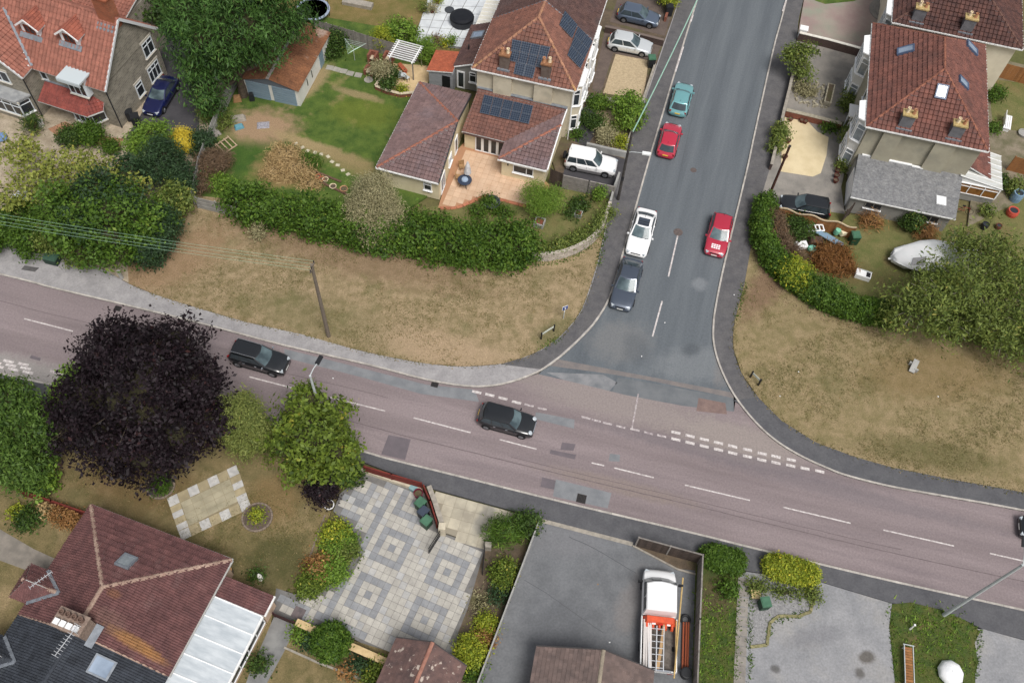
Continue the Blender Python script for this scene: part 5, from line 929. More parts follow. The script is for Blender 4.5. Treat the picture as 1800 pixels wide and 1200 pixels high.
def make_car(name, label, style, pm, c, hd, cat='car', group='parked cars', scale=1.0, rails=False, sunroof=False, spare=False, lower=None, text=False, roofm=None, z=0.0, rnd=False, chrome=False, screen=None, rp=True):
    k = CARS[style]; scale = scale*(1.08 if style not in ('suv',) else 1.0); L, W, H = k['L']*scale, k['W']*scale, k['H']*(1+(scale-1)*.5); hw = W/2
    p = Q(c[0], c[1], z+.7); a = ang(Q(hd[0], hd[1]), Q(hd[2], hd[3]))
    t = thing(name, (p.x, p.y, z), a, label, cat, group)
    X = lambda f: (f-.5)*L
    zb = .22 if style in ('suv', 'wagon4x4') else .17
    st = [0, .008, .03, .06, .1, .16, .25, .35, .45, .55, .65, .72, .78, .84, .9, .94, .97, .99, 1.0]; rings = []
    def plan(f):
        e = min(f, 1-f); return hw*(curve([(0, .74), (.02, .86), (.06, .94), (.16, .99), (.3, 1), (1, 1)], e))
    for f in st:
        zt = curve(k['top'], f); w_ = plan(f); z0 = zb+(.14 if f < .01 or f > .99 else .05 if f < .04 or f > .96 else 0); zm = lerp(z0, zt, .55)
        half = [(0, z0), (.8*w_, z0), (.95*w_, z0+.06), (w_, lerp(z0, zt, .4)), (.995*w_, zm), (.96*w_, zt-.07), (.9*w_, zt-.02), (.72*w_, zt+.012), (.36*w_, zt+.03), (0, zt+.035)]
        rings.append([(X(f), y, zz) for y, zz in half] + [(X(f), -y, zz) for y, zz in half[-2:0:-1]])
    n = len(rings[0]); b = MB(); vs = [q for r in rings for q in r]; fs = []
    for i in range(len(rings)-1):
        for j in range(n): fs.append([i*n+j, i*n+(j+1) % n, (i+1)*n+(j+1) % n, (i+1)*n+j])
    fs.append(list(range(n))[::-1]); fs.append([(len(rings)-1)*n+j for j in range(n)]); b.add(vs, fs)
    body = b.build('body', pm, t, world=False, auto=math.radians(50))
    x0, x1, x2, x3 = X(k['cab'][0]), X(k['cab'][1]), X(k['cab'][2]), X(k['cab'][3]); zr = H-.05
    def belt(x): return curve(k['top'], x/L+.5)-.03
    wb = hw*.9; wr = hw*k['wr']; bow = .16
    S = [-1, -.6, -.2, .2, .6, 1]
    def lvl(tt, s_out=0.0):
        xf, xr = lerp(x1, x3, tt), lerp(x0, x2, tt); w_ = lerp(wb, wr, tt)+s_out
        fr = [(xf-bow*s*s+s_out, s*w_) for s in S]; re = [(xr+bow*.6*s*s-s_out, -s*w_) for s in S]
        return fr, re
    b = MB(); lev = [0, .5, .9, 1.0]; ring_ = []
    for tt in lev:
        fr, re = lvl(tt); sh = 0 if tt < 1 else .06; zz = None; r_ = []
        for x, y in fr+re:
            zv = lerp(belt(x), zr, tt) if tt < 1 else zr+.0
            r_.append((x*(1-sh*.25), y*(1-sh), zv))
        ring_.append(r_)
    m_ = len(ring_[0]); vs = [q for r in ring_ for q in r]; fs = []
    for i in range(len(lev)-1):
        for j in range(m_): fs.append([i*m_+j, i*m_+(j+1) % m_, (i+1)*m_+(j+1) % m_, (i+1)*m_+j])
    b.add(vs, fs); cabin = b.build('cabin', pm, t, world=False, auto=math.radians(35))
    cxm = (x2+x3)/2; b = MB(); r0 = ring_[-1]; r1 = [(cxm+(x-cxm)*.86, y*.84, zr+.028) for x, y, _ in r0]; r2 = [(cxm+(x-cxm)*.5, y*.45, zr+.05) for x, y, _ in r0]
    b.add(r0+r1+r2+[(cxm, 0, zr+.055)], [[j, (j+1) % m_, m_+(j+1) % m_, m_+j] for j in range(m_)] + [[m_+j, m_+(j+1) % m_, 2*m_+(j+1) % m_, 2*m_+j] for j in range(m_)] + [[2*m_+j, 2*m_+(j+1) % m_, 3*m_] for j in range(m_)])
    roof = b.build('roof', roofm or pm, t, world=False, smooth=True)
    def panel(nm, idx, ta, tb, fr_, mat, inset=.86, off=.012):
        b = MB(); T_ = [ta, (ta+tb)/2, tb]; vs = []
        for tt in T_:
            fr, re = lvl(tt, off); pts = fr if fr_ else re
            for (x, y) in pts: vs.append((x+(.012 if fr_ else -.012), y*inset, lerp(belt(x), zr, tt)+off))
        q = len(S); b.add(vs, [[i*q+j, i*q+j+1, (i+1)*q+j+1, (i+1)*q+j] for i in range(2) for j in range(q-1)]); return b.build(nm, mat, t, world=False, smooth=True)
    panel('windscreen', 0, .05, .95, True, screen or mScreen); panel('rear_window', 0, .1, .92, False, mCarGlass, .82)
    nw = k['win']
    for s in (-1, 1):
        for i in range(nw):
            b = MB(); qs = []
            for tt, g in ((.1, 0), (.1, 1), (.9, 1), (.9, 0)):
                xa, xb = lerp(x0, x2, tt)+bow*.6+.06, lerp(x1, x3, tt)-bow-.06
                fr_ = [(i+.04)/nw, (i+.96)/nw][g]; x = lerp(xa, xb, fr_); w_ = lerp(wb, wr, tt)+.01; qs.append((x, s*w_, lerp(belt(x), zr, tt)))
            b.face(qs); b.build('side_window', mCarGlass, t, world=False)
    r = .33 if style not in ('suv', 'wagon4x4') else .37
    for fx in (.19, .81):
        for s in (-1, 1):
            ax = Matrix.Rotation(math.radians(-90*s), 4, 'X'); c0 = (X(fx), s*(hw-.17), r)
            b = MB(); b.lathe((X(fx), s*(hw*.94), r+.02), [(r*1.14, 0), (r*1.14, .055), (.02, .055)], 20, axis=ax); b.build('wheel_arch', mTrim, t, world=False)
            b = MB(); b.lathe(c0, [(r*.6, -.02), (r*.95, -.02), (r, .02), (r, .17), (r*.95, .2), (r*.66, .21)], 20, False, ax); w_ = b.build('wheel', mTyre, t, world=False, auto=.6)
            b = MB(); b.lathe(c0, [(r*.66, .16), (r*.62, .2), (.08, .19), (.02, .2)], 20, False, ax); b.build('rim', mRim, w_, world=False)
            for q in range(5):
                b = MB(); th_ = q*2*math.pi/5; b.bar(Vector(c0)+Vector((0, s*.2, 0)), Vector(c0)+Vector((math.cos(th_)*r*.6, s*.2, math.sin(th_)*r*.6)), .06, .03, (0, 1, 0)); b.build('spoke', mRim, w_, world=False)
    zt9 = curve(k['top'], .95)
    for s in (-1, 1):
        b = MB()
        if rnd: b.lathe((X(.955), s*hw*.66, zt9+.0), [(.17, -.05), (.17, .02), (.11, .05), (.01, .06)], 16, True, Matrix.Rotation(.5, 4, 'Y'))
        else: b.box((X(.965), s*hw*.66, zt9-.075), (.26, .28, .14), rz=-s*.5, taper=.85)
        b.build('headlight', mHead, t, world=False)
        b = MB(); b.box((X(.028), s*hw*.74, .74 if H < 1.6 else .92), (.12, .2, .2), rz=s*.5); b.build('tail_light', mTail, t, world=False)
        b = MB(); b.box((x1-.28, s*(hw+.08), belt(x1-.3)+.08), (.12, .2, .13), taper=.8); b.build('mirror', mChrome if chrome else pm, t, world=False)
        for q in range(2):
            xx = lerp(x0, x1, .42+.3*q); b = MB(); b.box((xx, s*(hw*.985), belt(xx)-.13), (.18, .05, .04)); b.build('door_handle', mChrome if chrome or style == 'mini' else pm, t, world=False)
            b = MB(); b.box((lerp(x0, x1, .32+.3*q), s*(hw*.986), belt(xx)-.33), (.012, .02, .5)); b.build('door_gap', mTrim, t, world=False)
        b = MB(); b.box((0, s*hw*.965, zb+.06), (L*.5, .06, .1)); b.build('sill', lower or mTrim, t, world=False)
        if rails:
            b = MB(); b.tube([(lerp(x2, x3, .02), s*wr*.86, zr+.03), (lerp(x2, x3, .1), s*wr*.88, zr+.09), (lerp(x2, x3, .9), s*wr*.88, zr+.09), (lerp(x2, x3, .98), s*wr*.86, zr+.03)], .028, 6); b.build('roof_rail', mChrome, t, world=False)
    b = MB(); b.box((X(1)-.02, 0, .44), (.06, .52, .11)); b.build('number_plate', mPlateW, t, world=False)
    b = MB(); b.box((X(0)+.0, 0, .62), (.06, .52, .11)); b.build('number_plate', mPlateY, t, world=False)
    b = MB(); b.box((X(1)-.05, 0, .58), (.06, W*.42, .09)); b.build('grille', mTrim, t, world=False)
    b = MB(); b.box((X(1)-.07, 0, .3), (.1, W*.74, .1)); b.build('bumper', lower or mTrim, t, world=False); b = MB(); b.box((X(0)+.07, 0, .33), (.1, W*.74, .12)); b.build('bumper', lower or mTrim, t, world=False)
    for s in (-.35, .3): b = MB(); b.bar((x1+.0, s*hw, belt(x1)+.03), (x1-.22, s*hw+.5, belt(x1)+.12), .025, .02); b.build('wiper', mTrim, t, world=False)
    if style == 'mini': b = MB(); b.box((X(1)-.01, 0, .62), (.06, W*.5, .12)); b.build('grille_bar', mChrome, t, world=False)
    if sunroof: b = MB(); b.box((lerp(x2, x3, .62), 0, zr+.05), (.85, 1.0, .03)); o = b.build('sunroof', M('sunroof_glass', C(70, 78, 90), rough=.1), t, world=False); b = MB(); b.box((lerp(x2, x3, .62), 0, zr+.07), (.05, 1.0, .02)); b.box((lerp(x2, x3, .62)+.25, 0, zr+.07), (.04, 1.0, .02)); b.build('sunroof_bar', mTrim, o, world=False)
    if spare: b = MB(); b.lathe((X(0)-.0, 0, 1.0), [(.02, -.02), (.34, -.02), (.36, .04), (.36, .2), (.3, .24), (.02, .24)], 18, True, Matrix.Rotation(-math.pi/2, 4, 'Y')); b.build('spare_wheel', mTyre, t, world=False)
    if lower:
        b = MB()
        for s in (-1, 1): b.box((0, s*hw*.985, .42), (L*.9, .05, .3))
        b.build('lower_cladding', lower, t, world=False)
    if rp: b = MB(); b.tube([(x2+.25, 0, zr+.05), (x2+.1, 0, zr+.35)], .012, 4); b.build('radio_mast', mTrim, t, world=False)
    if text:   # block of unreadable white lettering on the bonnet
        bo = None
        for row in range(3):
            for q in range(4):
                b = MB(); b.box((X(.865)-row*.17+.12, -.34+q*.2, curve(k['top'], .865-row*.03+.02)+.045), (.11, .16, .006), mtx=Matrix.Rotation(math.radians(10), 4, 'Y')); b.build('bonnet_lettering', mWhite, t, world=False)
    return t
rdir = (402, 637, 490, 662); dn = (1290, 300, 1255, 450); dnL = (1137, 300, 1089, 472); upL = (1089, 472, 1137, 300)
make_car('suv', 'black SUV with silver roof rails driving on the main road', 'suv', paint('black', C(26, 30, 35)), (455, 629), rdir, 'car', 'cars on the main road', rails=True, chrome=True)
make_car('car', 'small black hatchback with round headlights and chrome trim at the junction', 'mini', paint('black', C(26, 30, 35)), (891, 737), (843, 745, 928, 768), 'car', 'cars on the main road', rnd=True)
make_car('car', 'pink-red hatchback with white lettering on its bonnet, parked facing the junction', 'hatch', paint('red', C(186, 34, 62)), (1264, 411), dn, text=True, scale=1.06)
make_car('car', 'white saloon car with black sunroof parked behind the dark grey one', 'sedan', paint('white', C(238, 238, 238)), (1128, 406), dnL, sunroof=True, scale=1.05)
make_car('car', 'dark grey saloon car parked nearest the junction', 'liftback', paint('grey', C(84, 94, 110), .4), (1102, 497), dnL, scale=1.05)
make_car('car', 'teal green hatchback parked on the side road', 'hatch', paint('teal', C(118, 178, 182), .3), (1198, 172), upL, scale=1.02)
make_car('car', 'bright red hatchback parked behind the teal car', 'hatch', paint('crimson', C(196, 36, 66)), (1177, 244), upL, scale=1.0)
sil = paint('silver', C(206, 210, 212), .3)
make_car('suv', 'white and grey four-wheel-drive with spare wheel on the drive behind the grey fence', 'wagon4x4', paint('white', C(238, 238, 238)), (1039, 285), (1000, 290, 1080, 306), spare=True, lower=M('grey_cladding_car', C(120, 118, 120), rough=.5), z=.1)
make_car('car', 'silver hatchback on a brown block drive beside the gravel square', 'hatch', sil, (1108, 76), (1070, 88, 1150, 104), scale=1.05, z=.1)
make_car('car', 'blue-grey hatchback on the drive at the top beside a dark bin', 'hatch', paint('bluegrey', C(98, 112, 132), .4), (1123, 26), (1085, 30, 1163, 48), scale=1.03, z=.1)
make_car('car', 'black estate car on the drive beside the wavy-topped fence', 'suv', paint('black', C(30, 34, 40)), (1415, 363), (1470, 380, 1362, 360), scale=.97, z=.1, rails=False)
make_car('car', 'dark blue car beside the stone house gable', 'sedan', paint('navy', C(24, 34, 92), .2), (282, 166), (305, 135, 262, 205), z=.1)
make_car('car', 'dark car entering the main road at the right edge of the picture', 'hatch', paint('black', C(26, 30, 35)), (1847, 934), (1900, 930, 1800, 908), group='cars on the main road')
pw = paint('white', C(238, 238, 238))
pc = Q(1157, 1088, .8); pa_ = ang(Q(1157, 1160), Q(1160, 1000)); pk_ = thing('pickup_truck', (pc.x, pc.y, .108), pa_, 'white pickup truck loaded with ladders and planks on the asphalt drive', 'truck', 'parked cars')
Lp, hw = 7.0, .98
b = MB()
def ring(x, w_, zt, z0=.35): return [(x, y, z) for y, z in ((0, z0), (w_*.9, z0), (w_, z0+.15), (w_, zt-.12), (w_*.94, zt-.02), (w_*.5, zt+.02), (0, zt+.03), (-w_*.5, zt+.02), (-w_*.94, zt-.02), (-w_, zt-.12), (-w_, z0+.15), (-w_*.9, z0))]
R_ = [ring(.1, hw, 1.1), ring(2.5, hw, 1.12), ring(2.9, hw*.97, 1.05), ring(3.2, hw*.92, .95), ring(3.4, hw*.8, .8), ring(3.45, hw*.7, .6, .42)]
n = 12; b.add([q for r in R_ for q in r], [[i*n+j, i*n+(j+1) % n, (i+1)*n+(j+1) % n, (i+1)*n+j] for i in range(len(R_)-1) for j in range(n)] + [list(range(n))[::-1], [(len(R_)-1)*n+j for j in range(n)]]); b.build('body', pw, pk_, world=False, auto=.9)
b = MB(); cb0 = [(.12, -.94), (.12, .94), (2.55, .94), (2.75, .5), (2.8, 0), (2.75, -.5), (2.55, -.94)]; cb1 = [(.2, -.86), (.2, .86), (2.05, .86), (2.2, .45), (2.25, 0), (2.2, -.45), (2.05, -.86)]
b.add([(x, y, 1.08) for x, y in cb0] + [(x, y, 1.92) for x, y in cb1], [[i, (i+1) % 7, 7+(i+1) % 7, 7+i] for i in range(7)]); b.build('cabin', pw, pk_, world=False)
b = MB(); b.add([(x, y, 1.92) for x, y in cb1] + [(.2+(x-.2)*.95+.03, y*.92, 1.98) for x, y in cb1], [[i, (i+1) % 7, 7+(i+1) % 7, 7+i] for i in range(7)] + [[7+i for i in range(7)]]); b.build('roof', pw, pk_, world=False)
b = MB()
for i in (2, 3, 4, 5):
    a0, a1 = cb0[i], cb0[(i+1) % 7]; c0, c1 = cb1[i], cb1[(i+1) % 7]; f = lambda p, q, t, z: (lerp(p[0], q[0], t)+.02, lerp(p[1], q[1], t), z)
    b.face([f(a0, c0, .08, 1.16), f(a1, c1, .08, 1.16), f(a1, c1, .92, 1.88), f(a0, c0, .92, 1.88)])
b.build('windscreen', M('dark_screen', C(70, 84, 88), C(52, 62, 66), 1, rough=.05, spec=.9), pk_, world=False)
for s in (-1, 1):
    for xa, xb in ((.3, 1.1), (1.2, 2.15)): b = MB(); b.face([(xa, s*.935, 1.2), (xb+.12, s*.935, 1.2), (xb, s*.885, 1.82), (xa+.05, s*.885, 1.82)]); b.build('side_window', mCarGlass, pk_, world=False)
    b = MB(); b.box((2.3, s*1.16, 1.3), (.12, .26, .26)); b.build('mirror', mTrim, pk_, world=False)
    b = MB(); b.box((3.2, s*.72, .82), (.25, .3, .18), rz=-s*.4); b.build('headlight', mHead, pk_, world=False)
    b = MB(); b.box((-1.75, s*.99, .88), (3.5, .06, .5)); b.build('dropside', pw, pk_, world=False)
    b = MB(); b.box((-3.52, s*.7, .62), (.05, .3, .14)); b.build('tail_light', mTail, pk_, world=False)
    for fx in (2.35, -1.9):
        ax = Matrix.Rotation(math.radians(-90*s), 4, 'X'); b = MB(); b.lathe((fx, s*.78, .36), [(.2, 0), (.34, 0), (.36, .03), (.36, .2), (.33, .22), (.2, .22)], 18, False, ax); w_ = b.build('wheel', mTyre, pk_, world=False); b = MB(); b.lathe((fx, s*.78, .36), [(.24, .17), (.2, .2), (.02, .19)], 16, False, ax); b.build('rim', mRim, w_, world=False)
b = MB(); b.box((-1.7, 0, .62), (3.6, 1.9, .12)); b.build('bed_floor', M('bed_ply', C(120, 112, 104), C(90, 84, 78), 3), pk_, world=False)
b = MB(); b.box((-3.5, 0, .88), (.06, 2.0, .5)); b.build('tailgate', pw, pk_, world=False)
b = MB(); b.box((-3.5, 0, 1.16), (.1, 1.4, .06)); b.build('tailgate_rail', mChrome, pk_, world=False)
b = MB(); b.box((3.42, 0, .5), (.1, 1.3, .16)); b.build('bumper', mTrim, pk_, world=False)
mOr = M('orange_barrier', C(226, 92, 52), C(206, 80, 46), 3, rough=.5)
pk_.scale = (1, 1.2, 1.05); MP = Matrix.Translation(pk_.location) @ Matrix.Rotation(pa_, 4, 'Z') @ Matrix.Diagonal((1, 1.2, 1.05, 1))
def ptop(name, label, cat, fn, mat, group=None):
    t = thing(name, MP @ Vector((-1.8, 0, .7)), pa_, label, cat, group); t.scale = (1, 1.2, 1.05); b = MB(); fn(b); o = b.build('frame', mat, t, world=False); return t
def barrier(b):
    b.box((1.55, 0, .55), (.5, 1.86, .5), taper=.8)
    for q in range(5): b.box((1.2, -.72+q*.36, .42), (.42, .16, .3), rz=0, taper=.7)
tb_ = ptop('road_barrier', 'orange and white plastic road barrier lying across the pickup bed', 'barrier', barrier, mOr)
for q in range(3): b = MB(); b.box((1.28, -.5+q*.42, .62), (.1, .2, .04)); b.build('reflector', M('reflector_red', C(196, 40, 36)) if q % 2 else mWhite, tb_, world=False)
mLad = M('ladder_alloy', C(214, 216, 218), rough=.35, metal=.5)
def ladder(ys, z, rungs, x0=-1.75, x1=1.2):
    def fn(b):
        for y in (ys-.2, ys+.2): b.box(((x0+x1)/2, y, z), (x1-x0, .05, .08))
        for q in range(rungs): b.box((x0+.2+(x1-x0-.4)*q/(rungs-1), ys, z), (.04, .38, .04))
    return fn
ptop('ladder', 'aluminium ladder in the middle of the pickup bed', 'ladder', ladder(-.05, .52, 7), mLad, 'ladders on the pickup')
ptop('ladder', 'aluminium ladder beside the white boards on the pickup bed', 'ladder', ladder(.36, .48, 7), mLad, 'ladders on the pickup')
for i, (ya, yb, w_, m_) in enumerate([(.82, .86, .12, 'w'), (.68, .78, .12, 'w'), (.52, .66, .16, 'w'), (.44, .5, .12, 'w'), (-.22, -.02, .2, 'o')]):
    a = MP @ Vector((-3.4, ya if m_ == 'w' else .05, 1.16)); c_ = MP @ Vector((-.25, yb if m_ == 'w' else -.3, 1.22)); b = MB(); b.bar(a, c_, w_, .06)
    tag(b.build('plank', M('white_board', C(214, 208, 204), C(190, 184, 180), 4, stretch=(1, 8, 1)) if m_ == 'w' else M('timber_board', C(186, 154, 112), C(166, 134, 96), 4, stretch=(1, 8, 1))), ['outermost white plank on the near side of the pickup load', 'second white plank from the pickup side', 'wide white plank next to the ladder in the pickup', 'narrow white plank touching the ladder in the pickup', 'brown timber plank lying along the middle of the pickup bed'][i], 'plank', 'planks on the pickup')
for i, (p0, p1, r, lb) in enumerate([((-3.9, -.85, 1.2), (2.9, -1.3, 1.25), .055, 'long pale timber pole overhanging the front of the pickup'), ((-3.3, -.93, 1.15), (-.1, -.96, 1.15), .05, 'short pale timber pole along the right side of the pickup')]):
    b = MB(); b.tube([MP @ Vector(p0), MP @ Vector(p1)], r, 8); tag(b.build('timber_pole', M('pale_timber', C(206, 176, 116), C(186, 156, 100), 4)), lb, 'pole')
bt = thing('covered_boat', Q(1640, 468).xy.to_3d() + Vector((0, 0, .12)), ang(Q(1575, 470), Q(1705, 478)), 'boat on a trailer under a white cover beneath the tree', 'boat')
b = MB(); R_ = []
for x, w_, h in ((-4.0, .3, .9), (-3.7, .7, 1.15), (-2.7, 1.2, 1.45), (-1.6, 1.45, 2.1), (-.4, 1.5, 2.3), (1.0, 1.5, 2.15), (2.4, 1.45, 1.9), (3.3, 1.35, 1.7), (3.5, 1.2, 1.4)):
    R_.append([(x+random.gauss(0, .1), y+random.gauss(0, .09), z+random.gauss(0, .1)) for y, z in ((w_*.75, .5), (w_, .85), (w_*.95, h*.75), (w_*.6, h*.94), (0, h), (-w_*.6, h*.94), (-w_*.95, h*.75), (-w_, .85), (-w_*.75, .5))])
n = 9; b.add([q for r in R_ for q in r], [[i*n+j, i*n+j+1, (i+1)*n+j+1, (i+1)*n+j] for i in range(len(R_)-1) for j in range(n-1)] + [list(range(n))[::-1], [(len(R_)-1)*n+j for j in range(n)]]); b.build('cover', M('white_tarp', C(244, 245, 245), C(226, 228, 228), 1.4, bump=.4, bscale=2, rough=.6), bt, world=False, smooth=True)
b = MB(); b.bar((-4.25, 0, .55), (3.2, 0, .45), .12, .1); b.build('trailer_frame', mGutter, bt, world=False)
for s in (-1, 1): b = MB(); b.lathe((.8, s*.75, .3), [(.1, 0), (.28, 0), (.3, .1), (.28, .18), (.02, .18)], 14, True, Matrix.Rotation(math.radians(-90*s), 4, 'X')); b.build('wheel', mTyre, bt, world=False)
b = MB(); b.face([(-2.7, -1.1, 1.32), (-1.75, -1.36, 1.72), (-1.62, -.7, 2.06), (-2.55, -.5, 1.52)]); b.build('cover_panel', M('grey_tarp', C(168, 166, 168)), bt, world=False)
mBark = M('bark', C(104, 92, 78), C(78, 68, 58), 4, rough=.95, bump=.5, bscale=12); mBarkP = M('pale_bark', C(160, 152, 138), C(130, 122, 108), 4, rough=.95)
mCore = M('core_fill', C(74, 68, 46), C(56, 56, 36), 3, rough=1)  # plain brown for the solid cores added inside crowns
LM = {
 'purple': MLEAF('purple_leaf', C(27, 21, 26), C(56, 43, 50), C(84, 55, 54), .82),
 'green': MLEAF('green_leaf', C(58, 80, 26), C(122, 142, 48), C(180, 168, 64), .8),
 'willow': MLEAF('willow_leaf', C(90, 108, 48), C(146, 154, 80), C(166, 160, 84), .85),
 'conifer': MLEAF('conifer_leaf', C(48, 76, 30), C(100, 130, 52), C(126, 142, 66), .85),
 'cypress': MLEAF('cypress_leaf', C(36, 64, 30), C(86, 124, 54), C(120, 132, 68), .86),
 'dark': MLEAF('dark_leaf', C(38, 62, 26), C(84, 112, 44), C(150, 146, 62), .84),
 'holly': MLEAF('holly_leaf', C(36, 58, 38), C(72, 100, 62), C(104, 122, 78), .88),
 'yellowing': MLEAF('yellowing_leaf', C(108, 122, 50), C(154, 160, 72), C(188, 170, 72), .8),
 'olive': MLEAF('olive_leaf', C(70, 92, 38), C(130, 144, 66), C(168, 162, 80), .82),
 'greygreen': MLEAF('grey_green_leaf', C(126, 124, 90), C(176, 168, 128), C(190, 176, 140), .8),
 'hedge': MLEAF('hedge_leaf', C(44, 76, 22), C(98, 130, 40), C(134, 152, 56), .85),
 'bright': MLEAF('bright_leaf', C(76, 112, 34), C(128, 158, 54), C(150, 168, 66), .85),
 'lime': MLEAF('lime_leaf', C(106, 128, 34), C(164, 172, 44), C(206, 192, 52), .75),
 'yellow': MLEAF('yellow_leaf', C(196, 176, 44), C(228, 206, 64), C(236, 220, 90), .85),
 'brown': MLEAF('dead_leaf', C(112, 74, 40), C(160, 112, 62), C(178, 140, 84), .8),
 'twiggy': MLEAF('dead_twig', C(96, 78, 62), C(138, 114, 90), C(152, 112, 74), .8),
 'straw': MLEAF('straw', C(160, 134, 92), C(202, 174, 124), C(140, 138, 78), .88),
 'rust': MLEAF('rust_leaf', C(146, 104, 64), C(176, 132, 80), C(190, 154, 84), .8),
 'grass': MLEAF('grass_blade', C(100, 104, 56), C(130, 120, 74), C(164, 142, 102), .62)}
def crown(name, lobes, mat, parent, leaf=.2, dens=34, clump=14, spread=.28, seed=1, aspect=.55, outw=.5, up=.35, inner=.25, lump=.16, below=.35, hang=0.0, world=True, kind=None, gap=.75):
    """leaf-sized faces in clumps through the volume of several lobes; every clump carries its own tone"""
    rng = np.random.default_rng(seed); C_ = np.array([[*l[:3]] for l in lobes], float); Rr = np.array([[l[3], l[4], l[5]] for l in lobes], float)
    area = 4*math.pi*((Rr[:, 0]*Rr[:, 1])**1.6/3+(Rr[:, 0]*Rr[:, 2])**1.6/3+(Rr[:, 1]*Rr[:, 2])**1.6/3)**(1/1.6)
    n = int(area.sum()*(dens/24)/(leaf*leaf*aspect*.5)/clump); idx = rng.choice(len(lobes), n, p=area/area.sum())
    d = rng.normal(size=(n, 3)); d /= np.linalg.norm(d, axis=1)[:, None]
    keep = (d[:, 2] > -below) | (rng.random(n) < .25); idx, d = idx[keep], d[keep]; n = len(idx)
    rad = np.where(rng.random(n) < inner, rng.uniform(.35, .8, n), rng.uniform(.84, 1.0, n))
    ph = rng.uniform(0, 6, (len(lobes), 3)); rad *= 1+lump*(np.sin(d[:, 0]*5+ph[idx, 0])*np.sin(d[:, 1]*5+ph[idx, 1])+.6*np.sin(d[:, 2]*7+ph[idx, 2]+d[:, 0]*6))
    rad *= np.where(rng.random(n) < .07, rng.uniform(1.02, 1.12, n), 1)
    cc = C_[idx]+d*Rr[idx]*rad[:, None]; f_ = 2.2/np.clip(Rr.mean(), .6, 2.5); gq = np.sin(cc[:, 0]*f_*1.3+seed)*np.sin(cc[:, 1]*f_*1.5+seed*2)+.7*np.sin(cc[:, 2]*f_*2.1+cc[:, 0]*f_)
    q = ~((gq < -.55) & (rad > .8) & (rng.random(n) < gap))
    for k in range(len(lobes)):
        e = (((cc-C_[k])/Rr[k])**2).sum(1); q &= ~((e < .45) & (idx != k) & (rng.random(n) < .85))
    cc, d, idx = cc[q], d[q], idx[q]; n = len(cc); tone = np.clip(rng.normal(.5, .24, n), 0, 1)
    m_ = clump; P = np.repeat(cc, m_, 0)+rng.normal(size=(n*m_, 3))*spread*np.array([1, 1, .75]); D = np.repeat(d, m_, 0); N_ = n*m_
    ok = P[:, 2] > .08; P, D = P[ok], D[ok]; tn = np.repeat(tone, m_)[ok]; N_ = len(P)
    cdir = np.repeat(rng.normal(size=(n, 3)), m_, 0)[ok]; nrm = D*outw+cdir*.42+rng.normal(size=(N_, 3))*.38+np.array([0, 0, up]); nrm /= np.linalg.norm(nrm, axis=1)[:, None]
    t = rng.normal(size=(N_, 3)); t[:, 2] -= hang*2; t -= (t*nrm).sum(1)[:, None]*nrm; t /= np.linalg.norm(t, axis=1)[:, None]; s = np.cross(nrm, t)
    sz = leaf*rng.choice([.5, .75, 1.0, 1.3, 1.7], N_)[:, None]/2
    V = np.stack([P-t*sz, P+s*sz*aspect, P+t*sz, P-s*sz*aspect], 1).reshape(-1, 3)
    if not world: pass
    me = bpy.data.meshes.new(name); me.vertices.add(N_*4); me.vertices.foreach_set('co', V.ravel()); me.loops.add(N_*4); me.loops.foreach_set('vertex_index', np.arange(N_*4)); me.polygons.add(N_); me.polygons.foreach_set('loop_start', np.arange(0, N_*4, 4)); me.polygons.foreach_set('loop_total', np.full(N_, 4))
    me.update(); at = me.attributes.new('tone', 'FLOAT', 'POINT'); at.data.foreach_set('value', np.repeat(tn, 4).astype(np.float32)); me.materials.append(mat)
    o = link(name, me, parent, True)
    if kind: o['kind'] = kind
    return o
def branches(parent, base, lobes, r, mat, name='trunk', split=.35, n=8, seed=3):
    rnd = random.Random(seed); b = MB(); base = Vector(base); top = sum((Vector(l[:3]) for l in lobes), Vector())/len(lobes)
    fork = base.lerp(top, split); b.tube([base, base.lerp(fork, .5)+Vector((rnd.uniform(-.1, .1), rnd.uniform(-.1, .1), 0)), fork], [r*1.25, r, r*.85], 8); b.build(name, mat, parent)
    for l in lobes:
        c = Vector(l[:3]); b = MB()
        b.tube([fork-Vector((0, 0, .1)), fork.lerp(c, .5)+Vector((0, 0, .3)), c], [r*.6, r*.4, r*.15], 6)
        for k in range(n):
            d = Vector((rnd.gauss(0, 1), rnd.gauss(0, 1), rnd.gauss(.3, .7))).normalized(); e = c+Vector((d.x*l[3], d.y*l[4], d.z*l[5]))*.92; m0 = fork.lerp(c, rnd.uniform(.6, 1)); b.tube([m0, m0.lerp(e, .5)+Vector((0, 0, .25)), e], [r*.22, r*.13, r*.04], 4)
        b.build('limb', mat, parent)
def core(parent, lobes, f=.62):  # solid lobes added inside the foliage to block light leaks and see-through gaps
    b = MB()
    for l in lobes:
        n = 10; pr = []
        for i in range(7): th_ = math.pi*(i/6-.5); pr.append((max(.01, math.cos(th_)), math.sin(th_)))
        b.add([(l[0]+l[3]*f*r_*math.cos(2*math.pi*k/n), l[1]+l[4]*f*r_*math.sin(2*math.pi*k/n), max(.05, l[2]+l[5]*f*z_)) for r_, z_ in pr for k in range(n)], [[i*n+k, i*n+(k+1) % n, (i+1)*n+(k+1) % n, (i+1)*n+k] for i in range(6) for k in range(n)])
    return b.build('solid_core', mCore, parent, kind='stuff')
def lobe(px, py, z, rx, ry=None, rz=None):
    p = Q(px, py, z); return (p.x, p.y, z, rx, ry or rx, rz or rx*.8)
SEED = [10]
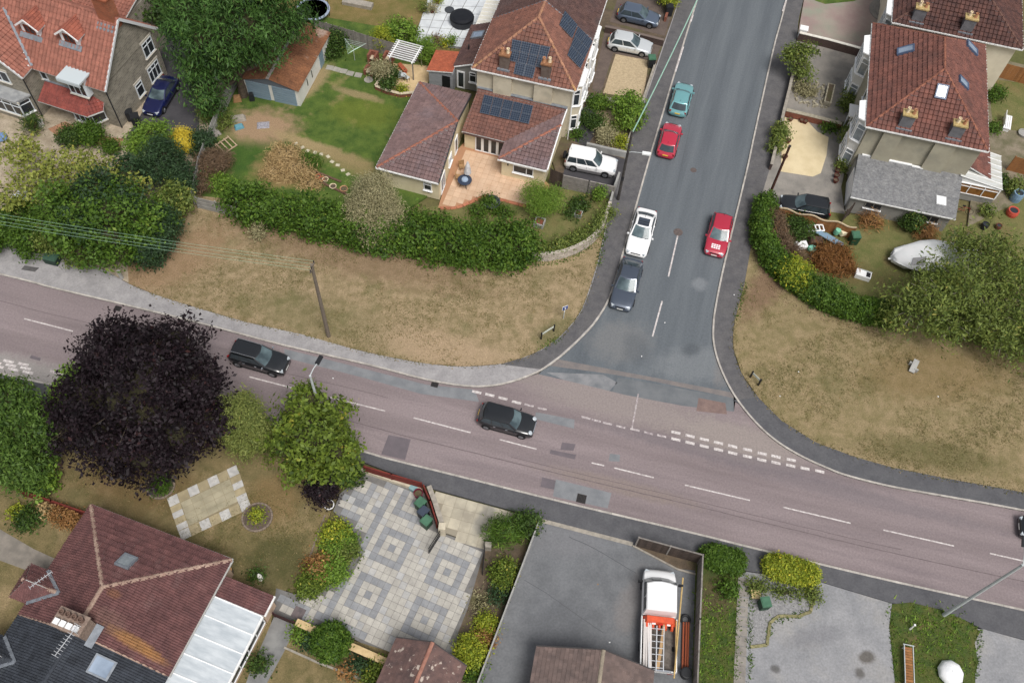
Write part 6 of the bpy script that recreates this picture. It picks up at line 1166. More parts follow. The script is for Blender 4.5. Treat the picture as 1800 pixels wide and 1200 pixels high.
def tree(name, label, lobes, leafm, base=None, r=.22, bark=None, cat='tree', group=None, trunk=True, split=.4, cr=True, twigs=8, **k):
    SEED[0] += 1
    bx = base or (sum(l[0] for l in lobes)/len(lobes), sum(l[1] for l in lobes)/len(lobes), .08)
    t = thing(name, bx, 0, label, cat, group)
    if trunk: branches(t, bx, lobes, r, bark or mBark, split=split, n=twigs, seed=SEED[0])
    if cr: core(t, lobes, cr if isinstance(cr, float) else .55)
    crown('crown' if trunk else 'foliage', lobes, LM[leafm], t, seed=SEED[0], **k); return t
def bush(name, label, lobes, leafm, cat='shrub', group=None, **k): return tree(name, label, lobes, leafm, cat=cat, group=group, trunk=False, **k)
tree('purple_maple', 'large dark purple-leaved tree between the lower garden and the main road', [lobe(250, 690, 6.2, 4.6, 4.6, 3.6), lobe(160, 700, 5, 2.6), lobe(340, 680, 5.2, 2.4), lobe(205, 615, 6, 2.4), lobe(305, 610, 6.2, 2.3), lobe(300, 760, 4.6, 2.6), lobe(190, 770, 4.2, 2.7), lobe(250, 790, 3.6, 2.6), lobe(352, 740, 4, 2.0), lobe(125, 755, 3.6, 1.7), lobe(250, 640, 7.2, 3.0)], 'purple', r=.35, leaf=.24, dens=34, clump=30, spread=.36, lump=.2, gap=.6)
tree('maple_tree', 'rounded green tree with yellowing leaves below the street lamp', [lobe(548, 765, 3.6, 2.5, 2.5, 2.4), lobe(500, 785, 2.8, 1.5), lobe(595, 790, 2.7, 1.5), lobe(520, 725, 4.4, 1.5), lobe(545, 700, 4.6, 1.2), lobe(580, 735, 3.8, 1.4), lobe(540, 815, 1.9, 1.5), lobe(595, 820, 1.6, 1.2)], 'green', r=.2, leaf=.28, dens=38, clump=24, spread=.3, lump=.28)
tree('feathery_tree', 'small feathery light green tree between the purple and the rounded tree', [lobe(425, 730, 3.2, 1.5, 1.5, 1.7), lobe(430, 765, 2.0, 1.6, 1.5, 1.4), lobe(462, 765, 2.2, 1.0)], 'willow', r=.12, leaf=.17, dens=60, aspect=.3, hang=.4)
tree('conifer', 'tall green conifer at the left edge by the main road', [lobe(12, 712, 5, 1.9, 1.9, 2.2), lobe(45, 752, 3.6, 2.2, 2.1, 2.2), lobe(0, 790, 3, 2.6, 2.4, 2.2), lobe(45, 820, 2.0, 1.8, 1.8, 1.8), lobe(-40, 745, 4, 2.7)], 'conifer', r=.25, leaf=.26, dens=48, aspect=.35, hang=.6)
bush('leafy_shrub', 'broad-leaved bright green shrub at the foot of the left conifer', [lobe(70, 835, 1.2, 1.1), lobe(75, 850, .8, .9)], 'bright', leaf=.24, dens=50)
bush('pale_shrub', 'pale yellow-green shrub poking out beside the purple tree', [lobe(128, 665, 2.6, .8, .8, .9), lobe(108, 695, 2.0, 1.0, 1.0, 1.0), lobe(112, 720, 1.5, .8)], 'bright', leaf=.2, dens=46)
bush('purple_shrub', 'small blackish purple shrub at the corner of the slab patio', [lobe(566, 862, .9, 1.05, 1.0, .85)], 'purple', leaf=.16, dens=70)
bush('dark_shrub', 'low dark green shrub under the rounded tree beside the fence', [lobe(612, 832, .9, 1.0, .9, .8)], 'dark', leaf=.18, dens=60)
tree('cypress_tree', 'huge dark green cypress hanging over the double garage', [lobe(420, 50, 8, 3.6, 3.4, 3.6), lobe(350, 60, 8, 2.6), lobe(480, 52, 6.6, 2.3), lobe(512, 38, 6, 2.0), lobe(385, 100, 5.6, 2.6), lobe(346, 112, 5.2, 1.9), lobe(358, 160, 3.4, 1.4, 1.5, 1.9), lobe(440, 85, 5.4, 1.9), lobe(330, 20, 9, 2.4), lobe(440, -20, 10, 3.5), lobe(372, 185, 2.2, 1.0, 1.1, 1.4)], 'cypress', r=.4, leaf=.34, dens=34, clump=30, spread=.4, aspect=.26, hang=1.2, lump=.34)
tree('yew_tree', 'very dark evergreen behind the stone house', [lobe(245, 5, 4.5, 2.6), lobe(225, 25, 3, 1.9), lobe(280, 15, 3.4, 2.0)], 'dark', r=.2, leaf=.26, dens=40)
tree('walnut_tree', 'open yellowing tree in front of the stone house', [lobe(35, 265, 4.4, 1.8, 1.8, 1.3), lobe(70, 320, 4, 2.2, 2.0, 1.4), lobe(110, 290, 4.2, 1.9, 1.8, 1.2), lobe(150, 300, 4.0, 1.9, 1.7, 1.3), lobe(190, 310, 3.8, 1.7, 1.6, 1.2), lobe(35, 340, 3.4, 2.0, 1.8, 1.0), lobe(230, 335, 3.6, 1.5)], 'yellowing', r=.2, bark=mBarkP, leaf=.26, dens=19, clump=10, spread=.34, cr=False, inner=.5, twigs=12)
tree('ash_tree', 'broad dark green tree over the left pavement', [lobe(150, 370, 4.4, 2.6, 2.4, 2.2), lobe(200, 370, 4.6, 2.4, 2.2, 2.2), lobe(120, 400, 3.4, 2.2, 2.0, 2.0), lobe(190, 415, 3.0, 2.4, 2.1, 2.0), lobe(245, 390, 3.6, 2.0), lobe(100, 370, 4.0, 1.7), lobe(150, 440, 1.8, 1.7, 1.5, 1.4), lobe(215, 440, 2.0, 1.6)], 'hedge', r=.25, leaf=.24, dens=32, clump=22, spread=.36, lump=.3)
tree('dark_ash_tree', 'dark leafy tree in the middle of the left thicket', [lobe(170, 340, 5.0, 1.9, 1.9, 1.7), lobe(215, 355, 4.6, 1.8), lobe(145, 385, 4.4, 1.7), lobe(225, 300, 3.8, 1.5)], 'holly', r=.2, leaf=.24, dens=36, lump=.25)
tree('cedar_tree', 'light green conifer beside the yellow shrub', [lobe(264, 238, 3.2, 1.1, 1.1, 1.3), lobe(242, 252, 2.5, 1.1), lobe(284, 230, 3.0, .8), lobe(262, 262, 2.5, 1.4)], 'bright', r=.15, leaf=.24, dens=44, aspect=.3, hang=.2)
tree('blue_cedar', 'blue-green conifer below the light green one', [lobe(285, 275, 3.2, 1.6, 1.6, 1.8), lobe(310, 300, 2.4, 1.4), lobe(270, 300, 2.8, 1.3), lobe(318, 325, 1.8, 1.2)], 'holly', r=.15, leaf=.22, dens=46, aspect=.3)
bush('laurel_bush', 'olive green bush at the end of the left fence', [lobe(308, 355, 1.9, 1.5, 1.5, 1.6), lobe(290, 385, 1.4, 1.3)], 'olive', leaf=.2, dens=50)
tree('holly_tree', 'dark holly at the corner of the dry verge', [lobe(285, 395, 2.2, 1.4, 1.3, 1.8), lobe(262, 445, 1.4, 1.3, 1.2, 1.3), lobe(275, 420, 2.0, 1.4)], 'holly', leaf=.18, dens=52, r=.12)
bush('privet_bush', 'bright green bush over the pavement at the left edge', [lobe(15, 400, 1.6, 1.8, 1.7, 1.5), lobe(55, 425, 1.2, 1.4), lobe(-25, 410, 1.4, 1.8), lobe(35, 380, 1.6, 1.5)], 'hedge', leaf=.2, dens=48)
bush('hawthorn_bush', 'brownish green bush above the green roadside bin', [lobe(95, 420, 1.5, 1.3, 1.2, 1.4), lobe(140, 450, 1.1, 1.3, 1.0, 1.0)], 'olive', leaf=.18, dens=48)
bush('golden_shrub', 'bright yellow shrub beside the concrete fence', [lobe(323, 248, 1.0, 1.0, .9, .9)], 'yellow', leaf=.14, dens=90, aspect=.25)
bush('box_bush', 'clipped dark green bush below the stone house porch', [lobe(125, 240, .9, 1.1, 1.0, .8)], 'dark', leaf=.14, dens=80)
bush('box_bush', 'clipped brighter green bush below the stone house bay window', [lobe(158, 235, .95, 1.1, 1.0, .85)], 'hedge', leaf=.14, dens=80)
bush('small_bush', 'low green bush left of the light green conifer', [lobe(193, 258, .6, .8, .7, .55)], 'hedge', leaf=.14, dens=70)
bush('yucca_plant', 'dark spiky plant beside the left bay window', [lobe(57, 218, 1.0, .8, .8, 1.0)], 'dark', leaf=.4, dens=30, aspect=.12)
bush('juniper_bush', 'dark blue-green bush beside the concrete fence', [lobe(358, 248, 1.2, .8, .8, 1.1), lobe(352, 262, .8, .7)], 'holly', leaf=.16, dens=70)
bush('fern_bush', 'ferny bush behind the concrete fence', [lobe(372, 200, .8, 1.2, 1.0, .7), lobe(395, 215, .6, .8, .7, .5)], 'olive', leaf=.22, dens=40, aspect=.25)
bush('straw_heap', 'big heap of straw-coloured dead grass in the left lawn', [lobe(500, 272, .7, 1.4, 1.1, .7), lobe(522, 298, .55, 1.5, 1.2, .55), lobe(484, 302, .4, 1.0, .9, .45), lobe(548, 322, .3, 1.0, .7, .3)], 'straw', cat='plant heap', leaf=.34, dens=44, aspect=.12, lump=.25)
bush('green_tuft', 'green clump growing on the edge of the straw heap', [lobe(545, 285, .5, .9, .6, .45)], 'hedge', leaf=.24, dens=60, aspect=.2)
bush('dead_shrub', 'brown woody shrub against the concrete fence', [lobe(368, 290, 1.0, 1.3, 1.2, 1.0), lobe(385, 280, .9, 1.1, 1.0, .8), lobe(352, 325, .8, .8)], 'twiggy', leaf=.3, dens=50, aspect=.1)
bush('green_shrub', 'fresh green shrub at the left end of the lawn', [lobe(385, 322, .6, 1.1, .9, .6)], 'bright', leaf=.16, dens=70)
def hedge(name, label, line, w, h, leafm, step=1.1, cat='hedge', wob=.12, **k):
    pts = [Q(*p) for p in line]; lob = []; acc = []
    for a, b in zip(pts[:-1], pts[1:]):
        n = max(1, int((b-a).length/step))
        for i in range(n): acc.append(a.lerp(b, i/n))
    acc.append(pts[-1]); rnd = random.Random(len(acc))
    for p in acc:
        lob.append((p.x+rnd.uniform(-wob, wob), p.y+rnd.uniform(-wob, wob), h*.45, w/2*rnd.uniform(.9, 1.1), w/2*rnd.uniform(.9, 1.1), h*.62*rnd.uniform(1-wob, 1+wob)))
    return bush(name, label, lob, leafm, cat=cat, **k)
hedge('hedge', 'long dark green hedge between the left garden and the dry verge', [(430, 372), (500, 390), (600, 412), (690, 430)], 3.2, 2.9, 'hedge', leaf=.22, dens=34, clump=22, spread=.34, lump=.16, below=.8, gap=.35)
hedge('hedge', 'thick green hedge in front of the low cream extension', [(690, 418), (760, 432), (830, 444), (895, 448), (908, 446)], 4.2, 2.7, 'hedge', leaf=.22, dens=34, clump=22, spread=.34, lump=.16, below=.8, step=1.4, gap=.35)
bush('trailing_shrub', 'narrow shoot hanging out of the long hedge onto the verge', [lobe(455, 405, .5, .5, .9, .5)], 'greygreen', leaf=.14, dens=50)
tree('olive_tree', 'grey-green half-bare tree in the middle of the long hedge', [lobe(655, 340, 3.4, 1.7, 1.6, 1.5), lobe(640, 370, 2.8, 1.5, 1.4, 1.4), lobe(678, 375, 2.6, 1.5, 1.4, 1.4), lobe(660, 405, 1.6, 1.7, 1.4, 1.3)], 'greygreen', r=.14, bark=mBarkP, leaf=.15, dens=48, clump=10, spread=.3, aspect=.3, cr=.4, twigs=22)
bush('garden_bush', 'round glossy green bush behind the wooden fence', [lobe(706, 58, 1.2, 1.7, 1.5, 1.2)], 'bright', leaf=.2, dens=60)
bush('bamboo', 'yellow-green bamboo on the wooden fence', [lobe(672, 70, 1.3, .9, .6, 1.4)], 'lime', leaf=.24, dens=46, aspect=.2)
bush('bamboo', 'tall bright green bamboo beside the pergola', [lobe(750, 92, 1.4, .8, .8, 1.5)], 'bright', leaf=.24, dens=60, aspect=.2)
bush('ivy', 'dark ivy on the wooden fence behind the garage', [lobe(590, 72, 1.1, 1.0, .6, 1.1), lobe(582, 92, .6, .9, .7, .7)], 'dark', leaf=.16, dens=60)
tree('young_olive', 'silvery young tree beside the brick barbecue', [lobe(668, 122, 1.6, .9, .8, .8)], 'greygreen', r=.05, leaf=.12, dens=50, cr=False)
bush('bed_plant', 'dark green planting in the brick raised bed', [lobe(682, 148, .8, .6, .6, .5), lobe(690, 130, .9, .5, .5, .8)], 'dark', leaf=.14, dens=70)
bush('bed_plant', 'small lime plant on the sandy pergola terrace', [lobe(706, 158, .35, .4, .35, .3)], 'lime', leaf=.12, dens=90)
tree('potted_acacia', 'feathery light green sapling in a square planter', [lobe(940, 340, 2.3, 1.1, 1.0, .9), lobe(968, 350, 2.0, 1.2, 1.1, .8), lobe(950, 360, 1.8, 1.1)], 'bright', base=tuple(Q(948, 392))[:2]+(.4,), r=.05, leaf=.12, dens=38, clump=8, cr=False, aspect=.3)
bush('ivy_wall_top', 'band of ivy along the top of the curved block wall', [lobe(940+i*13, 437-(i/10)**2*55 - (i > 7)*(i-7)*3, .95, .55, .45, .3) for i in range(11)], 'olive', leaf=.14, dens=70, cat='ivy')
bush('tub_plant', 'leafy plant growing in the dark stone tub', [lobe(858, 352, .7, .6, .5, .4)], 'hedge', leaf=.14, dens=70)
bush('patio_weeds', 'low green weeds below the terracotta patio', [lobe(840, 372, .4, .9, .6, .35), lobe(885, 372, .4, .9, .6, .35)], 'hedge', leaf=.14, dens=60)
bush('weedy_growth', 'dark brambles at the foot of the grey fence', [lobe(1020, 358, .5, 1.0, .8, .5), lobe(1005, 375, .3, .9, .6, .3)], 'dark', leaf=.16, dens=44)
bush('tall_weed', 'tall pale plant against the grey fence', [lobe(1054, 342, .9, .35, .35, .9)], 'bright', leaf=.18, dens=70, aspect=.3)
tree('front_garden_tree', 'small bushy green tree beside the pole and lamp', [lobe(1105, 185, 2.0, 1.3, 1.2, 1.1), lobe(1115, 210, 1.4, 1.0), lobe(1092, 190, 1.6, .9)], 'bright', r=.08, leaf=.18, dens=54)
for (x, y, z, r, lm_, lb) in [(1049, 178, .7, .7, 'hedge', 'light shrub against the low wall by the gravel square'), (1057, 183, .6, .7, 'bright', 'fresh green shrub beside the grey planter'), (1020, 205, .8, .75, 'dark', 'round dark shrub next to the bay window'), (1047, 213, .8, .8, 'dark', 'round dark shrub in the front garden path'), (1066, 240, .6, .85, 'greygreen', 'grey variegated shrub in the front garden'), (1090, 250, .4, .6, 'lime', 'low yellow-green plants by the front wall'), (1012, 235, .4, .5, 'hedge', 'small weedy shrub beside the house wall'), (1085, 222, .4, .6, 'olive', 'straggly plant under the front garden tree'), (1175, -3, 1.0, 1.0, 'lime', 'lime green shrub at the top beside the road')]:
    bush('front_shrub', lb, [lobe(x, y, z, r, r*.9, r*.8)], lm_, leaf=.14, dens=70)
tree('yard_tree', 'slender yellow-green tree in the concrete front yard', [lobe(1400, 92, 2.6, 1.0), lobe(1418, 88, 2.6, .9), lobe(1405, 112, 2.0, 1.1), lobe(1412, 128, 1.3, 1.0), lobe(1386, 100, 2.3, .7)], 'olive', r=.07, leaf=.2, dens=34, cr=.4)
bush('rockery_shrub', 'grey-green shrub in the rubble rockery', [lobe(1416, 158, .5, .9, .8, .5)], 'greygreen', leaf=.14, dens=60)
bush('wall_shrub', 'dark shrub against the white porch', [lobe(1497, 170, .9, .7, .7, .9), lobe(1490, 185, .5, .7)], 'olive', leaf=.16, dens=60)
bush('forecourt_plant', 'dark green leafy plants at the corner of the cream forecourt', [lobe(1462, 226, .4, .9, .5, .4)], 'hedge', leaf=.2, dens=60)
bush('pavement_shrub', 'straggling shrub on the wall between pavement and cream forecourt', [lobe(1372, 232, .8, .7, .9, .8), lobe(1364, 255, .7, .6, .8, .7)], 'olive', leaf=.16, dens=60)
bush('climbing_plant', 'climber beside the beige house door', [lobe(1490, 240, 1.2, .5, .7, 1.1), lobe(1482, 290, .6, .5, .6, .6)], 'olive', leaf=.16, dens=56)
hedge('hedge', 'curved clipped green hedge around the right corner garden', [(1340, 372), (1334, 400), (1337, 430), (1352, 462), (1390, 500), (1440, 532), (1500, 554), (1552, 562)], 2.0, 2.05, 'hedge', leaf=.17, dens=56, step=.8, wob=.04, below=.9, lump=.05, gap=0, spread=.16)
hedge('dead_hedge', 'brown dead top of hedge inside the curved green hedge', [(1356, 396), (1360, 422), (1372, 446), (1386, 462)], 1.8, 1.9, 'twiggy', leaf=.34, dens=50, aspect=.1, step=.9)
bush('cypress_bush', 'bright green feathery conifer bush behind the curved hedge', [lobe(1395, 475, 1.4, 1.2, 1.0, 1.0), lobe(1410, 492, 1.2, 1.1)], 'lime', leaf=.22, dens=60, aspect=.3)
bush('cypress_bush', 'deep green feathery conifer bush behind the curved hedge', [lobe(1440, 505, 1.3, 1.3, 1.0, 1.0), lobe(1465, 520, 1.1, 1.2)], 'conifer', leaf=.22, dens=60, aspect=.3)
bush('conifer_bush', 'yellowish dark bush beside the junk pile', [lobe(1405, 405, .9, 1.1, .9, .9), lobe(1392, 390, .8, .8)], 'dark', leaf=.16, dens=60)
bush('brown_heap', 'heap of rust-brown dead branches on the right lawn', [lobe(1463, 452, .7, 1.7, 1.3, .9), lobe(1475, 465, .5, 1.3, 1.0, .6)], 'brown', cat='plant heap', leaf=.34, dens=60, aspect=.12)
bush('phormium', 'rust-coloured spiky plant against the garage wall', [lobe(1532, 388, .6, .9, .7, .6)], 'rust', leaf=.4, dens=46, aspect=.1)
bush('wall_conifer', 'dark green bush between the garage windows', [lobe(1605, 390, 1.0, .9, .8, 1.0)], 'dark', leaf=.16, dens=64)
bush('rusty_bush', 'brown spiky bush beneath the garage corner', [lobe(1628, 408, .6, 1.0, .8, .6)], 'rust', leaf=.34, dens=50, aspect=.12)
tree('willow_tree', 'wide airy yellow-green tree over the right corner garden', [lobe(1700, 500, 5.0, 3.4, 3.0, 2.4), lobe(1640, 520, 4.4, 2.6, 2.4, 2.0), lobe(1770, 490, 5.0, 3.0), lobe(1740, 545, 3.8, 3.0, 2.6, 2.2), lobe(1600, 545, 3.2, 2.2, 2.0, 1.6), lobe(1670, 572, 2.6, 2.3, 1.8, 1.6), lobe(1760, 590, 2.4, 2.2), lobe(1800, 540, 4.0, 3.4), lobe(1740, 445, 4.6, 2.2, 2.0, 1.6), lobe(1575, 560, 2.4, 1.4), lobe(1690, 425, 3.6, 1.4, 1.3, 1.0), lobe(1830, 610, 2.4, 2.6)], 'olive', r=.28, bark=mBarkP, leaf=.26, dens=22, clump=14, spread=.42, aspect=.34, cr=False, inner=.45, lump=.3, hang=.3, twigs=14)
bush('undergrowth', 'dark undergrowth beneath the wide airy tree', [lobe(1690, 575, .8, 1.7, 1.1, .7), lobe(1750, 580, .9, 1.9, 1.3, .8), lobe(1795, 590, .9, 1.7, 1.2, .8)], 'olive', leaf=.2, dens=40)
for (x, y, r, lm_, lb) in [(1752, 318, .8, 'dark', 'dark shrub beyond the conservatory'), (1785, 330, .9, 'olive', 'straggly shrub at the right edge by the brown fence'), (1750, 165, .9, 'hedge', 'green shrub below the brown fence at the right edge'), (1735, 370, .6, 'olive', 'low plant beside the conservatory base'), (1745, 225, .6, 'hedge', 'weeds beside the white bench')]:
    bush('back_shrub', lb, [lobe(x, y, r*.7, r, r*.9, r*.7)], lm_, leaf=.16, dens=60)
bush('pampas_shrub', 'arching grassy shrub beside the asphalt drive entrance', [lobe(885, 935, .8, 1.3, 1.1, .8), lobe(905, 925, .7, 1.0, .8, .7)], 'hedge', leaf=.4, dens=36, aspect=.1)
bush('laurel_shrub', 'dark shrub touching the drive fence post', [lobe(930, 920, .9, .7, .7, .8)], 'dark', leaf=.16, dens=70)
bush('bed_shrub', 'green and rust shrub in the bed beside the drive fence', [lobe(882, 1012, .7, .75, .8, .7), lobe(890, 1000, .6, .6)], 'green', leaf=.15, dens=70)
bush('bed_shrub', 'dark trailing shrub below the green and rust one', [lobe(874, 1045, .4, .5, .6, .4)], 'holly', leaf=.15, dens=50)
bush('ball_shrub', 'small yellow-green ball shrub near the drive fence', [lobe(854, 1097, .5, .56, .52, .5)], 'lime', leaf=.11, dens=120)
bush('ball_shrub', 'larger olive ball shrub near the bottom of the drive fence', [lobe(829, 1143, .8, .95, .95, .8)], 'lime', leaf=.14, dens=90)
bush('rust_shrub', 'orange-brown shrub beside the olive ball shrub', [lobe(852, 1122, .5, .55, .5, .45)], 'rust', leaf=.13, dens=90)
bush('low_shrub', 'low green shrub at the foot of the drive fence', [lobe(827, 1180, .4, .7, .6, .4)], 'hedge', leaf=.13, dens=80)
bush('soft_weeds', 'thin grey weeds on the bare bed', [lobe(843, 1060, .15, .6, .9, .15)], 'greygreen', leaf=.12, dens=30)
def boxhedge(name, label, pa, pb, w, h, leafm):
    a, b = Q(*pa), Q(*pb); n = 5; bush(name, label, [(*a.lerp(b, i/(n-1)).xy, h*.5, w/2*1.15, w/2*1.1, h*.58) for i in range(n)], leafm, cat='hedge', leaf=.13, dens=95, lump=.05, spread=.14, gap=0)
boxhedge('clipped_hedge', 'clipped mid-green hedge beside the wooden fence end', (1248, 982), (1286, 992), 1.55, 1.2, 'hedge')
boxhedge('clipped_hedge', 'clipped yellow-green hedge standing alone by the pavement', (1360, 1000), (1414, 1014), 1.6, 1.2, 'lime')
bush('verge_weeds', 'brown and green weeds under the yellow-green hedge', [lobe(1330, 1030, .2, .8, .5, .25), lobe(1425, 1045, .25, .7, .4, .3), lobe(1380, 1040, .2, 1.2, .3, .2)], 'olive', leaf=.13, dens=60)
bush('strip_shrub', 'leafy shrub in the weedy strip beside the stepping slabs', [lobe(1278, 1032, .3, .6, .6, .35)], 'hedge', leaf=.16, dens=70)
bush('topiary_ball', 'dark glossy round bush beside the timber wall', [lobe(582, 1128, 1.0, 1.3, 1.3, 1.1)], 'hedge', leaf=.15, dens=95, lump=.04, spread=.12)
for (x, y, r, lm_, lb, an) in [(588, 938, 1.0, 'lime', 'yellow-green flowering shrub at the top of the flower bed', .4), (605, 948, .8, 'bright', 'green shrub beside the slab patio curve', .4), (588, 965, .7, 'bright', 'light green clump in the middle of the flower bed', .4), (610, 970, .8, 'olive', 'brownish shrub at the bed edge', .4), (560, 998, .9, 'rust', 'orange and pink flowering plants in the bed', .3), (585, 1005, 1.0, 'bright', 'fresh green plants below the flower bed middle', .4), (545, 1030, .9, 'green', 'green plants at the tip of the flower bed', .4), (553, 1012, .7, 'green', 'white-flowered green plants in the bed', .4), (668, 1185, 1.0, 'green', 'yellow-green shrub under the timber wall', .5), (632, 1170, .6, 'holly', 'blue-green plants along the timber wall', .4), (612, 1180, .4, 'rust', 'dried golden leaves beside the round bush', .3), (530, 1115, .6, 'bright', 'small light green shrub left of the round bush', .4), (548, 1128, .6, 'holly', 'dark leaves left of the round bush', .4), (50, 912, .9, 'dark', 'dark green mat plant left of the bungalow', .3), (105, 905, .6, 'rust', 'orange-brown bracken by the red fence', .5), (125, 915, .6, 'rust', 'rust-coloured bracken nearest the bungalow roof', .4), (80, 893, .5, 'straw', 'straw-coloured dried plant by the red fence', .4), (455, 1165, .6, 'dark', 'green shrub at the end of the conservatory', .4), (30, 900, .5, 'lime', 'yellowish sprig at the far left bed', .3)]:
    bush('bed_plant', lb, [lobe(x, y, an, r, r*.9, r*.6)], lm_, leaf=.15, dens=66)
def meadow(name, label, poly, n, seed, mats, size=.13):
    rng = np.random.default_rng(seed); P2 = [(p.x, p.y) for p in QL(poly)]; xs, ys = [p[0] for p in P2], [p[1] for p in P2]; V = []; T = []
    while len(T) < n:
        x, y = rng.uniform(min(xs), max(xs)), rng.uniform(min(ys), max(ys)); g_ = math.sin(x*.9+seed)*math.sin(y*1.1)+.8*math.sin(x*.35-y*.5)+rng.normal()*.6
        if g_ < .1 or not inpoly(x, y, P2): continue
        tn = min(1, max(0, .75-.3*g_+rng.normal()*.12))
        for _ in range(6):
            a = rng.uniform(0, 6.28); px_, py_ = x+rng.normal()*.12, y+rng.normal()*.12; h = size*rng.uniform(.5, 1.4); w_ = size*.22; l = rng.normal(size=2)*h*.7
            V += [(px_-math.cos(a)*w_, py_-math.sin(a)*w_, .1), (px_+math.cos(a)*w_, py_+math.sin(a)*w_, .1), (px_+l[0], py_+l[1], .1+h*.6)]; T.append(tn)
    me = bpy.data.meshes.new(name); me.from_pydata(V, [], [(3*i, 3*i+1, 3*i+2) for i in range(len(T))]); at = me.attributes.new('tone', 'FLOAT', 'POINT'); at.data.foreach_set('value', np.repeat(np.array(T, np.float32), 3)); me.materials.append(mats); tag(link(name, me), label, 'grass', kind='stuff')
meadow('verge_grass_left', 'patchy tufts of dry grass over the left verge', [(230, 495), (350, 540), (533, 587), (683, 626), (817, 643), (923, 626), (1005, 566), (1050, 465), (930, 478), (800, 476), (612, 432), (425, 396), (350, 370)], 18000, 3, LM['grass'])
meadow('verge_grass_right', 'patchy tufts of dry grass over the right verge', [(1308, 505), (1290, 590), (1303, 657), (1373, 738), (1500, 801), (1667, 840), (1800, 862), (1800, 620), (1600, 600), (1450, 560), (1345, 490)], 18000, 4, LM['grass'])
meadow('lawn_grass_lower', 'patchy tufts of grass over the lower left lawn', [(110, 830), (300, 800), (560, 900), (525, 1040), (480, 1030), (170, 890)], 7000, 5, LM['grass'])
def tufts(name, label, lines, mat, n, width, size, seed, side=None):
    rng = np.random.default_rng(seed); P = []
    for ln in lines:
        pts = [Q(*p) for p in ln]; L_ = [(b-a).length for a, b in zip(pts[:-1], pts[1:])]; tot = sum(L_)
        for _ in range(int(n*tot)):
            s_ = rng.uniform(0, tot); i = 0
            while s_ > L_[i] and i < len(L_)-1: s_ -= L_[i]; i += 1
            p = pts[i].lerp(pts[i+1], s_/L_[i]); P.append((p.x+rng.normal()*width, p.y+rng.normal()*width))
    P = np.array(P); N_ = len(P); cl = rng.uniform(0, 1, N_); a = rng.uniform(0, 2*math.pi, N_); w_ = size*rng.uniform(.15, .35, N_); h = size*rng.uniform(.5, 1.2, N_); ln_ = rng.normal(size=(N_, 2))*h[:, None]*.6
    z0 = np.full(N_, .1); b0 = np.stack([P[:, 0]-np.cos(a)*w_, P[:, 1]-np.sin(a)*w_, z0], 1); b1 = np.stack([P[:, 0]+np.cos(a)*w_, P[:, 1]+np.sin(a)*w_, z0], 1); tp = np.stack([P[:, 0]+ln_[:, 0], P[:, 1]+ln_[:, 1], z0+h*.8], 1)
    V = np.stack([b0, b1, tp], 1).reshape(-1, 3); me = bpy.data.meshes.new(name); me.from_pydata(V.tolist(), [], np.arange(N_*3).reshape(-1, 3).tolist()); at = me.attributes.new('tone', 'FLOAT', 'POINT'); at.data.foreach_set('value', np.repeat(cl, 3).astype(np.float32)); me.materials.append(mat)
    o = link(name, me); return tag(o, label, 'grass', kind='stuff')
tufts('verge_edge_grass', 'ragged grass edge of the verges along the pavements', [OA[4:22], OB[7:20]], LM['grass'], 26, .16, .16, 5)
tufts('wall_foot_grass', 'green grass at the foot of the curved block wall', [[(1050, 470), (1062, 410)], [(940, 466), (990, 461), (1040, 436), (1064, 402)], [(985, 595), (950, 612)], [(1310, 500), (1294, 560)]], LM['hedge'], 40, .18, .2, 6)
tufts('hedge_foot_litter', 'dry leaf litter under the long hedge', [[(425, 398), (500, 420), (612, 436), (662, 452), (800, 478), (930, 478)], [(230, 490), (260, 480), (300, 440)], [(1322, 430), (1340, 490), (1400, 545), (1540, 585)]], LM['twiggy'], 40, .3, .14, 7)
tufts('stepping_slab_weeds', 'green weeds between the stepping slabs', [[(1296, 1020), (1293, 1200)], [(1318, 1030), (1318, 1200)], [(1350, 1130), (1354, 1092), (1400, 1082), (1425, 1070)], [(1565, 1065), (1575, 1200)], [(1700, 1095), (1722, 1110), (1714, 1190)]], LM['hedge'], 36, .12, .2, 8)
tufts('grass_patch_blades', 'long grass on the patch by the leaning lamp post', [[(1580, 1075), (1690, 1095)], [(1580, 1095), (1700, 1120)], [(1580, 1125), (1700, 1150)], [(1590, 1165), (1700, 1190)]], LM['bright'], 60, .45, .24, 9)
tufts('weed_strip_blades', 'long grass in the strip beside the wooden fence', [[(1235, 1040), (1232, 1200)], [(1255, 1060), (1250, 1200)], [(1275, 1060), (1275, 1200)]], LM['bright'], 60, .4, .22, 10)
ORD = 'first second third fourth fifth sixth seventh eighth ninth tenth eleventh'.split()
mSlabL = M('light_slab', C(178, 174, 165), C(164, 160, 153), 1.5, island=.1, grain=.08, gscale=10); mSlabG = M('blue_grey_slab', C(148, 149, 151), C(134, 136, 140), 1.5, island=.09, grain=.08, gscale=10); mSlabM = M('mid_slab', C(176, 174, 170), C(160, 160, 160), 1.5, island=.1, grain=.08, gscale=10)
patio = sheet('slab_patio', QL([(598, 868), (643, 834), (700, 850), (745, 866), (772, 936), (853, 962), (842, 1000), (822, 1070), (806, 1110), (798, 1160), (690, 1160), (610, 1116), (525, 1096), (480, 1078), (486, 1034), (517, 1044), (540, 1046), (577, 1030), (597, 1019), (610, 999), (622, 974), (630, 945), (610, 921), (586, 899)]), .112, mJoint)
ppoly = [(p.x, p.y) for p in QL([(598, 870), (645, 837), (700, 853), (743, 868), (770, 936), (850, 963), (840, 1000), (820, 1070), (804, 1110), (797, 1158), (690, 1158), (612, 1113), (527, 1093), (484, 1076), (489, 1036), (517, 1046), (540, 1048), (578, 1033), (599, 1021), (612, 1000), (625, 974), (633, 945), (612, 919), (588, 898)])]
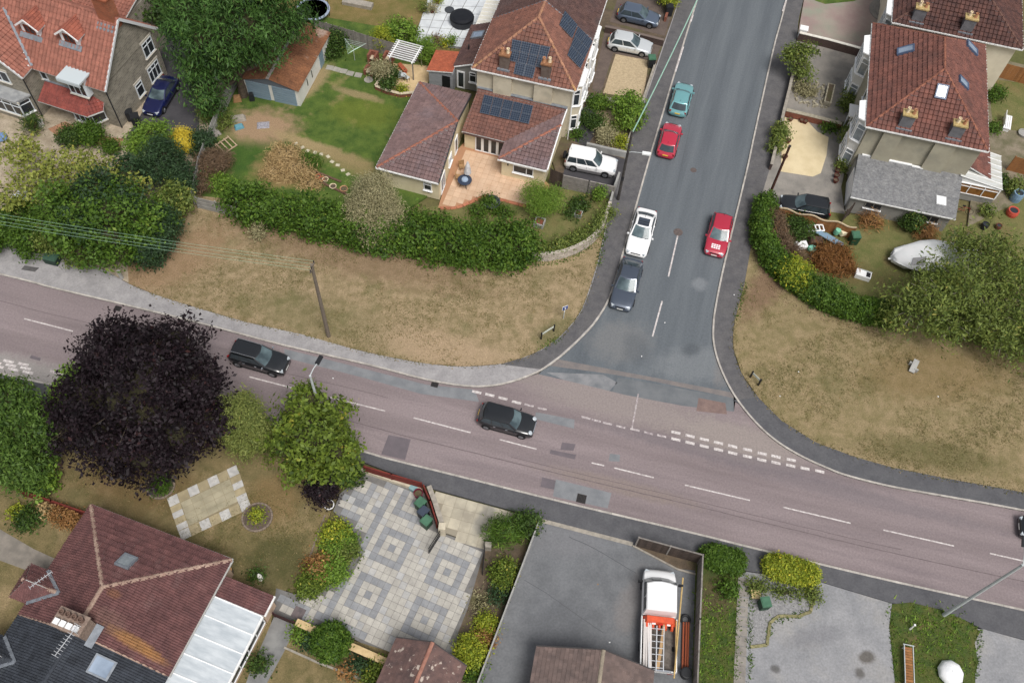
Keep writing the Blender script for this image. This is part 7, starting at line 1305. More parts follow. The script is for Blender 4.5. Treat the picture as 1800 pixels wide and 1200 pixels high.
S1 = Q(689, 964); pu = (Q(786, 1006)-S1); pv = (Q(650, 1047)-S1); pitch = .5
pang = math.atan2(pu.y, pu.x); du = Vector((math.cos(pang), math.sin(pang), 0)); dv = Vector((-du.y, du.x, 0))*-1
nu = max(6, round(pu.length/pitch)); nv = max(6, round(abs(pv.dot(dv))/pitch)); pitch_u = pu.length/nu; pitch_v = abs(pv.dot(dv))/nv
cells = []
for i in range(-14, 26):
    for j in range(-14, 26):
        c = S1+du*(i*pitch_u)+dv*(j*pitch_v); h = min(pitch_u, pitch_v)*.42
        if all(inpoly(c.x+sx*h, c.y+sy*h, ppoly) for sx in (-1, 1) for sy in (-1, 1)):
            a, b_ = (i+nu//2) % nu-nu//2, (j+nv//2) % nv-nv//2; r = max(abs(a), abs(b_))
            inner = (-2 <= j <= 2*nv-1) and i >= -2
            m_ = 'G' if r == 0 or r == 2 else 'L' if r == 1 else 'L' if (i*7+j*3) % 5 else 'M'
            if i < -3: m_ = 'G' if (i == -4) or (j % 4 == 0 and i % 3) else m_
            cells.append((c, m_))
cells.sort(key=lambda t: t[0].y)
slabm = {}
for k, mt_ in (('L', mSlabL), ('G', mSlabG), ('M', mSlabM)):
    sm = MB(); sm.box((0, 0, 0), (pitch_u-.022, pitch_v-.022, .03)); me = bpy.data.meshes.new('slab'); me.from_pydata(sm.v, [], sm.f); me.materials.append(mt_); slabm[k] = me
rest = {'L': MB(), 'G': MB(), 'M': MB()}
for n_, (c, m_) in enumerate(cells):
    if n_ < 300:
        o = bpy.data.objects.new('slab', slabm[m_]); COL.objects.link(o); o.parent = patio; o.location = (c.x, c.y, .115+random.uniform(-.003, .003)); o.rotation_euler = (0, 0, pang+random.uniform(-.01, .01))
    else: rest[m_].box((c.x, c.y, .115+random.uniform(-.003, .003)), (pitch_u-.022, pitch_v-.022, .03), pang)
for k, mt_ in (('L', mSlabL), ('G', mSlabG), ('M', mSlabM)):
    if rest[k].v: rest[k].build('slabs', mt_, patio, kind='stuff')
cs = sheet('cream_drive_strip', QL([(766, 864), (905, 902), (852, 962), (775, 934)]), .116, M('cream_joint', C(150, 142, 126)))
o0 = Q(766, 864); a0 = ang(o0, Q(905, 902)); cpoly = [(p.x, p.y) for p in QL([(767, 865), (903, 902), (851, 960), (776, 933)])]
cm = MB(); cm.box((0, 0, 0), (.8, .8, .03)); cme = bpy.data.meshes.new('slab'); cme.from_pydata(cm.v, [], cm.f); cme.materials.append(M('cream_slab', C(186, 178, 158), C(160, 152, 136), 1.0, island=.1, spots=[(Q(850, 915), 1.1, (2.4, .8), C(130, 128, 122), .7)]))
for i in range(-3, 10):
    for j in range(-8, 3):
        c = o0+Vector((math.cos(a0), math.sin(a0), 0))*(i*.82+.41)+Vector((-math.sin(a0), math.cos(a0), 0))*(j*.82+.41)
        if inpoly(c.x, c.y, cpoly): o = bpy.data.objects.new('slab', cme); COL.objects.link(o); o.parent = cs; o.location = (c.x, c.y, .12); o.rotation_euler.z = a0
sp_ = QL([(294, 877), (416, 818), (443, 893), (320, 951)]); sq = sheet('stone_patio', sp_, .13, M('tan_stone', C(150, 138, 110), C(136, 124, 98), .8, 6, c3=C(128, 118, 92), s3=.5, grain=.12, gscale=8))
mPaleSt = M('pale_block', C(192, 190, 186), C(166, 164, 162), 4, 6, island=.05, grain=.14, gscale=8); mTanSt = M('tan_block', C(168, 154, 122), C(150, 138, 110), 2, island=.1)
def edge_blocks(a, b, inn, n, start):
    for k in range(n):
        p, q = a.lerp(b, k/n), a.lerp(b, (k+1)/n); d = (q-p)*.02; i_ = inn*.75; mb = MB(); mb.prism([(v.x, v.y) for v in (p+d, q-d, q-d+i_, p+d+i_)], .1, .142 if (k+start) % 2 else .137); mb.build('border_slab', mPaleSt if (k+start) % 2 else mTanSt, sq)
uu = (sp_[1]-sp_[0]).normalized(); vv = (sp_[3]-sp_[0]).normalized()
edge_blocks(sp_[0], sp_[1], vv, 7, 1); edge_blocks(sp_[3], sp_[2], -vv, 7, 1)
edge_blocks(sp_[0]+vv*.78, sp_[3]-vv*.78, uu, 4, 0); edge_blocks(sp_[1]+vv*.78, sp_[2]-vv*.78, -uu, 4, 0)
for i in range(5):
    for j in range(4):
        p = sp_[0]+uu*(.8+(i+.5)*((sp_[1]-sp_[0]).length-1.6)/5)+vv*(.8+(j+.5)*((sp_[3]-sp_[0]).length-1.6)/4); mb = MB(); mb.box((p.x, p.y, .125), (((sp_[1]-sp_[0]).length-1.6)/5-.02, ((sp_[3]-sp_[0]).length-1.6)/4-.02, .02), ang(sp_[0], sp_[1])); mb.build('flagstone', M('tan_flag', C(172, 163, 138), C(154, 146, 122), 1.0, 6, island=.06, c3=C(140, 134, 112), s3=.6, t3=.52, w3=.2), sq)
mEdgeSt = M('bed_edging', C(142, 126, 112), C(120, 108, 98), 5, island=.15)
for (x, y, r, lb, lm_, pr) in [(284, 856, .95, 'round stone-edged bed full of green plants beside the purple tree', 'hedge', .6), (453, 910, 1.05, 'round stone-edged bed with one small lime plant', 'lime', .32)]:
    c = Q(x, y); t = thing('round_bed', (c.x, c.y, .11), 0, lb, 'flower bed'); n = 22
    for k in range(n): a = 2*math.pi*k/n; b = MB(); b.box((r*math.cos(a), r*math.sin(a), .05), (.12, 2*math.pi*r/n*.92, .14), a); b.build('edging_stone', mEdgeSt, t, world=False)
    b = MB(); b.lathe((0, 0, 0), [(r*.97, 0), (r*.97, .05), (.01, .07)], 24); b.build('soil', M('bed_bark', C(112, 96, 86), C(90, 78, 70), 5, grain=.2, gscale=8), t, world=False)
    bush('bed_plant', 'plant growing inside the ' + ('green' if pr > .4 else 'lime') + ' round bed', [(c.x, c.y, .35, pr, pr, .3)], lm_, leaf=.13, dens=90)
pp = QL([(727, 74), (752, 0), (890, 0), (832, 88)])
for i in range(6):
    for j in range(6):
        f = lambda a, b: pp[0].lerp(pp[3], a).lerp(pp[1].lerp(pp[2], a), b)
        e = .004; q = [f(i/6+e, j/6+e), f((i+1)/6-e, j/6+e), f((i+1)/6-e, (j+1)/6-e), f(i/6+e, (j+1)/6-e)]; b = MB(); b.prism([(v.x, v.y) for v in q], .1, .13); b.build('slab', mWhiteSlab, bpy.data.objects['pale_patio'])
for k in range(11):
    f = k/10; x = 1306-7*f; y = 1024+172*f; c = Q(x, y); b = MB(); b.box((c.x, c.y, .12), (.78, .62, .05), random.uniform(-.06, .06)-.05); tag(b.build('stepping_slab', M('path_slab', C(150, 144, 136), C(132, 126, 120), 2, island=.1, grain=.1)), ORD[k]+' stepping slab from the pavement beside the weedy strip', 'slab', 'stepping slabs beside the weedy strip')
for k, (x, y) in enumerate([(520, 254), (532, 261), (541, 267), (554, 270), (565, 273), (577, 277), (584, 286), (594, 292), (603, 301), (612, 308)]):
    c = Q(x, y); b = MB(); b.box((c.x, c.y, .125), (.36, .3, .04), .3+k*.4); tag(b.build('stepping_stone', M('pale_stone', C(196, 188, 164), C(176, 168, 148), 3)), ORD[k]+' pale stepping stone from the left in the curved row on the lawn', 'stone', 'row of pale stepping stones on the left lawn')
for k, (x, y) in enumerate([(580, 121), (592, 124), (604, 127), (616, 131), (630, 134)]):
    c = Q(x, y); b = MB(); b.box((c.x, c.y, .125), (.7, .62, .05), thA+random.uniform(-.1, .1)); tag(b.build('path_slab', M('grey_slab', C(164, 160, 150), C(146, 142, 134), 3, island=.08)), ORD[k]+' grey slab from the garage in the short path to the barbecue', 'slab', 'short path of grey slabs')
c = Q(648, 142); b = MB(); b.lathe((c.x, c.y, .11), [(.45, 0), (.45, .03), (.01, .035)], 14); tag(b.build('round_slab', MATS['grey_slab']), 'single round grey slab below the brick barbecue', 'slab')
def fence(name, label, line, h, style, mat, pm=None, z=.1, post=1.83, board=.15, cat='fence', top=None, capm=None, zt=False):
    """line in photo pixels (foot of the fence)"""
    pts = [Q(*p) for p in line]; t = thing(name, (pts[0].x, pts[0].y, z), 0, label, cat); pm = pm or mat
    for a, b in zip(pts[:-1], pts[1:]):
        L_ = (b-a).length; n = max(1, round(L_/post)); d = (b-a).normalized(); nn = Vector((-d.y, d.x, 0)); rz_ = math.atan2(d.y, d.x)
        for k in range(n+1):
            p = a.lerp(b, k/n); m_ = MB(); m_.box((p.x, p.y, z+(h+.08)/2), (.1, .1, h+.08), rz_); m_.build('post', pm, t)
        for k in range(n):
            p, q = a.lerp(b, k/n), a.lerp(b, (k+1)/n); w_ = (q-p).length-.1; c = (p+q)/2
            if style == 'v':
                nb = max(2, int(w_/board))
                for i in range(nb):
                    x = p+d*(.05+(i+.5)*w_/nb)+nn*random.uniform(-.006, .006); m_ = MB(); m_.box((x.x, x.y, z+h/2), (w_/nb*.96, .022, h+random.uniform(-.015, .015)), rz_); m_.build('board', mat, t)
                for zz in (.25, h-.25): m_ = MB(); m_.box((c.x+nn.x*.03, c.y+nn.y*.03, z+zz), (w_, .04, .08), rz_); m_.build('rail', pm, t)
            elif style == 'h':
                nb = max(2, int(h/board))
                for i in range(nb): m_ = MB(); m_.box((c.x, c.y, z+(i+.5)*h/nb), (w_, .03, h/nb*.94), rz_, mtx=Matrix.Rotation(rz_, 4, 'Z') @ Matrix.Rotation(.05, 4, 'X')); m_.build('board', mat, t)
            else: m_ = MB(); m_.box((c.x, c.y, z+h/2), (w_, .045, h), rz_); m_.build('panel', mat, t)
            if top: m_ = MB(); m_.box((c.x, c.y, z+h+.02), (w_+.1, .1, .04), rz_); m_.build('capping', capm or pm, t)
    return t
def wall(name, label, line, h, w_, mat, cap=None, z=.1, seg=.0, cat='wall', smooth_=False, capw=.06, course=None):
    pts = [Q(*p) for p in line]
    if smooth_: pts = smooth_line(pts, 5)
    t = thing(name, (pts[0].x, pts[0].y, z), 0, label, cat); nrow = max(1, round(h/course)) if course else 1
    for r in range(nrow):
        for i, (a, b) in enumerate(zip(pts[:-1], pts[1:])):
            L_ = (b-a).length; n = max(1, round(L_/seg)) if seg else 1; d = (b-a).normalized(); nn = Vector((-d.y, d.x, 0))
            for k in range(n):
                f0, f1 = k/n, (k+1)/n
                p, q = a.lerp(b, f0), a.lerp(b, f1); m_ = MB(); j = random.uniform(-.025, .025) if seg else 0
                m_.bar((p.x+nn.x*j, p.y+nn.y*j, z+(r+.5)*h/nrow), (q.x+nn.x*j, q.y+nn.y*j, z+(r+.5)*h/nrow), w_, h/nrow*(.97 if seg else 1)); m_.build('block' if seg else 'wall_length', mat, t)
    if cap:
        for a, b in zip(pts[:-1], pts[1:]): m_ = MB(); m_.bar((a.x, a.y, z+h+.03), (b.x, b.y, z+h+.03), w_+capw, .06); m_.build('coping', cap, t)
    return t
mRedF = M('red_fence_stain', C(128, 52, 42), C(106, 42, 36), 3, stretch=(1, 1, .2), island=.1, rough=.8); mGreyW = M('weathered_wood', C(148, 142, 136), C(122, 116, 111), 3, stretch=(1, 1, .15), island=.15, rough=.95); mBrownW = M('brown_boards', C(96, 82, 74), C(74, 64, 58), 3, stretch=(1, 1, .15), island=.2, rough=.95); mOrangeW = M('orange_boards', C(162, 112, 66), C(142, 94, 54), 3, stretch=(1, 1, .15), island=.15, rough=.85)
mConcP = M('concrete_panel', C(168, 167, 163), C(146, 145, 142), 1.5, grain=.1, gscale=10, island=.06); mBlockW = M('rough_block', C(190, 180, 168), C(164, 154, 144), 5, 6, grain=.14, gscale=9, island=.1, bump=.8, bscale=10); mCopS = M('coping_stone', C(166, 158, 146), C(142, 136, 126), 3, grain=.12); mRedBrick = M('red_brick_wall', C(150, 92, 72), C(122, 76, 62), 8, grain=.18, gscale=9); mDkBrick = M('dark_brick_wall', C(96, 78, 72), C(78, 64, 60), 8, grain=.18, gscale=9)
mCream2 = M('cream_wall', C(198, 188, 166), C(178, 168, 148), 2, grain=.1)
fence('panel_fence', 'dark red panel fence along the lower pavement beside the slab patio', [(643, 833), (690, 847), (742, 862)], .95, 'h', mRedF, top=True, board=.2, z=.45)
wall('low_wall', 'low cream block wall under the red panel fence', [(630, 827), (690, 847), (742, 864)], .42, .22, mCream2, seg=.45)
fence('panel_fence', 'dark red fence running down behind the four bins', [(746, 866), (757, 892), (768, 928)], 1.3, 'p', mRedF, top=True)
wall('rendered_wall', 'pale rendered wall with pillar end beside the cream drive strip', [(755, 866), (766, 895), (777, 930)], 1.2, .3, M('sandy_wall', C(166, 152, 128), C(146, 132, 112), 3, grain=.1), cap=mCopS)
c = Q(778, 937); b = MB(); b.box((c.x, c.y, .8), (.5, .5, 1.4)); tag(b.build('gate_pillar', mCream2), 'cream gate pillar at the end of the rendered wall', 'pillar')
mIronG = M('black_iron', C(38, 38, 42), rough=.5)
def gate(label, a, b_, h):
    p, q = Q(*a), Q(*b_); t = thing('iron_gate', (p.x, p.y, .12), 0, label, 'gate')
    for zz in (.25, h*.55, h): m_ = MB(); m_.bar((p.x, p.y, zz), (q.x, q.y, zz), .05, .05); m_.build('rail', mIronG, t)
    for k in range(13): s_ = p.lerp(q, k/12); m_ = MB(); m_.bar((s_.x, s_.y, .2), (s_.x, s_.y, h+.08), .025, .025); m_.build('bar', mIronG, t)
gate('black iron gate standing open from the cream pillar', (774, 943), (754, 974), 1.2); gate('black iron gate folded back at the right of the slab patio', (852, 968), (848, 1012), 1.1)
c = Q(858, 964); b = MB(); b.box((c.x, c.y, .5), (.45, .4, .8)); tag(b.build('gate_pillar', mCopS), 'short stone gate pillar at the top right of the slab patio', 'pillar')
fence('panel_fence', 'dark red fence at the far left of the lower garden', [(45, 872), (100, 890), (165, 912)], 1.0, 'p', mRedF, top=True)
fence('drive_fence', 'weathered fence with knobbed posts along the left of the asphalt drive', [(948, 920), (840, 1205)], 1.15, 'p', mConcP, pm=mConcP, top=True, post=2.2)
fence('board_fence', 'brown board fence across the top corner of the asphalt drive', [(1116, 960), (1226, 990)], 1.75, 'v', mBrownW, pm=mGreyW, board=.16, top=True, post=2.6)
fence('board_fence', 'long grey board fence on the right of the pickup', [(1226, 992), (1221, 1100), (1216, 1215)], 1.7, 'v', mGreyW, board=.15, top=True)
wall('kerb_edging', 'low concrete edging around the corner bed by the drive', [(1112, 960), (1190, 1001), (1222, 1010)], .1, .12, mCopS)
wall('drive_threshold', 'pale concrete strip between asphalt drive and pavement', [(950, 915), (1112, 957)], .03, .3, mCopS)
wall('curved_wall', 'curved rough block retaining wall at the corner garden', [(934, 458), (962, 458), (990, 453), (1018, 442), (1040, 427), (1056, 408), (1064, 388), (1070, 368)], 1.0, .28, mBlockW, seg=.42, course=.25, smooth_=True)
wall('garden_wall', 'pale rendered wall between the grey fence and the curved wall', [(1070, 368), (1078, 340), (1086, 318)], 1.1, .18, mConcP)
fence('lap_fence', 'grey horizontal lap fence in front of the white four-wheel-drive', [(988, 332), (1032, 342), (1076, 352)], 1.7, 'h', mGreyW, top=True, board=.14)
fence('side_gate', 'brown timber gate between extension and grey fence', [(966, 322), (986, 330)], 1.8, 'v', mBrownW, board=.14, post=3, cat='gate')
fence('concrete_fence', 'short concrete panel fence at the end of the long hedge', [(350, 367), (420, 384)], 1.5, 'h', mConcP, board=.5, post=2.4)
fence('concrete_fence', 'long grey concrete panel fence between the stone house drive and the left lawn', [(344, 362), (356, 300), (378, 240), (408, 172), (436, 118)], 1.7, 'h', mConcP, board=.55, post=2.4)
fence('garden_fence', 'grey wooden fence behind the rotary dryer', [(556, 62), (600, 74), (650, 90), (700, 104), (735, 112)], 1.8, 'v', mGreyW, board=.17)
fence('far_fence', 'dark low fence at the far end of the pale patio', [(735, 108), (790, 116)], 1.0, 'p', mBrownW)
fence('wavy_fence', 'orange-brown fence panels with wavy tops beside the black car', [(1362, 387), (1430, 403), (1494, 421)], 1.5, 'v', mOrangeW, board=.15)
pp_ = [Q(1362+(1494-1362)*k/24, 387+(421-387)*k/24) for k in range(25)]; b = MB()
for k in range(24): b.bar((pp_[k].x, pp_[k].y, 1.68+.14*math.sin(k*math.pi/4)), (pp_[k+1].x, pp_[k+1].y, 1.68+.14*math.sin((k+1)*math.pi/4)), .09, .1)
tag(b.build('wavy_capping', M('pale_capping', C(196, 176, 146))), 'pale wavy capping rail along the orange-brown fence', 'rail')
fence('dark_gate', 'dark timber gate beside the white garage door', [(1478, 392), (1490, 380)], 1.7, 'v', mBrownW, cat='gate', post=3)
fence('brown_fence', 'orange-brown fence at the top right edge', [(1740, 134), (1840, 160)], 1.8, 'v', mOrangeW, board=.3, post=2.4)
fence('brown_fence', 'orange-brown fence at the right edge beyond the conservatory', [(1768, 300), (1850, 322)], 1.8, 'v', mOrangeW, board=.3, post=2.4)
wall('boundary_wall', 'brick wall with pale coping along the right pavement', [(1392, 128), (1384, 165), (1374, 205), (1364, 250), (1352, 300)], .75, .22, mDkBrick, cap=mCopS, seg=0, course=None)
wall('yard_wall', 'stone wall with coping between the concrete yard and the cream forecourt', [(1378, 204), (1420, 214), (1475, 228)], .7, .35, mRedBrick, cap=M('lichen_coping', C(170, 162, 142), C(140, 132, 116), 5, island=.1))
wall('yard_wall', 'white-capped wall between the pink drive and the concrete yard', [(1400, 72), (1450, 84), (1512, 101)], .95, .25, mDkBrick, cap=M('white_coping', C(220, 216, 206), C(200, 196, 186), 3))
c = Q(1407, 68); b = MB(); b.box((c.x, c.y, .7), (.7, .6, 1.2), thA); b.box((c.x, c.y, 1.34), (.85, .75, .08), thA); tag(b.build('gate_pillar', mWhite), 'white square gate pillar at the pink drive', 'pillar')
wall('drive_wall', 'dark brick wall between the silver and the blue-grey hatchbacks', [(1062, 58), (1110, 68), (1165, 82)], .7, .22, mDkBrick, cap=M('dark_cope', C(120, 106, 98)))
wall('garden_wall', 'grey stone wall below the gravel square', [(1022, 178), (1050, 182), (1128, 196)], .6, .3, mCopS, cap=mCopS)
wall('front_wall', 'pale rendered wall above the white four-wheel-drive', [(1030, 262), (1065, 270), (1102, 278)], .7, .25, mConcP)
wall('front_wall', 'low stone wall along the left pavement by the pole', [(1100, 262), (1112, 230), (1135, 165), (1150, 120)], .5, .22, mCopS)
wall('far_wall', 'low dark brick wall at the top beside the pavement', [(1168, 40), (1182, 0)], .6, .25, mRedBrick)
wall('sleeper_wall', 'pale topped timber sleeper wall behind the round bush', [(524, 1098), (600, 1132), (690, 1172)], .7, .42, M('sleeper', C(120, 104, 84), C(100, 86, 70), 3), cap=M('sleeper_cap', C(206, 180, 134), C(186, 160, 116), 3, island=.06))
fence('garden_gate', 'dark brown low gate between conservatory and slab patio', [(484, 1084), (520, 1099)], .9, 'v', M('maroon_gate', C(74, 42, 42)), cat='gate', post=3)
wall('kerb_edging', 'low kerb edging along the bottom lawn', [(500, 1138), (560, 1165), (640, 1195)], .08, .14, mCopS)
wall('kerb_edging', 'low brick edging of the flower bed beside the lawn', [(572, 905), (550, 965), (528, 1035)], .06, .12, mEdgeSt)
wall('rubble_edging', 'ragged mossy edging around the grey gravel bed', [(1318, 1138), (1347, 1134), (1352, 1095), (1368, 1083), (1402, 1084), (1424, 1075), (1430, 1048)], .1, .2, M('mossy_edge', C(150, 140, 104), C(112, 114, 72), 5, island=.2), seg=.3)
mPole = M('timber_pole_mat', C(132, 120, 106), C(108, 98, 88), 3, stretch=(1, 1, .1)); mSteelP = M('grey_steel', C(190, 195, 196), C(174, 180, 182), 2, rough=.5); mWire = M('pale_cable', C(138, 172, 146), rough=.6)
ub = Q(578, 592); UH = 9.8; up_ = thing('utility_pole', (ub.x, ub.y, .1), 0, 'wooden utility pole with crossarm on the dry verge', 'pole')
b = MB(); b.tube([(ub.x, ub.y, 0), (ub.x, ub.y, UH)], [.17, .11], 10); b.build('pole', mPole, up_)
wd_ = (Q(0, 384, 9.2)-Vector((ub.x, ub.y, 9.2))); wd_.z = 0; wd_.normalize(); wn = Vector((-wd_.y, wd_.x, 0))
b = MB(); b.bar(Vector((ub.x, ub.y, UH-.35))-wn*.5, Vector((ub.x, ub.y, UH-.35))+wn*.5, .1, .12); b.build('crossarm', mPole, up_)
for k in range(4):
    s_ = (-.42, -.16, .16, .42)[k]; p = Vector((ub.x, ub.y, UH-.2))+wn*s_; b = MB(); b.tube([p-Vector((0, 0, .1)), p+Vector((0, 0, .12))], .04, 6); b.build('insulator', mPipe, up_)
    e = Vector((ub.x, ub.y, UH-.1))+wd_*48+wn*s_*1.2; pts = [p.lerp(e, i/16)+Vector((0, 0, .1-1.3*4*(i/16)*(1-i/16)*.5)) for i in range(17)]; b = MB(); b.tube(pts, .011, 4, False); tag(b.build('overhead_wire', mWire), ['nearest', 'second nearest', 'third nearest', 'farthest'][k]+' of the four pale overhead wires running left from the utility pole', 'wire', 'overhead wires from the utility pole')
lb_ = Q(1086, 352); tp = thing('telegraph_pole', (lb_.x, lb_.y, .1), 0, 'wooden telegraph pole with lamp arm on the left pavement', 'pole')
b = MB(); b.tube([(lb_.x, lb_.y, 0), (lb_.x, lb_.y, 8.6)], [.14, .1], 10); b.build('pole', M('dark_pole', C(84, 80, 78), C(66, 62, 60), 3), tp)
ex = Q(1140, 272, 6.3); ex = Vector((ex.x, ex.y, 6.4)); b = MB(); b.tube([(lb_.x, lb_.y, 6.2), (lb_.x+.3, lb_.y-.05, 6.35), ex-(ex-Vector((lb_.x, lb_.y, 6.4))).normalized()*.5], .03, 6); b.build('arm', mSteelP, tp)
dd = (ex-Vector((lb_.x, lb_.y, 6.4))).normalized(); b = MB(); b.bar(ex-dd*.55, ex+dd*.15, .3, .14); b.build('lamp_head', M('lamp_white', C(226, 228, 228), rough=.4), tp)
b = MB(); b.box((lb_.x, lb_.y, 3.0), (.25, .25, .5)); b.build('junction_box', mPipe, tp)
far = Q(1232, -14, 8.2); b = MB(); b.tube([Vector((lb_.x, lb_.y, 8.4)).lerp(far, i/12)+Vector((0, 0, -2.0*(i/12)*(1-i/12))) for i in range(13)]+[far.lerp(far+(far-Vector((lb_.x, lb_.y, 8.4))), .6)], .05, 5, False); tag(b.build('telephone_cable', M('green_cable', C(150, 190, 172), rough=.6)), 'thick pale green cable running up the side road from the telegraph pole', 'wire')
rb_ = Q(1349, 351); t = thing('telegraph_pole', (rb_.x, rb_.y, .1), 0, 'brown timber pole beside the right pavement and cream forecourt', 'pole'); b = MB(); b.tube([(rb_.x, rb_.y, 0), (rb_.x, rb_.y, 6.9)], [.13, .1], 10); b.build('pole', M('brown_pole', C(92, 56, 44), C(74, 46, 38), 3), t); b = MB(); b.tube([(rb_.x, rb_.y, 6.9), (rb_.x, rb_.y, 6.98)], .13, 10); b.build('cap', mIron, t)
def street_lamp(label, base, h, arm, headm):
    t = thing('street_lamp', (base.x, base.y, .1), 0, label, 'street lamp', 'street lamps'); b = MB(); b.tube([(base.x, base.y, 0), (base.x, base.y, 1.5), (base.x, base.y, h)], [.15, .12, .085], 10); b.build('column', mSteelP, t)
    e = Vector((base.x, base.y, h))+arm; b = MB(); b.tube([(base.x, base.y, h), Vector((base.x, base.y, h))+arm*.5+Vector((0, 0, .12)), e], .04, 6); b.build('arm', mSteelP, t)
    d = arm.normalized(); b = MB(); b.bar(e-d*.1, e+d*.6, .3, .13); hd = b.build('lamp_head', headm, t); b = MB(); b.bar(e+d*.02-Vector((0, 0, .09)), e+d*.52-Vector((0, 0, .09)), .22, .05); b.build('lens', mHead, hd); b = MB(); b.box((base.x, base.y, .9), (.16, .2, .5)); b.build('door', mSteelP, t)
lbase = Q(545, 660, 7.8); street_lamp('grey street lamp with black head behind the rounded green tree', Vector((lbase.x, lbase.y, 0)), 7.8, Vector((.35, 1.0, .1)), M('black_lamp', C(44, 46, 50), rough=.4))
street_lamp('grey street lamp column at the lower right on the grass patch', Q(1658, 1081), 11.0, Vector((.3, 1.2, .1)), MATS['black_lamp'])
sb = Q(990, 561); t = thing('blue_sign', (sb.x, sb.y, .1), 0, 'small blue road sign with white arrow on a short post', 'sign'); sz_ = 1.75
b = MB(); b.tube([(sb.x, sb.y, 0), (sb.x, sb.y, sz_)], .035, 8); b.build('post', mSteelP, t)
sr = .5; b = MB(); b.box((sb.x, sb.y-.04, sz_), (.5, .03, .5), sr); b.build('border', mWhite, t); b = MB(); b.box((sb.x+.02, sb.y-.06, sz_), (.44, .03, .44), sr); p_ = b.build('plate', M('sign_blue', C(30, 70, 150), rough=.4), t)
d = Vector((math.cos(sr), math.sin(sr), 0)); b = MB(); c = Vector((sb.x+.03, sb.y-.085, sz_)); b.add([c+d*-.05+Vector((0, 0, -.14)), c+d*.05+Vector((0, 0, -.14)), c+d*.05+Vector((0, 0, .05)), c+d*.12+Vector((0, 0, .05)), c+Vector((0, 0, .16)), c+d*-.12+Vector((0, 0, .05)), c+d*-.05+Vector((0, 0, .05))], [[0, 1, 2, 3, 4, 5, 6]]); b.build('arrow', mWhite, p_)
b = MB(); b.tube([(sb.x, sb.y-.0, 1.1), (sb.x, sb.y, 1.35)], .045, 8); b.build('white_band', mWhite, t)
def nameplate(label, a, b_, h=.95):
    p, q = Q(*a), Q(*b_); t = thing('street_nameplate', (p.x, p.y, .1), 0, label, 'sign', 'street nameplates')
    for e in (p, q): m_ = MB(); m_.box((e.x, e.y, .1+h/2), (.12, .12, h)); m_.build('leg', mIronG, t)
    m_ = MB(); m_.bar((p.x, p.y, h-.12), (q.x, q.y, h-.12), .03, .24); m_.build('plate', M('nameplate_white', C(206, 210, 200), C(180, 186, 172), 4), t)
nameplate('low street nameplate on two black legs at the right corner verge', (1318, 664), (1332, 678)); nameplate('low street nameplate on two dark legs at the left corner verge', (951, 597), (973, 583))
c = Q(1603, 648); b = MB(); b.box((c.x, c.y, .45), (.45, 1.15, .12), mtx=Matrix.Rotation(-.45, 4, 'Z') @ Matrix.Rotation(.35, 4, 'X')); t = thing('stone_bench', (c.x, c.y, .1), 0, 'grey stone slab seat under the edge of the wide airy tree', 'bench'); b.build('slab', mConcP, t)
for s in (-.35, .35): b = MB(); b.box((c.x-s*.43, c.y+s*.9, .28), (.3, .16, .4), -.45); b.build('support', mConcP, t)
c = Q(1598, 1106); b = MB(); b.tube([(c.x, c.y, .1), (c.x+.08, c.y+.1, .75)], [.07, .05], 8); t = thing('marker_post', (c.x, c.y, .1), 0, 'short pale marker post in the grass patch', 'post'); b.build('post', mRenderW, t); b = MB(); b.box((c.x+.09, c.y+.11, .8), (.12, .12, .1)); b.build('cap', mWhite, t)
c = Q(1331, 396); b = MB(); b.box((c.x, c.y, .3), (.5, .9, .4), -.25); t = thing('service_cabinet', (c.x, c.y, .1), 0, 'small pale concrete box beside the curved hedge and pavement', 'cabinet'); b.build('body', mConcP, t); b = MB(); b.box((c.x, c.y, .53), (.56, .98, .06), -.25); b.build('lid', mConcP, t)
c = Q(215, 490); b = MB(); b.tube([(c.x, c.y, .1), (c.x, c.y, 1.1)], [.16, .14], 8); tag(b.build('fence_post', mConcP), 'stubby concrete post at the left corner of the dry verge', 'post')
def wheelie(label, px, py, rz, body, lid, s=1.0, z=.11):
    c = Q(px, py); t = thing('wheelie_bin', (c.x, c.y, z), rz, label, 'bin', 'wheelie bins')
    b = MB(); b.box((0, 0, .52*s), (.58*s, .6*s, .92*s), taper=1.12); b.build('body', body, t, world=False); 
    b = MB(); b.box((0, .02*s, 1.03*s), (.68*s, .74*s, .07*s)); b.box((0, 0, 1.08*s), (.56*s, .6*s, .05*s)); b.build('lid', lid, t, world=False)
    b = MB(); b.tube([(-.26*s, .38*s, .98*s), (.26*s, .38*s, .98*s)], .025*s, 6); b.build('handle', lid, t, world=False)
    for sx in (-1, 1): b = MB(); b.lathe((sx*.24*s, .3*s, .1*s), [(.1*s, -.03), (.1*s, .03)], 10, True, Matrix.Rotation(math.pi/2, 4, 'Y')); b.build('wheel', mTyre, t, world=False)
mGB = M('green_bin', C(78, 122, 96), C(66, 108, 84), 2, rough=.55); mGBd = M('dark_green_bin', C(38, 78, 56), rough=.55); mBB = M('black_bin', C(44, 46, 50), rough=.55); mMB = M('maroon_bin', C(122, 34, 62), rough=.5)
wheelie('green-lidded bin nearest the gate pillar in the row of four', 750, 924, -.6, mGBd, mGB); wheelie('dark-lidded bin second in the row of four', 745, 908, -.6, mBB, M('navy_lid', C(66, 76, 92), rough=.5)); wheelie('pale green-lidded bin third in the row of four', 740, 893, -.6, mGBd, mGB)
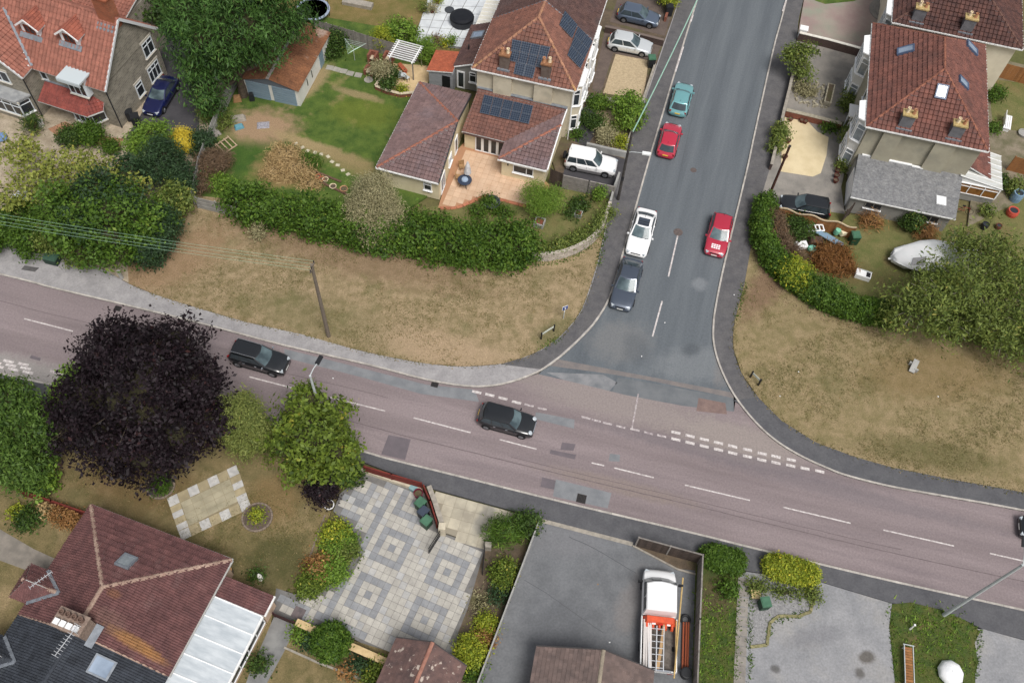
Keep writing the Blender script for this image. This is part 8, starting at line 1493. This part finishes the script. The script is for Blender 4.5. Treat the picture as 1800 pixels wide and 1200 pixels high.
c = Q(736, 872); b = MB(); b.lathe((c.x, c.y, .12), [(.28, 0), (.34, .5), (.36, .55), (.3, .56), (.28, .1)], 18); t = thing('garden_tub', (c.x, c.y, .12), 0, 'round maroon tub at the top of the bin row', 'tub'); b.build('tub', mMB, t); b = MB(); b.lathe((c.x, c.y, .5), [(.3, 0), (.01, .02)], 16); b.build('contents', mSoil, t)
c = Q(727, 861); b = MB(); b.box((c.x, c.y, .3), (.5, .4, .35), -.5); t = thing('recycling_box', (c.x, c.y, .12), 0, 'small blue-green box in the corner of the red fence', 'box'); b.build('box', M('teal_box', C(112, 150, 156), rough=.5), t); b = MB(); b.box((c.x, c.y, .5), (.54, .44, .04), -.5); b.build('lid', M('teal_lid', C(130, 164, 168), rough=.5), t)
wheelie('green bin standing alone on the grey gravel bed', 1339, 1066, .2, mGBd, mGB); c = Q(1327, 1046); b = MB(); b.box((c.x, c.y, .2), (.6, .55, .2), .0); t = thing('paper_box', (c.x, c.y, .12), 0, 'cream square box lid beside the lone green bin', 'box'); b.build('box', M('cream_box', C(206, 184, 132)), t); b = MB(); b.box((c.x, c.y, .32), (.66, .6, .05)); b.build('lid', MATS['cream_box'], t)
wheelie('green bin beside the junk pile on the right lawn', 1497, 428, .1, mGBd, mGB, 1.1); wheelie('black bin with green lid at the corner of the gravel square', 1143, 118, .1, mBB, mGB, 1.1); wheelie('dark bin at the top beside the blue-grey hatchback', 1174, 28, .1, mBB, mBB, 1.1)
wheelie('green bin against the white porch in the concrete yard', 1497, 150, .3, mGBd, mGB, 1.05); wheelie('teal-lidded bin in front of the white porch', 1490, 166, .3, mGBd, M('teal_bin_lid', C(110, 170, 158), rough=.5), 1.0); wheelie('green bin by the pink drive wall', 1524, 82, .3, mGBd, mGB)
wheelie('black bin beside the stone house gable', 243, 222, .4, mBB, mBB, 1.15); wheelie('black bin nearest the stone house corner', 232, 212, .4, mBB, mBB)
c = Q(96, 462); t = thing('roadside_bin', (c.x, c.y, .1), ang(Q(90, 507), Q(200, 533)), 'dark green roadside grit bin by the left pavement', 'bin'); b = MB(); b.box((0, 0, .45), (1.1, .75, .7), taper=1.08); b.build('body', M('grit_green', C(40, 66, 54), rough=.6), t, world=False); b = MB(); b.box((0, 0, .86), (1.25, .88, .14), taper=.85); b.build('lid', M('grit_lid', C(64, 94, 78), rough=.6), t, world=False)
def pot(label, px, py, r, h, mat, z=.12, plant=None, group=None, name='plant_pot', cat='pot'):
    c = Q(px, py); t = thing(name, (c.x, c.y, z), 0, label, cat, group); b = MB(); b.lathe((0, 0, 0), [(r*.7, 0), (r, h*.85), (r*1.08, h*.86), (r*1.08, h), (r*.9, h), (r*.85, h*.8)], 14, False); b.build('pot', mat, t, world=False); b = MB(); b.lathe((0, 0, h*.82), [(r*.9, 0), (.01, .01)], 14); b.build('soil', mSoil, t, world=False)
    if plant: crown('plant', [(c.x, c.y, z+h+r*.7, r*1.3, r*1.3, r*1.1)], LM[plant], t, leaf=.13, dens=80, seed=int(px), kind='stuff')
mTc = M('terracotta', C(196, 104, 72), C(176, 92, 64), 4); mTcD = M('dark_terracotta', C(116, 62, 50), C(98, 52, 44), 4)
pot('white round pot at the corner of the flower bed and slab patio', 580, 892, .36, .5, mWhite)
for k, (x, y) in enumerate([(560, 315), (566, 319), (573, 320)]): pot(['leftmost orange pot on its side by the straw heap', 'middle orange pot of the group by the straw heap', 'pale tan pot right of the orange ones'][k], x, y, .26, .3, mTc if k < 2 else mPotW)
pot('pale ring-shaped pot by the bare patch', 586, 331, .3, .2, mPotW); pot('round tan pot nearest the grey-green tree', 605, 336, .34, .25, mPot)
for k in range(8): pot(ORD[k]+' terracotta pot from the top in the row along the grey yard', 1478-k*1.6, 262+k*8.6, .24, .4, mTcD, group='row of terracotta pots by the beige house')
for (x, y, lb) in [(1388, 214, 'dark terracotta pot at the top corner of the cream forecourt'), (1408, 216, 'wide dark pot at the top of the cream forecourt'), (1414, 218, 'dark pot touching the wide one on the cream forecourt'), (1384, 252, 'dark pot beside the pavement shrub'), (1378, 280, 'dark pot halfway down the cream forecourt edge')]: pot(lb, x, y, .24, .35, mTcD)
for (x, y, pl, lb) in [(745, 22, 'olive', 'potted shrub at the edge of the pale patio'), (760, 24, 'greygreen', 'small potted plant on the pale patio'), (769, 8, 'lime', 'lime potted plant at the top of the pale patio'), (767, 78, 'twiggy', 'potted brown plant at the front of the pale patio'), (782, 82, 'lime', 'potted lime plant at the front of the pale patio'), (794, 80, 'bright', 'tall potted plant near the dark fence')]: pot(lb, x, y, .26, .4, mTcD, plant=pl)
c = Q(864, 362); b = MB(); b.lathe((c.x, c.y, .13), [(.55, 0), (.75, .3), (.78, .5), (.7, .5), (.6, .3)], 18); t = thing('stone_tub', (c.x, c.y, .13), 0, 'dark round stone tub below the terracotta patio', 'tub'); b.build('tub', M('slate_tub', C(86, 92, 104), C(70, 76, 86), 3), t); b = MB(); b.lathe((c.x, c.y, .42), [(.68, 0), (.01, .05)], 16); b.build('pebbles', M('tub_pebbles', C(150, 150, 154), C(110, 112, 118), 14), t)
for (x, y, s_, lb) in [(948, 396, 1.0, 'square stone planter holding the feathery sapling'), (1016, 380, .75, 'small square stone planter in the corner garden')]:
    c = Q(x, y); t = thing('square_planter', (c.x, c.y, .12), -.25, lb, 'planter'); b = MB()
    for (dx_, dy_, lx, ly) in ((-.4, 0, .1, .9), (.4, 0, .1, .9), (0, -.4, .7, .1), (0, .4, .7, .1)): b.box((dx_*s_, dy_*s_, .25*s_), (lx*s_, ly*s_, .5*s_))
    b.build('trough', mConcP, t, world=False); b = MB(); b.box((0, 0, .2*s_), (.72*s_, .72*s_, .36*s_)); b.build('soil', M('red_bark', C(150, 88, 64), C(120, 72, 56), 6), t, world=False)
c = Q(822, 318); t = thing('parasol', (c.x, c.y, .17), 0, 'folded white garden parasol on the terracotta patio', 'parasol'); b = MB(); b.lathe((0, 0, 0), [(.05, 0), (.05, .9), (.34, .95), (.3, 1.3), (.22, 1.8), (.08, 2.3), (.02, 2.4)], 12); b.build('canopy', M('parasol_cloth', C(206, 204, 204), C(184, 182, 184), 3), t, world=False); b = MB(); b.lathe((0, 0, 0), [(.3, 0), (.3, .08), (.05, .1)], 14); b.build('base', mIronG, t, world=False)
c = Q(817, 328); t = thing('patio_table', (c.x, c.y, .17), 0, 'round dark patio table with a blue cover', 'table'); b = MB(); b.lathe((0, 0, .7), [(.65, 0), (.65, .05), (.01, .05)], 22); b.build('top', M('dark_glass_top', C(62, 72, 92), rough=.15), t, world=False); b = MB(); b.lathe((.0, 0, .77), [(.32, 0), (.28, .12), (.1, .2), (.01, .2)], 12); b.build('cover', M('blue_cover', C(150, 168, 190)), t, world=False)
for k in range(4): a = k*math.pi/2+.4; b = MB(); b.tube([(.1*math.cos(a), .1*math.sin(a), .68), (.5*math.cos(a), .5*math.sin(a), 0)], .03, 6); b.build('leg', mIronG, t, world=False)
for (x, y, a, lb) in [(812, 300, .3, 'wooden patio chair behind the round table'), (806, 318, 1.6, 'wooden patio chair against the extension wall')]:
    c = Q(x, y); t = thing('patio_chair', (c.x, c.y, .17), a, lb, 'chair'); mw_ = M('chair_wood', C(176, 140, 96), C(156, 122, 84), 4); b = MB(); b.box((0, 0, .43), (.5, .5, .05)); b.build('seat', mw_, t, world=False); b = MB(); b.box((0, .24, .72), (.5, .05, .5)); b.build('backrest', mw_, t, world=False)
    for sx in (-.2, .2):
        for sy in (-.2, .2): b = MB(); b.box((sx, sy, .2), (.05, .05, .4)); b.build('leg', mw_, t, world=False)
te = sheet('pergola_terrace', QL([(676, 112), (760, 118), (752, 150), (728, 168), (704, 170), (666, 160), (672, 130)]), .135, M('terrace_sand', C(206, 180, 138), C(188, 162, 122), 2, grain=.06))
wall('brick_planter', 'low red brick wall curving round the pergola terrace', [(661, 158), (680, 166), (704, 172), (728, 170)], .42, .22, mRedBrick, cap=M('cream_cope', C(206, 192, 166), C(186, 172, 148), 4))
wall('brick_planter', 'short cream-capped brick wall at the end of the terrace', [(661, 158), (672, 142)], .42, .22, mRedBrick, cap=MATS['cream_cope'])
for (x, y, h, lb) in [(657, 112, 1.2, 'tall red brick barbecue tower'), (650, 130, .6, 'low red brick barbecue side'), (684, 112, 1.1, 'red brick pillar beside the pergola post')]:
    c = Q(x, y); t = thing('brick_barbecue', (c.x, c.y, .12), thA, lb, 'barbecue'); b = MB()
    for (dx_, dy_, lx, ly) in ((-.35, 0, .2, .9), (.35, 0, .2, .9), (0, .35, .5, .2)): b.box((dx_, dy_, h/2), (lx, ly, h))
    b.build('brickwork', mRedBrick, t, world=False); b = MB(); b.box((0, 0, h*.55), (.5, .6, .06)); b.build('shelf', MATS['cream_cope'], t, world=False)
pg0, pg1 = Q(700, 73, 2.3), Q(742, 84, 2.3); pw_, = ((pg1-pg0).length,); pt = thing('pergola', (pg0.x, pg0.y, .13), ang(pg0, pg1), 'white slatted pergola roof on four posts', 'pergola'); pl_ = abs((Q(690, 102, 2.3)-pg0).length)
for x in (.1, pw_-.1):
    b = MB(); b.box((x, -pl_/2, 2.2), (.1, pl_+.2, .14)); b.build('beam', mWhite, pt, world=False)
    for y in (-.1, -pl_+.1): b = MB(); b.box((x, y, 1.08), (.09, .09, 2.16)); b.build('post', mGreyW, pt, world=False)
for k in range(9): b = MB(); b.box((pw_/2, -.02-k*(pl_-.04)/8, 2.32), (pw_+.3, .06, .1)); b.build('slat', mWhite, pt, world=False)
c = Q(708, 126); t = thing('garden_bench', (c.x, c.y, .14), -.9, 'orange-brown bench on the pergola terrace', 'bench'); b = MB(); b.box((0, 0, .42), (1.3, .4, .06)); b.build('seat', mTc, t, world=False)
for s in (-.5, .5): b = MB(); b.box((s, 0, .2), (.06, .36, .4)); b.build('leg', mTc, t, world=False)
for (x, y, a, lb) in [(704, 142, .2, 'grey bistro chair left of the little table'), (716, 144, 2.5, 'grey bistro chair right of the little table')]:
    c = Q(x, y); t = thing('bistro_chair', (c.x, c.y, .14), a, lb, 'chair'); b = MB(); b.box((0, 0, .43), (.4, .4, .04)); b.build('seat', mSteelP, t, world=False); b = MB(); b.box((0, .19, .68), (.4, .04, .45)); b.build('backrest', mSteelP, t, world=False)
    for sx in (-.17, .17):
        for sy in (-.17, .17): b = MB(); b.box((sx, sy, .2), (.03, .03, .4)); b.build('leg', mIronG, t, world=False)
c = Q(710, 143); t = thing('bistro_table', (c.x, c.y, .14), 0, 'little round table between the bistro chairs', 'table'); b = MB(); b.lathe((0, 0, .68), [(.3, 0), (.3, .03), (.01, .03)], 14); b.build('top', mSteelP, t, world=False); b = MB(); b.tube([(0, 0, 0), (0, 0, .68)], .03, 6); b.build('leg', mIronG, t, world=False)
c = Q(624, 108); t = thing('rotary_dryer', (c.x, c.y, .1), .3, 'pale green rotary clothes dryer on the left lawn', 'clothes dryer'); mLine = M('dryer_line', C(180, 210, 190)); b = MB(); b.tube([(0, 0, 0), (0, 0, 1.7)], .025, 6); b.build('pole', mSteelP, t, world=False)
for k in range(3): a = k*2*math.pi/3; b = MB(); b.tube([(0, 0, 1.35), (1.3*math.cos(a), 1.3*math.sin(a), 1.9)], .018, 5); b.build('arm', mSteelP, t, world=False)
for r in (.5, .75, 1.0, 1.25):
    b = MB(); v_ = [(r*math.cos(k*2*math.pi/3), r*math.sin(k*2*math.pi/3), 1.35+.55*r/1.3) for k in range(3)]
    for k in range(3): b.tube([v_[k], v_[(k+1) % 3]], .01, 4); 
    b.build('line', mLine, t, world=False)
c = Q(812, 42); t = thing('covered_hot_tub', (c.x, c.y, .13), thA, 'black covered hot tub on the pale patio', 'hot tub'); b = MB(); b.lathe((0, 0, 0), [(1.15, 0), (1.25, .7), (1.2, .85), (.9, .95), (.01, 1.0)], 20); b.build('cover', M('black_cover', C(36, 38, 44), rough=.4), t, world=False); b = MB(); b.lathe((0, 0, 0), [(1.18, .02), (1.28, .68), (1.28, .72)], 20, False); b.build('skirt', M('tub_skirt', C(52, 54, 60), rough=.6), t, world=False)
c = Q(790, 20); b = MB(); b.lathe((c.x, c.y, .13), [(.5, 0), (.5, .1), (.01, .12)], 18); tag(b.build('tub_step', M('dark_mat', C(70, 74, 80))), 'dark round mat beside the black covered hot tub', 'mat')
c = Q(552, 28); t = thing('trampoline', (c.x, c.y, .1), 0, 'dark trampoline with pale rim beyond the fence', 'trampoline'); b = MB(); b.lathe((0, 0, .7), [(1.5, 0), (.01, 0)], 24); b.build('mat', mIronG, t, world=False); b = MB(); b.lathe((0, 0, .68), [(1.5, 0), (1.75, 0), (1.75, .08), (1.5, .08)], 24, False); b.build('rim', M('rim_blue', C(150, 162, 180)), t, world=False)
for k in range(6): a = k*math.pi/3; b = MB(); b.tube([(1.65*math.cos(a), 1.65*math.sin(a), 0), (1.65*math.cos(a), 1.65*math.sin(a), 2.2)], .03, 5); b.build('pole', mIronG, t, world=False)
wall('raised_bed', 'low stone raised bed at the far end of the dry lawn', [(604, 6), (655, 16)], .4, .8, mCopS)
for (x, y, sx, sy, sz, rz, m_, lb, cat) in [(419, 212, 1.5, .8, .35, .35, mCopS, 'pale stone trough slab beside the left concrete fence', 'slab'), (421, 226, .9, .6, .3, .5, M('blue_sheet', C(96, 150, 166)), 'crumpled blue-green plastic sheet by the lawn', 'sheet'), (444, 178, .5, .4, .9, .2, mBB, 'black sack against the garage door', 'sack'), (418, 178, .8, .7, .5, .3, M('tan_sack', C(160, 122, 82)), 'tan sack left of the garage doors', 'sack'), (380, 238, .9, .7, .4, .8, M('pale_rubble', C(170, 162, 158), C(120, 112, 108), 6), 'heap of pale rubble by the concrete fence', 'rubble'), (463, 222, 1.2, .9, .12, .2, M('grey_rubble', C(168, 166, 176), C(130, 126, 130), 8), 'flat grey rubble patch in front of the garage', 'rubble')]:
    c = Q(x, y); b = MB(); b.box((0, 0, sz/2), (sx, sy, sz), taper=.75); b.box((sx*.1, -sy*.08, sz*.8), (sx*.6, sy*.6, sz*.5), .5, taper=.6); o = b.build(cat.replace(' ', '_'), m_, None, world=False, bevel=.04); o.location = (c.x, c.y, .11); o.rotation_euler.z = rz; tag(o, lb, cat)
c = Q(396, 262); t = thing('pallet', (c.x, c.y, .12), .9, 'pale wooden pallet frame leaning by the left lawn', 'pallet'); mPal = M('pallet_wood', C(186, 164, 136), C(164, 142, 116), 5)
for k in range(5): b = MB(); b.box((-.9+k*.45, 0, .3), (.1, 1.3, .04), mtx=Matrix.Rotation(.25, 4, 'X')); b.build('slat', mPal, t, world=False)
for y in (-.6, .6): b = MB(); b.box((0, y, .22+y*.15), (1.95, .1, .08)); b.build('rail', mPal, t, world=False)
for (a, b_, lb) in [((555, 318), (612, 345), 'long rotten plank beside the orange pots'), ((545, 300), (600, 322), 'grey plank along the edge of the straw heap')]: m_ = MB(); m_.bar(Q(*a)+Vector((0, 0, .18)), Q(*b_)+Vector((0, 0, .18)), .2, .1); tag(m_.build('plank', M('rotten_wood', C(120, 92, 74), C(96, 74, 60), 4)), lb, 'plank')
for (x, y, lb) in [(40, 352, 'white plastic sheeting among the left trees')]:
    c = Q(x, y); b = MB(); b.lathe((c.x, c.y, .1), [(1.0, 0), (.85, .35), (.5, .6), (.01, .65)], 9); tag(b.build('plastic_sheet', M('white_sheet', C(226, 234, 238), rough=.4, bump=.5, bscale=2, c2=C(200, 208, 212))), lb, 'sheet')
c = Q(3, 246); b = MB(); b.box((c.x, c.y, .4), (1.2, .9, .5), .4, taper=.7); tag(b.build('blue_tub', M('blue_plastic', C(110, 140, 186), rough=.4), bevel=.1), 'pale blue plastic tub at the left edge by the stone house', 'tub')
c = Q(73, 222); b = MB(); b.lathe((c.x, c.y, .1), [(.3, 0), (.35, .5), (.2, .6), (.01, .62)], 12); tag(b.build('white_bag', mWhite), 'small white bag beside the left bay window', 'bag')
area('house_path', [(85, 228), (115, 215), (170, 240), (218, 245), (212, 262), (185, 262), (140, 240), (100, 240)], .1, M('brick_path', C(176, 130, 100), C(150, 110, 88), 3, grain=.12))
area('side_path', [(0, 930), (60, 965), (115, 990), (95, 1020), (0, 985)], .113, M('path_grey', C(142, 134, 124), C(122, 116, 108), 1.5, grain=.1))
area('conservatory_path', [(484, 1080), (522, 1098), (500, 1145), (470, 1200), (440, 1330), (390, 1330), (440, 1180)], .116, M('path_slabs', C(140, 140, 138), C(120, 120, 120), 1.2, grain=.1))
area('gravel_square', [(1082, 97), (1140, 108), (1130, 178), (1060, 165)], .112, mBeige); area('block_drive', [(1040, 160), (1062, 60), (1070, 45), (1168, 70), (1150, 110), (1078, 95), (1056, 166)], .108, mBrick); area('upper_drive', [(1072, 40), (1085, 0), (1100, -60), (1200, -60), (1185, 10), (1168, 65)], .108, mBrick)
area('front_path', [(1010, 250), (1022, 195), (1035, 180), (1052, 190), (1044, 240), (1030, 260)], .108, mDarkDrive); area('front_gravel', [(1048, 196), (1075, 196), (1090, 230), (1080, 258), (1055, 252)], .111, mBeige); area('lower_drive', [(985, 330), (1000, 262), (1030, 262), (1102, 282), (1088, 318), (1078, 345)], .109, mDarkDrive)
area('yard_lawn_far', [(1430, -4), (1520, -4), (1500, 4), (1450, 9), (1432, 3)], .125, mLawn)
c = Q(1077, 192); t = thing('stone_steps', (c.x, c.y, .1), thA, 'grey stone steps below the gravel square', 'steps')
for k in range(3): b = MB(); b.box((0, .35*k, .1+.15*k), (1.8, .4, .15)); b.build('step', mCopS, t, world=False)
rk = thing('rockery', Q(1420, 165).xy.to_3d(), 0, 'bed of pale rubble stones in the concrete front yard', 'rockery'); mRk = M('rubble_stone2', C(178, 170, 148), C(140, 132, 114), 5, island=.2); rr = random.Random(5)
for k in range(90):
    side = k % 4; f = rr.random(); pa, pb = [((1400, 180), (1452, 192)), ((1436, 150), (1430, 190)), ((1402, 140), (1398, 182)), ((1446, 152), (1442, 188))][side]; c = Q(lerp(pa[0], pb[0], f)+rr.gauss(0, 1.5), lerp(pa[1], pb[1], f)+rr.gauss(0, 1.2)); b = MB(); s_ = rr.uniform(.12, .28); b.box((c.x, c.y, .12+s_*.3), (s_, s_*rr.uniform(.7, 1.2), s_*.8), rr.random()*3, taper=.7); b.build('stone', mRk, rk)
c = Q(1455, 172); t = thing('trough_planter', (c.x, c.y, .1), ang(Q(1460, 155), Q(1452, 190)), 'long stone trough planter in the concrete yard', 'planter'); b = MB(); b.box((0, .3, .3), (2.8, .12, .5)); b.box((0, -.3, .3), (2.8, .12, .5)); b.box((1.35, 0, .3), (.12, .48, .5)); b.box((-1.35, 0, .3), (.12, .48, .5)); b.build('trough', mRk, t, world=False); b = MB(); b.box((0, 0, .28), (2.6, .46, .4)); b.build('soil', mSoil, t, world=False)
jk = [(1428, 412, 1.6, .5, .08, .2, 'plastic_window_frame', 'white plastic window frame on the junk pile', 'frame', mWhite, .8), (1447, 424, 2.2, .5, .08, -.5, 'board', 'blue-grey board sloping across the junk pile', 'board', M('blue_board', C(120, 146, 166)), .6), (1462, 428, 1.9, .35, .06, -.55, 'board', 'second blue-grey board at the right of the junk pile', 'board', MATS['blue_board'], .5), (1406, 436, 1.2, .8, .3, .3, 'plastic_sack', 'white sack at the left of the junk pile', 'sack', mWhite, .2), (1430, 430, 1.3, .8, .4, .1, 'broken_cabinet', 'brown broken cabinet in the middle of the junk pile', 'cabinet', M('old_wood', C(110, 84, 66), C(76, 60, 50), 4), .3), (1466, 415, .5, .5, .6, .2, 'plastic_drum', 'mint green drum on the junk pile', 'drum', M('mint', C(120, 190, 160), rough=.5), .3), (1478, 416, .7, .5, .4, .4, 'paper_sack', 'cream sack at the back of the junk pile', 'sack', M('cream_sack', C(216, 206, 176)), .3)]
for (x, y, sx, sy, sz, rz, nm, lb, cat, m_, z) in jk:
    c = Q(x, y); b = MB()
    if nm == 'plastic_window_frame':
        for (dx_, dy_, lx, ly) in ((0, .3, 1.6, .12), (0, -.3, 1.6, .12), (-.75, 0, .12, .5), (0, 0, .12, .5), (.75, 0, .12, .5), (.37, 0, .12, .5)): b.box((dx_, dy_, 0), (lx, ly, .08))
    elif nm == 'plastic_drum': b.lathe((0, 0, 0), [(.26, 0), (.28, .3), (.26, .6), (.2, .62), (.01, .62)], 12)
    else: b.box((0, 0, sz/2), (sx, sy, sz), taper=.85)
    o = b.build(nm, m_, None, world=False, bevel=.02); o.location = (c.x, c.y, .12+z); o.rotation_euler = (.12, .1, rz); tag(o, lb, cat)
c = Q(1424, 443); t = thing('garden_bucket', (c.x, c.y, .12), 0, 'green bucket with white lid below the junk pile', 'bucket'); b = MB(); b.lathe((0, 0, 0), [(.3, 0), (.36, .4), (.38, .42)], 14); b.build('bucket', M('bucket_green', C(60, 130, 100), rough=.5), t, world=False); b = MB(); b.lathe((.05, 0, .43), [(.36, 0), (.34, .05), (.01, .06)], 14); b.build('lid', M('bucket_lid', C(130, 200, 176), rough=.5), t, world=False)
c = Q(1514, 488); t = thing('old_appliance', (c.x, c.y, .12), -.3, 'white rectangular tray with dark hole behind the curved hedge', 'appliance'); b = MB(); b.box((0, 0, .25), (1.3, .7, .5)); b.build('casing', mWhite, t, world=False); b = MB(); b.box((.4, 0, .51), (.35, .5, .02)); b.build('opening', mIronG, t, world=False); b = MB(); b.box((0, .33, .53), (1.34, .06, .06)); b.build('edge', mSteelP, t, world=False)
for (x, y, r, h, m_, lb) in [(1782, 352, .55, 1.0, M('blue_barrel', C(120, 150, 176), rough=.4), 'blue-grey barrel at the right edge beyond the conservatory'), (1776, 378, .55, .6, M('red_barrel', C(196, 82, 66), rough=.5), 'red-orange tub below the blue-grey barrel'), (1727, 402, .35, .6, mBB, 'dark tub by the edge of the wide airy tree'), (1752, 402, .3, .4, mTcD, 'brown flower pot at the edge of the wide airy tree')]:
    c = Q(x, y); t = thing('barrel', (c.x, c.y, .12), 0, lb, 'tub'); b = MB(); b.lathe((0, 0, 0), [(r*.9, 0), (r, h*.5), (r*.9, h), (r*.7, h), (r*.65, h*.9)], 16, True); b.build('body', m_, t, world=False); b = MB(); b.lathe((0, 0, h*.9), [(r*.72, 0), (.01, .02)], 14); b.build('contents', mGlass, t, world=False)
c = Q(1766, 222); t = thing('garden_bench', (c.x, c.y, .12), ang(Q(1764, 232), Q(1768, 205)), 'white slatted garden bench at the right edge', 'bench')
for k in range(4): b = MB(); b.box((0, -.3+k*.18, .45), (2.0, .14, .04)); b.build('slat', mWhite, t, world=False)
b = MB(); b.box((0, .38, .75), (2.0, .05, .5)); b.build('backrest', mWhite, t, world=False)
for s in (-.85, .85): b = MB(); b.box((s, 0, .22), (.06, .6, .44)); b.build('leg', mWhite, t, world=False)
c = Q(1797, 238); b = MB(); b.lathe((c.x, c.y, .12), [(.5, 0), (.55, .25), (.48, .25), (.45, .1)], 18); t = thing('paddling_tub', (c.x, c.y, .12), 0, 'round pale tub at the right edge', 'tub'); b.build('rim', mConcP, t)
for (x, y, lb) in [(1690, 376, 'red bicycle-like frame behind the conservatory wall')]:
    c = Q(x, y); t = thing('bicycle', (c.x, c.y, .12), -.25, 'red bicycle lying against the conservatory base', 'bicycle'); mRed = M('red_frame', C(150, 40, 50), rough=.4)
    for sx in (-.5, .5):
        b = MB(); b.tube([(sx+.33*math.cos(k*math.pi/8), 0, .36+.33*math.sin(k*math.pi/8)) for k in range(17)], .02, 5, False); b.build('wheel', mTyre, t, world=False)
    b = MB(); b.tube([(-.5, 0, .36), (0, 0, .34), (.38, 0, .8), (-.15, 0, .8), (-.5, 0, .36)], .025, 5); b.tube([(0, 0, .34), (-.18, 0, .9)], .025, 5); b.tube([(.5, 0, .36), (.36, 0, .95)], .025, 5); b.build('frame', mRed, t, world=False); b = MB(); b.box((-.2, 0, .94), (.26, .14, .06)); b.build('saddle', mIronG, t, world=False); b = MB(); b.tube([(.36, -.25, .98), (.36, .25, .98)], .02, 5); b.build('handlebar', mIronG, t, world=False)
c = Q(1667, 1184); b = MB(); b.lathe((c.x, c.y, .12), [(.78, 0), (.9, .25), (.72, .55), (.4, .68), (.16, .7), (.01, .66)], 9); t = thing('rubble_sack', (c.x, c.y, .12), 0, 'bulky white sack on the grass patch at the bottom edge', 'sack'); b.build('sack', M('white_sack', C(236, 238, 238), C(216, 218, 220), 2, bump=.5, bscale=3, rough=.6), t, smooth=True); b = MB(); b.lathe((c.x-.16, c.y+.1, .8), [(.14, 0), (.01, .01)], 7); b.build('mouth', M('sack_mouth', C(70, 68, 72)), t)
c = Q(1592, 1172); t = thing('slatted_ramp', (c.x, c.y, .15), ang(Q(1594, 1200), Q(1592, 1140)), 'brown slatted ramp in a metal frame at the bottom edge', 'ramp')
for k in range(14): b = MB(); b.box((-1.2+k*.18, 0, .42), (.15, .5, .03)); b.build('slat', mOrangeW, t, world=False)
for y in (-.3, .3): b = MB(); b.box((0, y, .45), (2.7, .05, .08)); b.build('rail', mSteelP, t, world=False)
b = MB(); b.box((1.35, 0, .48), (.05, .75, .08)); b.build('end_bar', mSteelP, t, world=False)
for sx in (-1.2, 1.2): b = MB(); b.box((sx, 0, .2), (.05, .6, .4)); b.build('leg', mSteelP, t, world=False)
for i, (x, dx_) in enumerate([(1199, 0), (1204, 1), (1208, 2)]):
    a, d = Q(x+1, 1095), Q(x-1, 1176); b = MB(); b.tube([(a.x, a.y, .3), (d.x, d.y, .3)], .07, 8); tag(b.build('drain_pipe', M('orange_pipe', C(170, 92, 62), rough=.5)), ['left', 'middle', 'right'][i]+' one of three orange-brown drain pipes lying beside the pickup', 'pipe', 'orange drain pipes by the fence')
c = Q(1204, 1090); b = MB(); b.tube([(c.x+.3*math.cos(k*math.pi/6), c.y+.3*math.sin(k*math.pi/6), .25) for k in range(13)], .09, 8, False); tag(b.build('coiled_hose', mBB), 'black coiled hose beside the pickup', 'hose'); c = Q(1203, 1186); b = MB(); b.lathe((c.x, c.y, .1), [(.32, 0), (.38, .7), (.3, .72), (.01, .72)], 16); tag(b.build('black_tub', mBB), 'black tub at the bottom end of the wooden fence', 'tub')
c = Q(405, 1006); t = thing('log_stool', (c.x, c.y, .12), 0, 'cut log standing at the bungalow corner', 'log'); b = MB(); b.lathe((0, 0, 0), [(.26, 0), (.24, .55)], 12, False); b.build('bark', mBark, t, world=False); b = MB(); b.lathe((0, 0, .54), [(.24, 0), (.01, .01)], 12); b.build('cut_face', M('cut_wood', C(206, 164, 112), C(186, 144, 96), 6), t, world=False)
c = Q(459, 1017); t = thing('garden_statue', (c.x, c.y, .11), 0, 'small pale statue on the lower lawn', 'statue'); b = MB(); b.lathe((0, 0, 0), [(.2, 0), (.18, .1), (.1, .15), (.17, .4), (.14, .6), (.07, .68), (.1, .78), (.06, .88), (.01, .9)], 12); b.build('figure', mRenderW, t, world=False); bush('small_plant', 'little dark plant beside the pale statue', [lobe(452, 1010, .3, .35, .35, .3)], 'dark', leaf=.12, dens=80)
c = Q(525, 1078); b = MB(); b.box((c.x, c.y, .128), (.8, .8, .02), pang); tag(b.build('inspection_cover', M('brown_cover', C(120, 108, 108), C(100, 92, 94), 4)), 'brown square inspection cover at the left of the slab patio', 'cover')
rr = random.Random(11)
for k in range(16):
    x, y = rr.choice([(1040, 1040), (1255, 1080), (700, 600), (1450, 700), (1250, 560), (1130, 560)]); c = Q(x+rr.gauss(0, 60), y+rr.gauss(0, 40)); b = MB(); b.box((c.x, c.y, .125), (.1, .07, .02), rr.random()*3); tag(b.build('litter', mWhite if k % 3 else M('leaf_litter', C(150, 120, 80))), 'tiny scrap of litter or fallen leaf on the ground', 'litter', 'scattered litter')
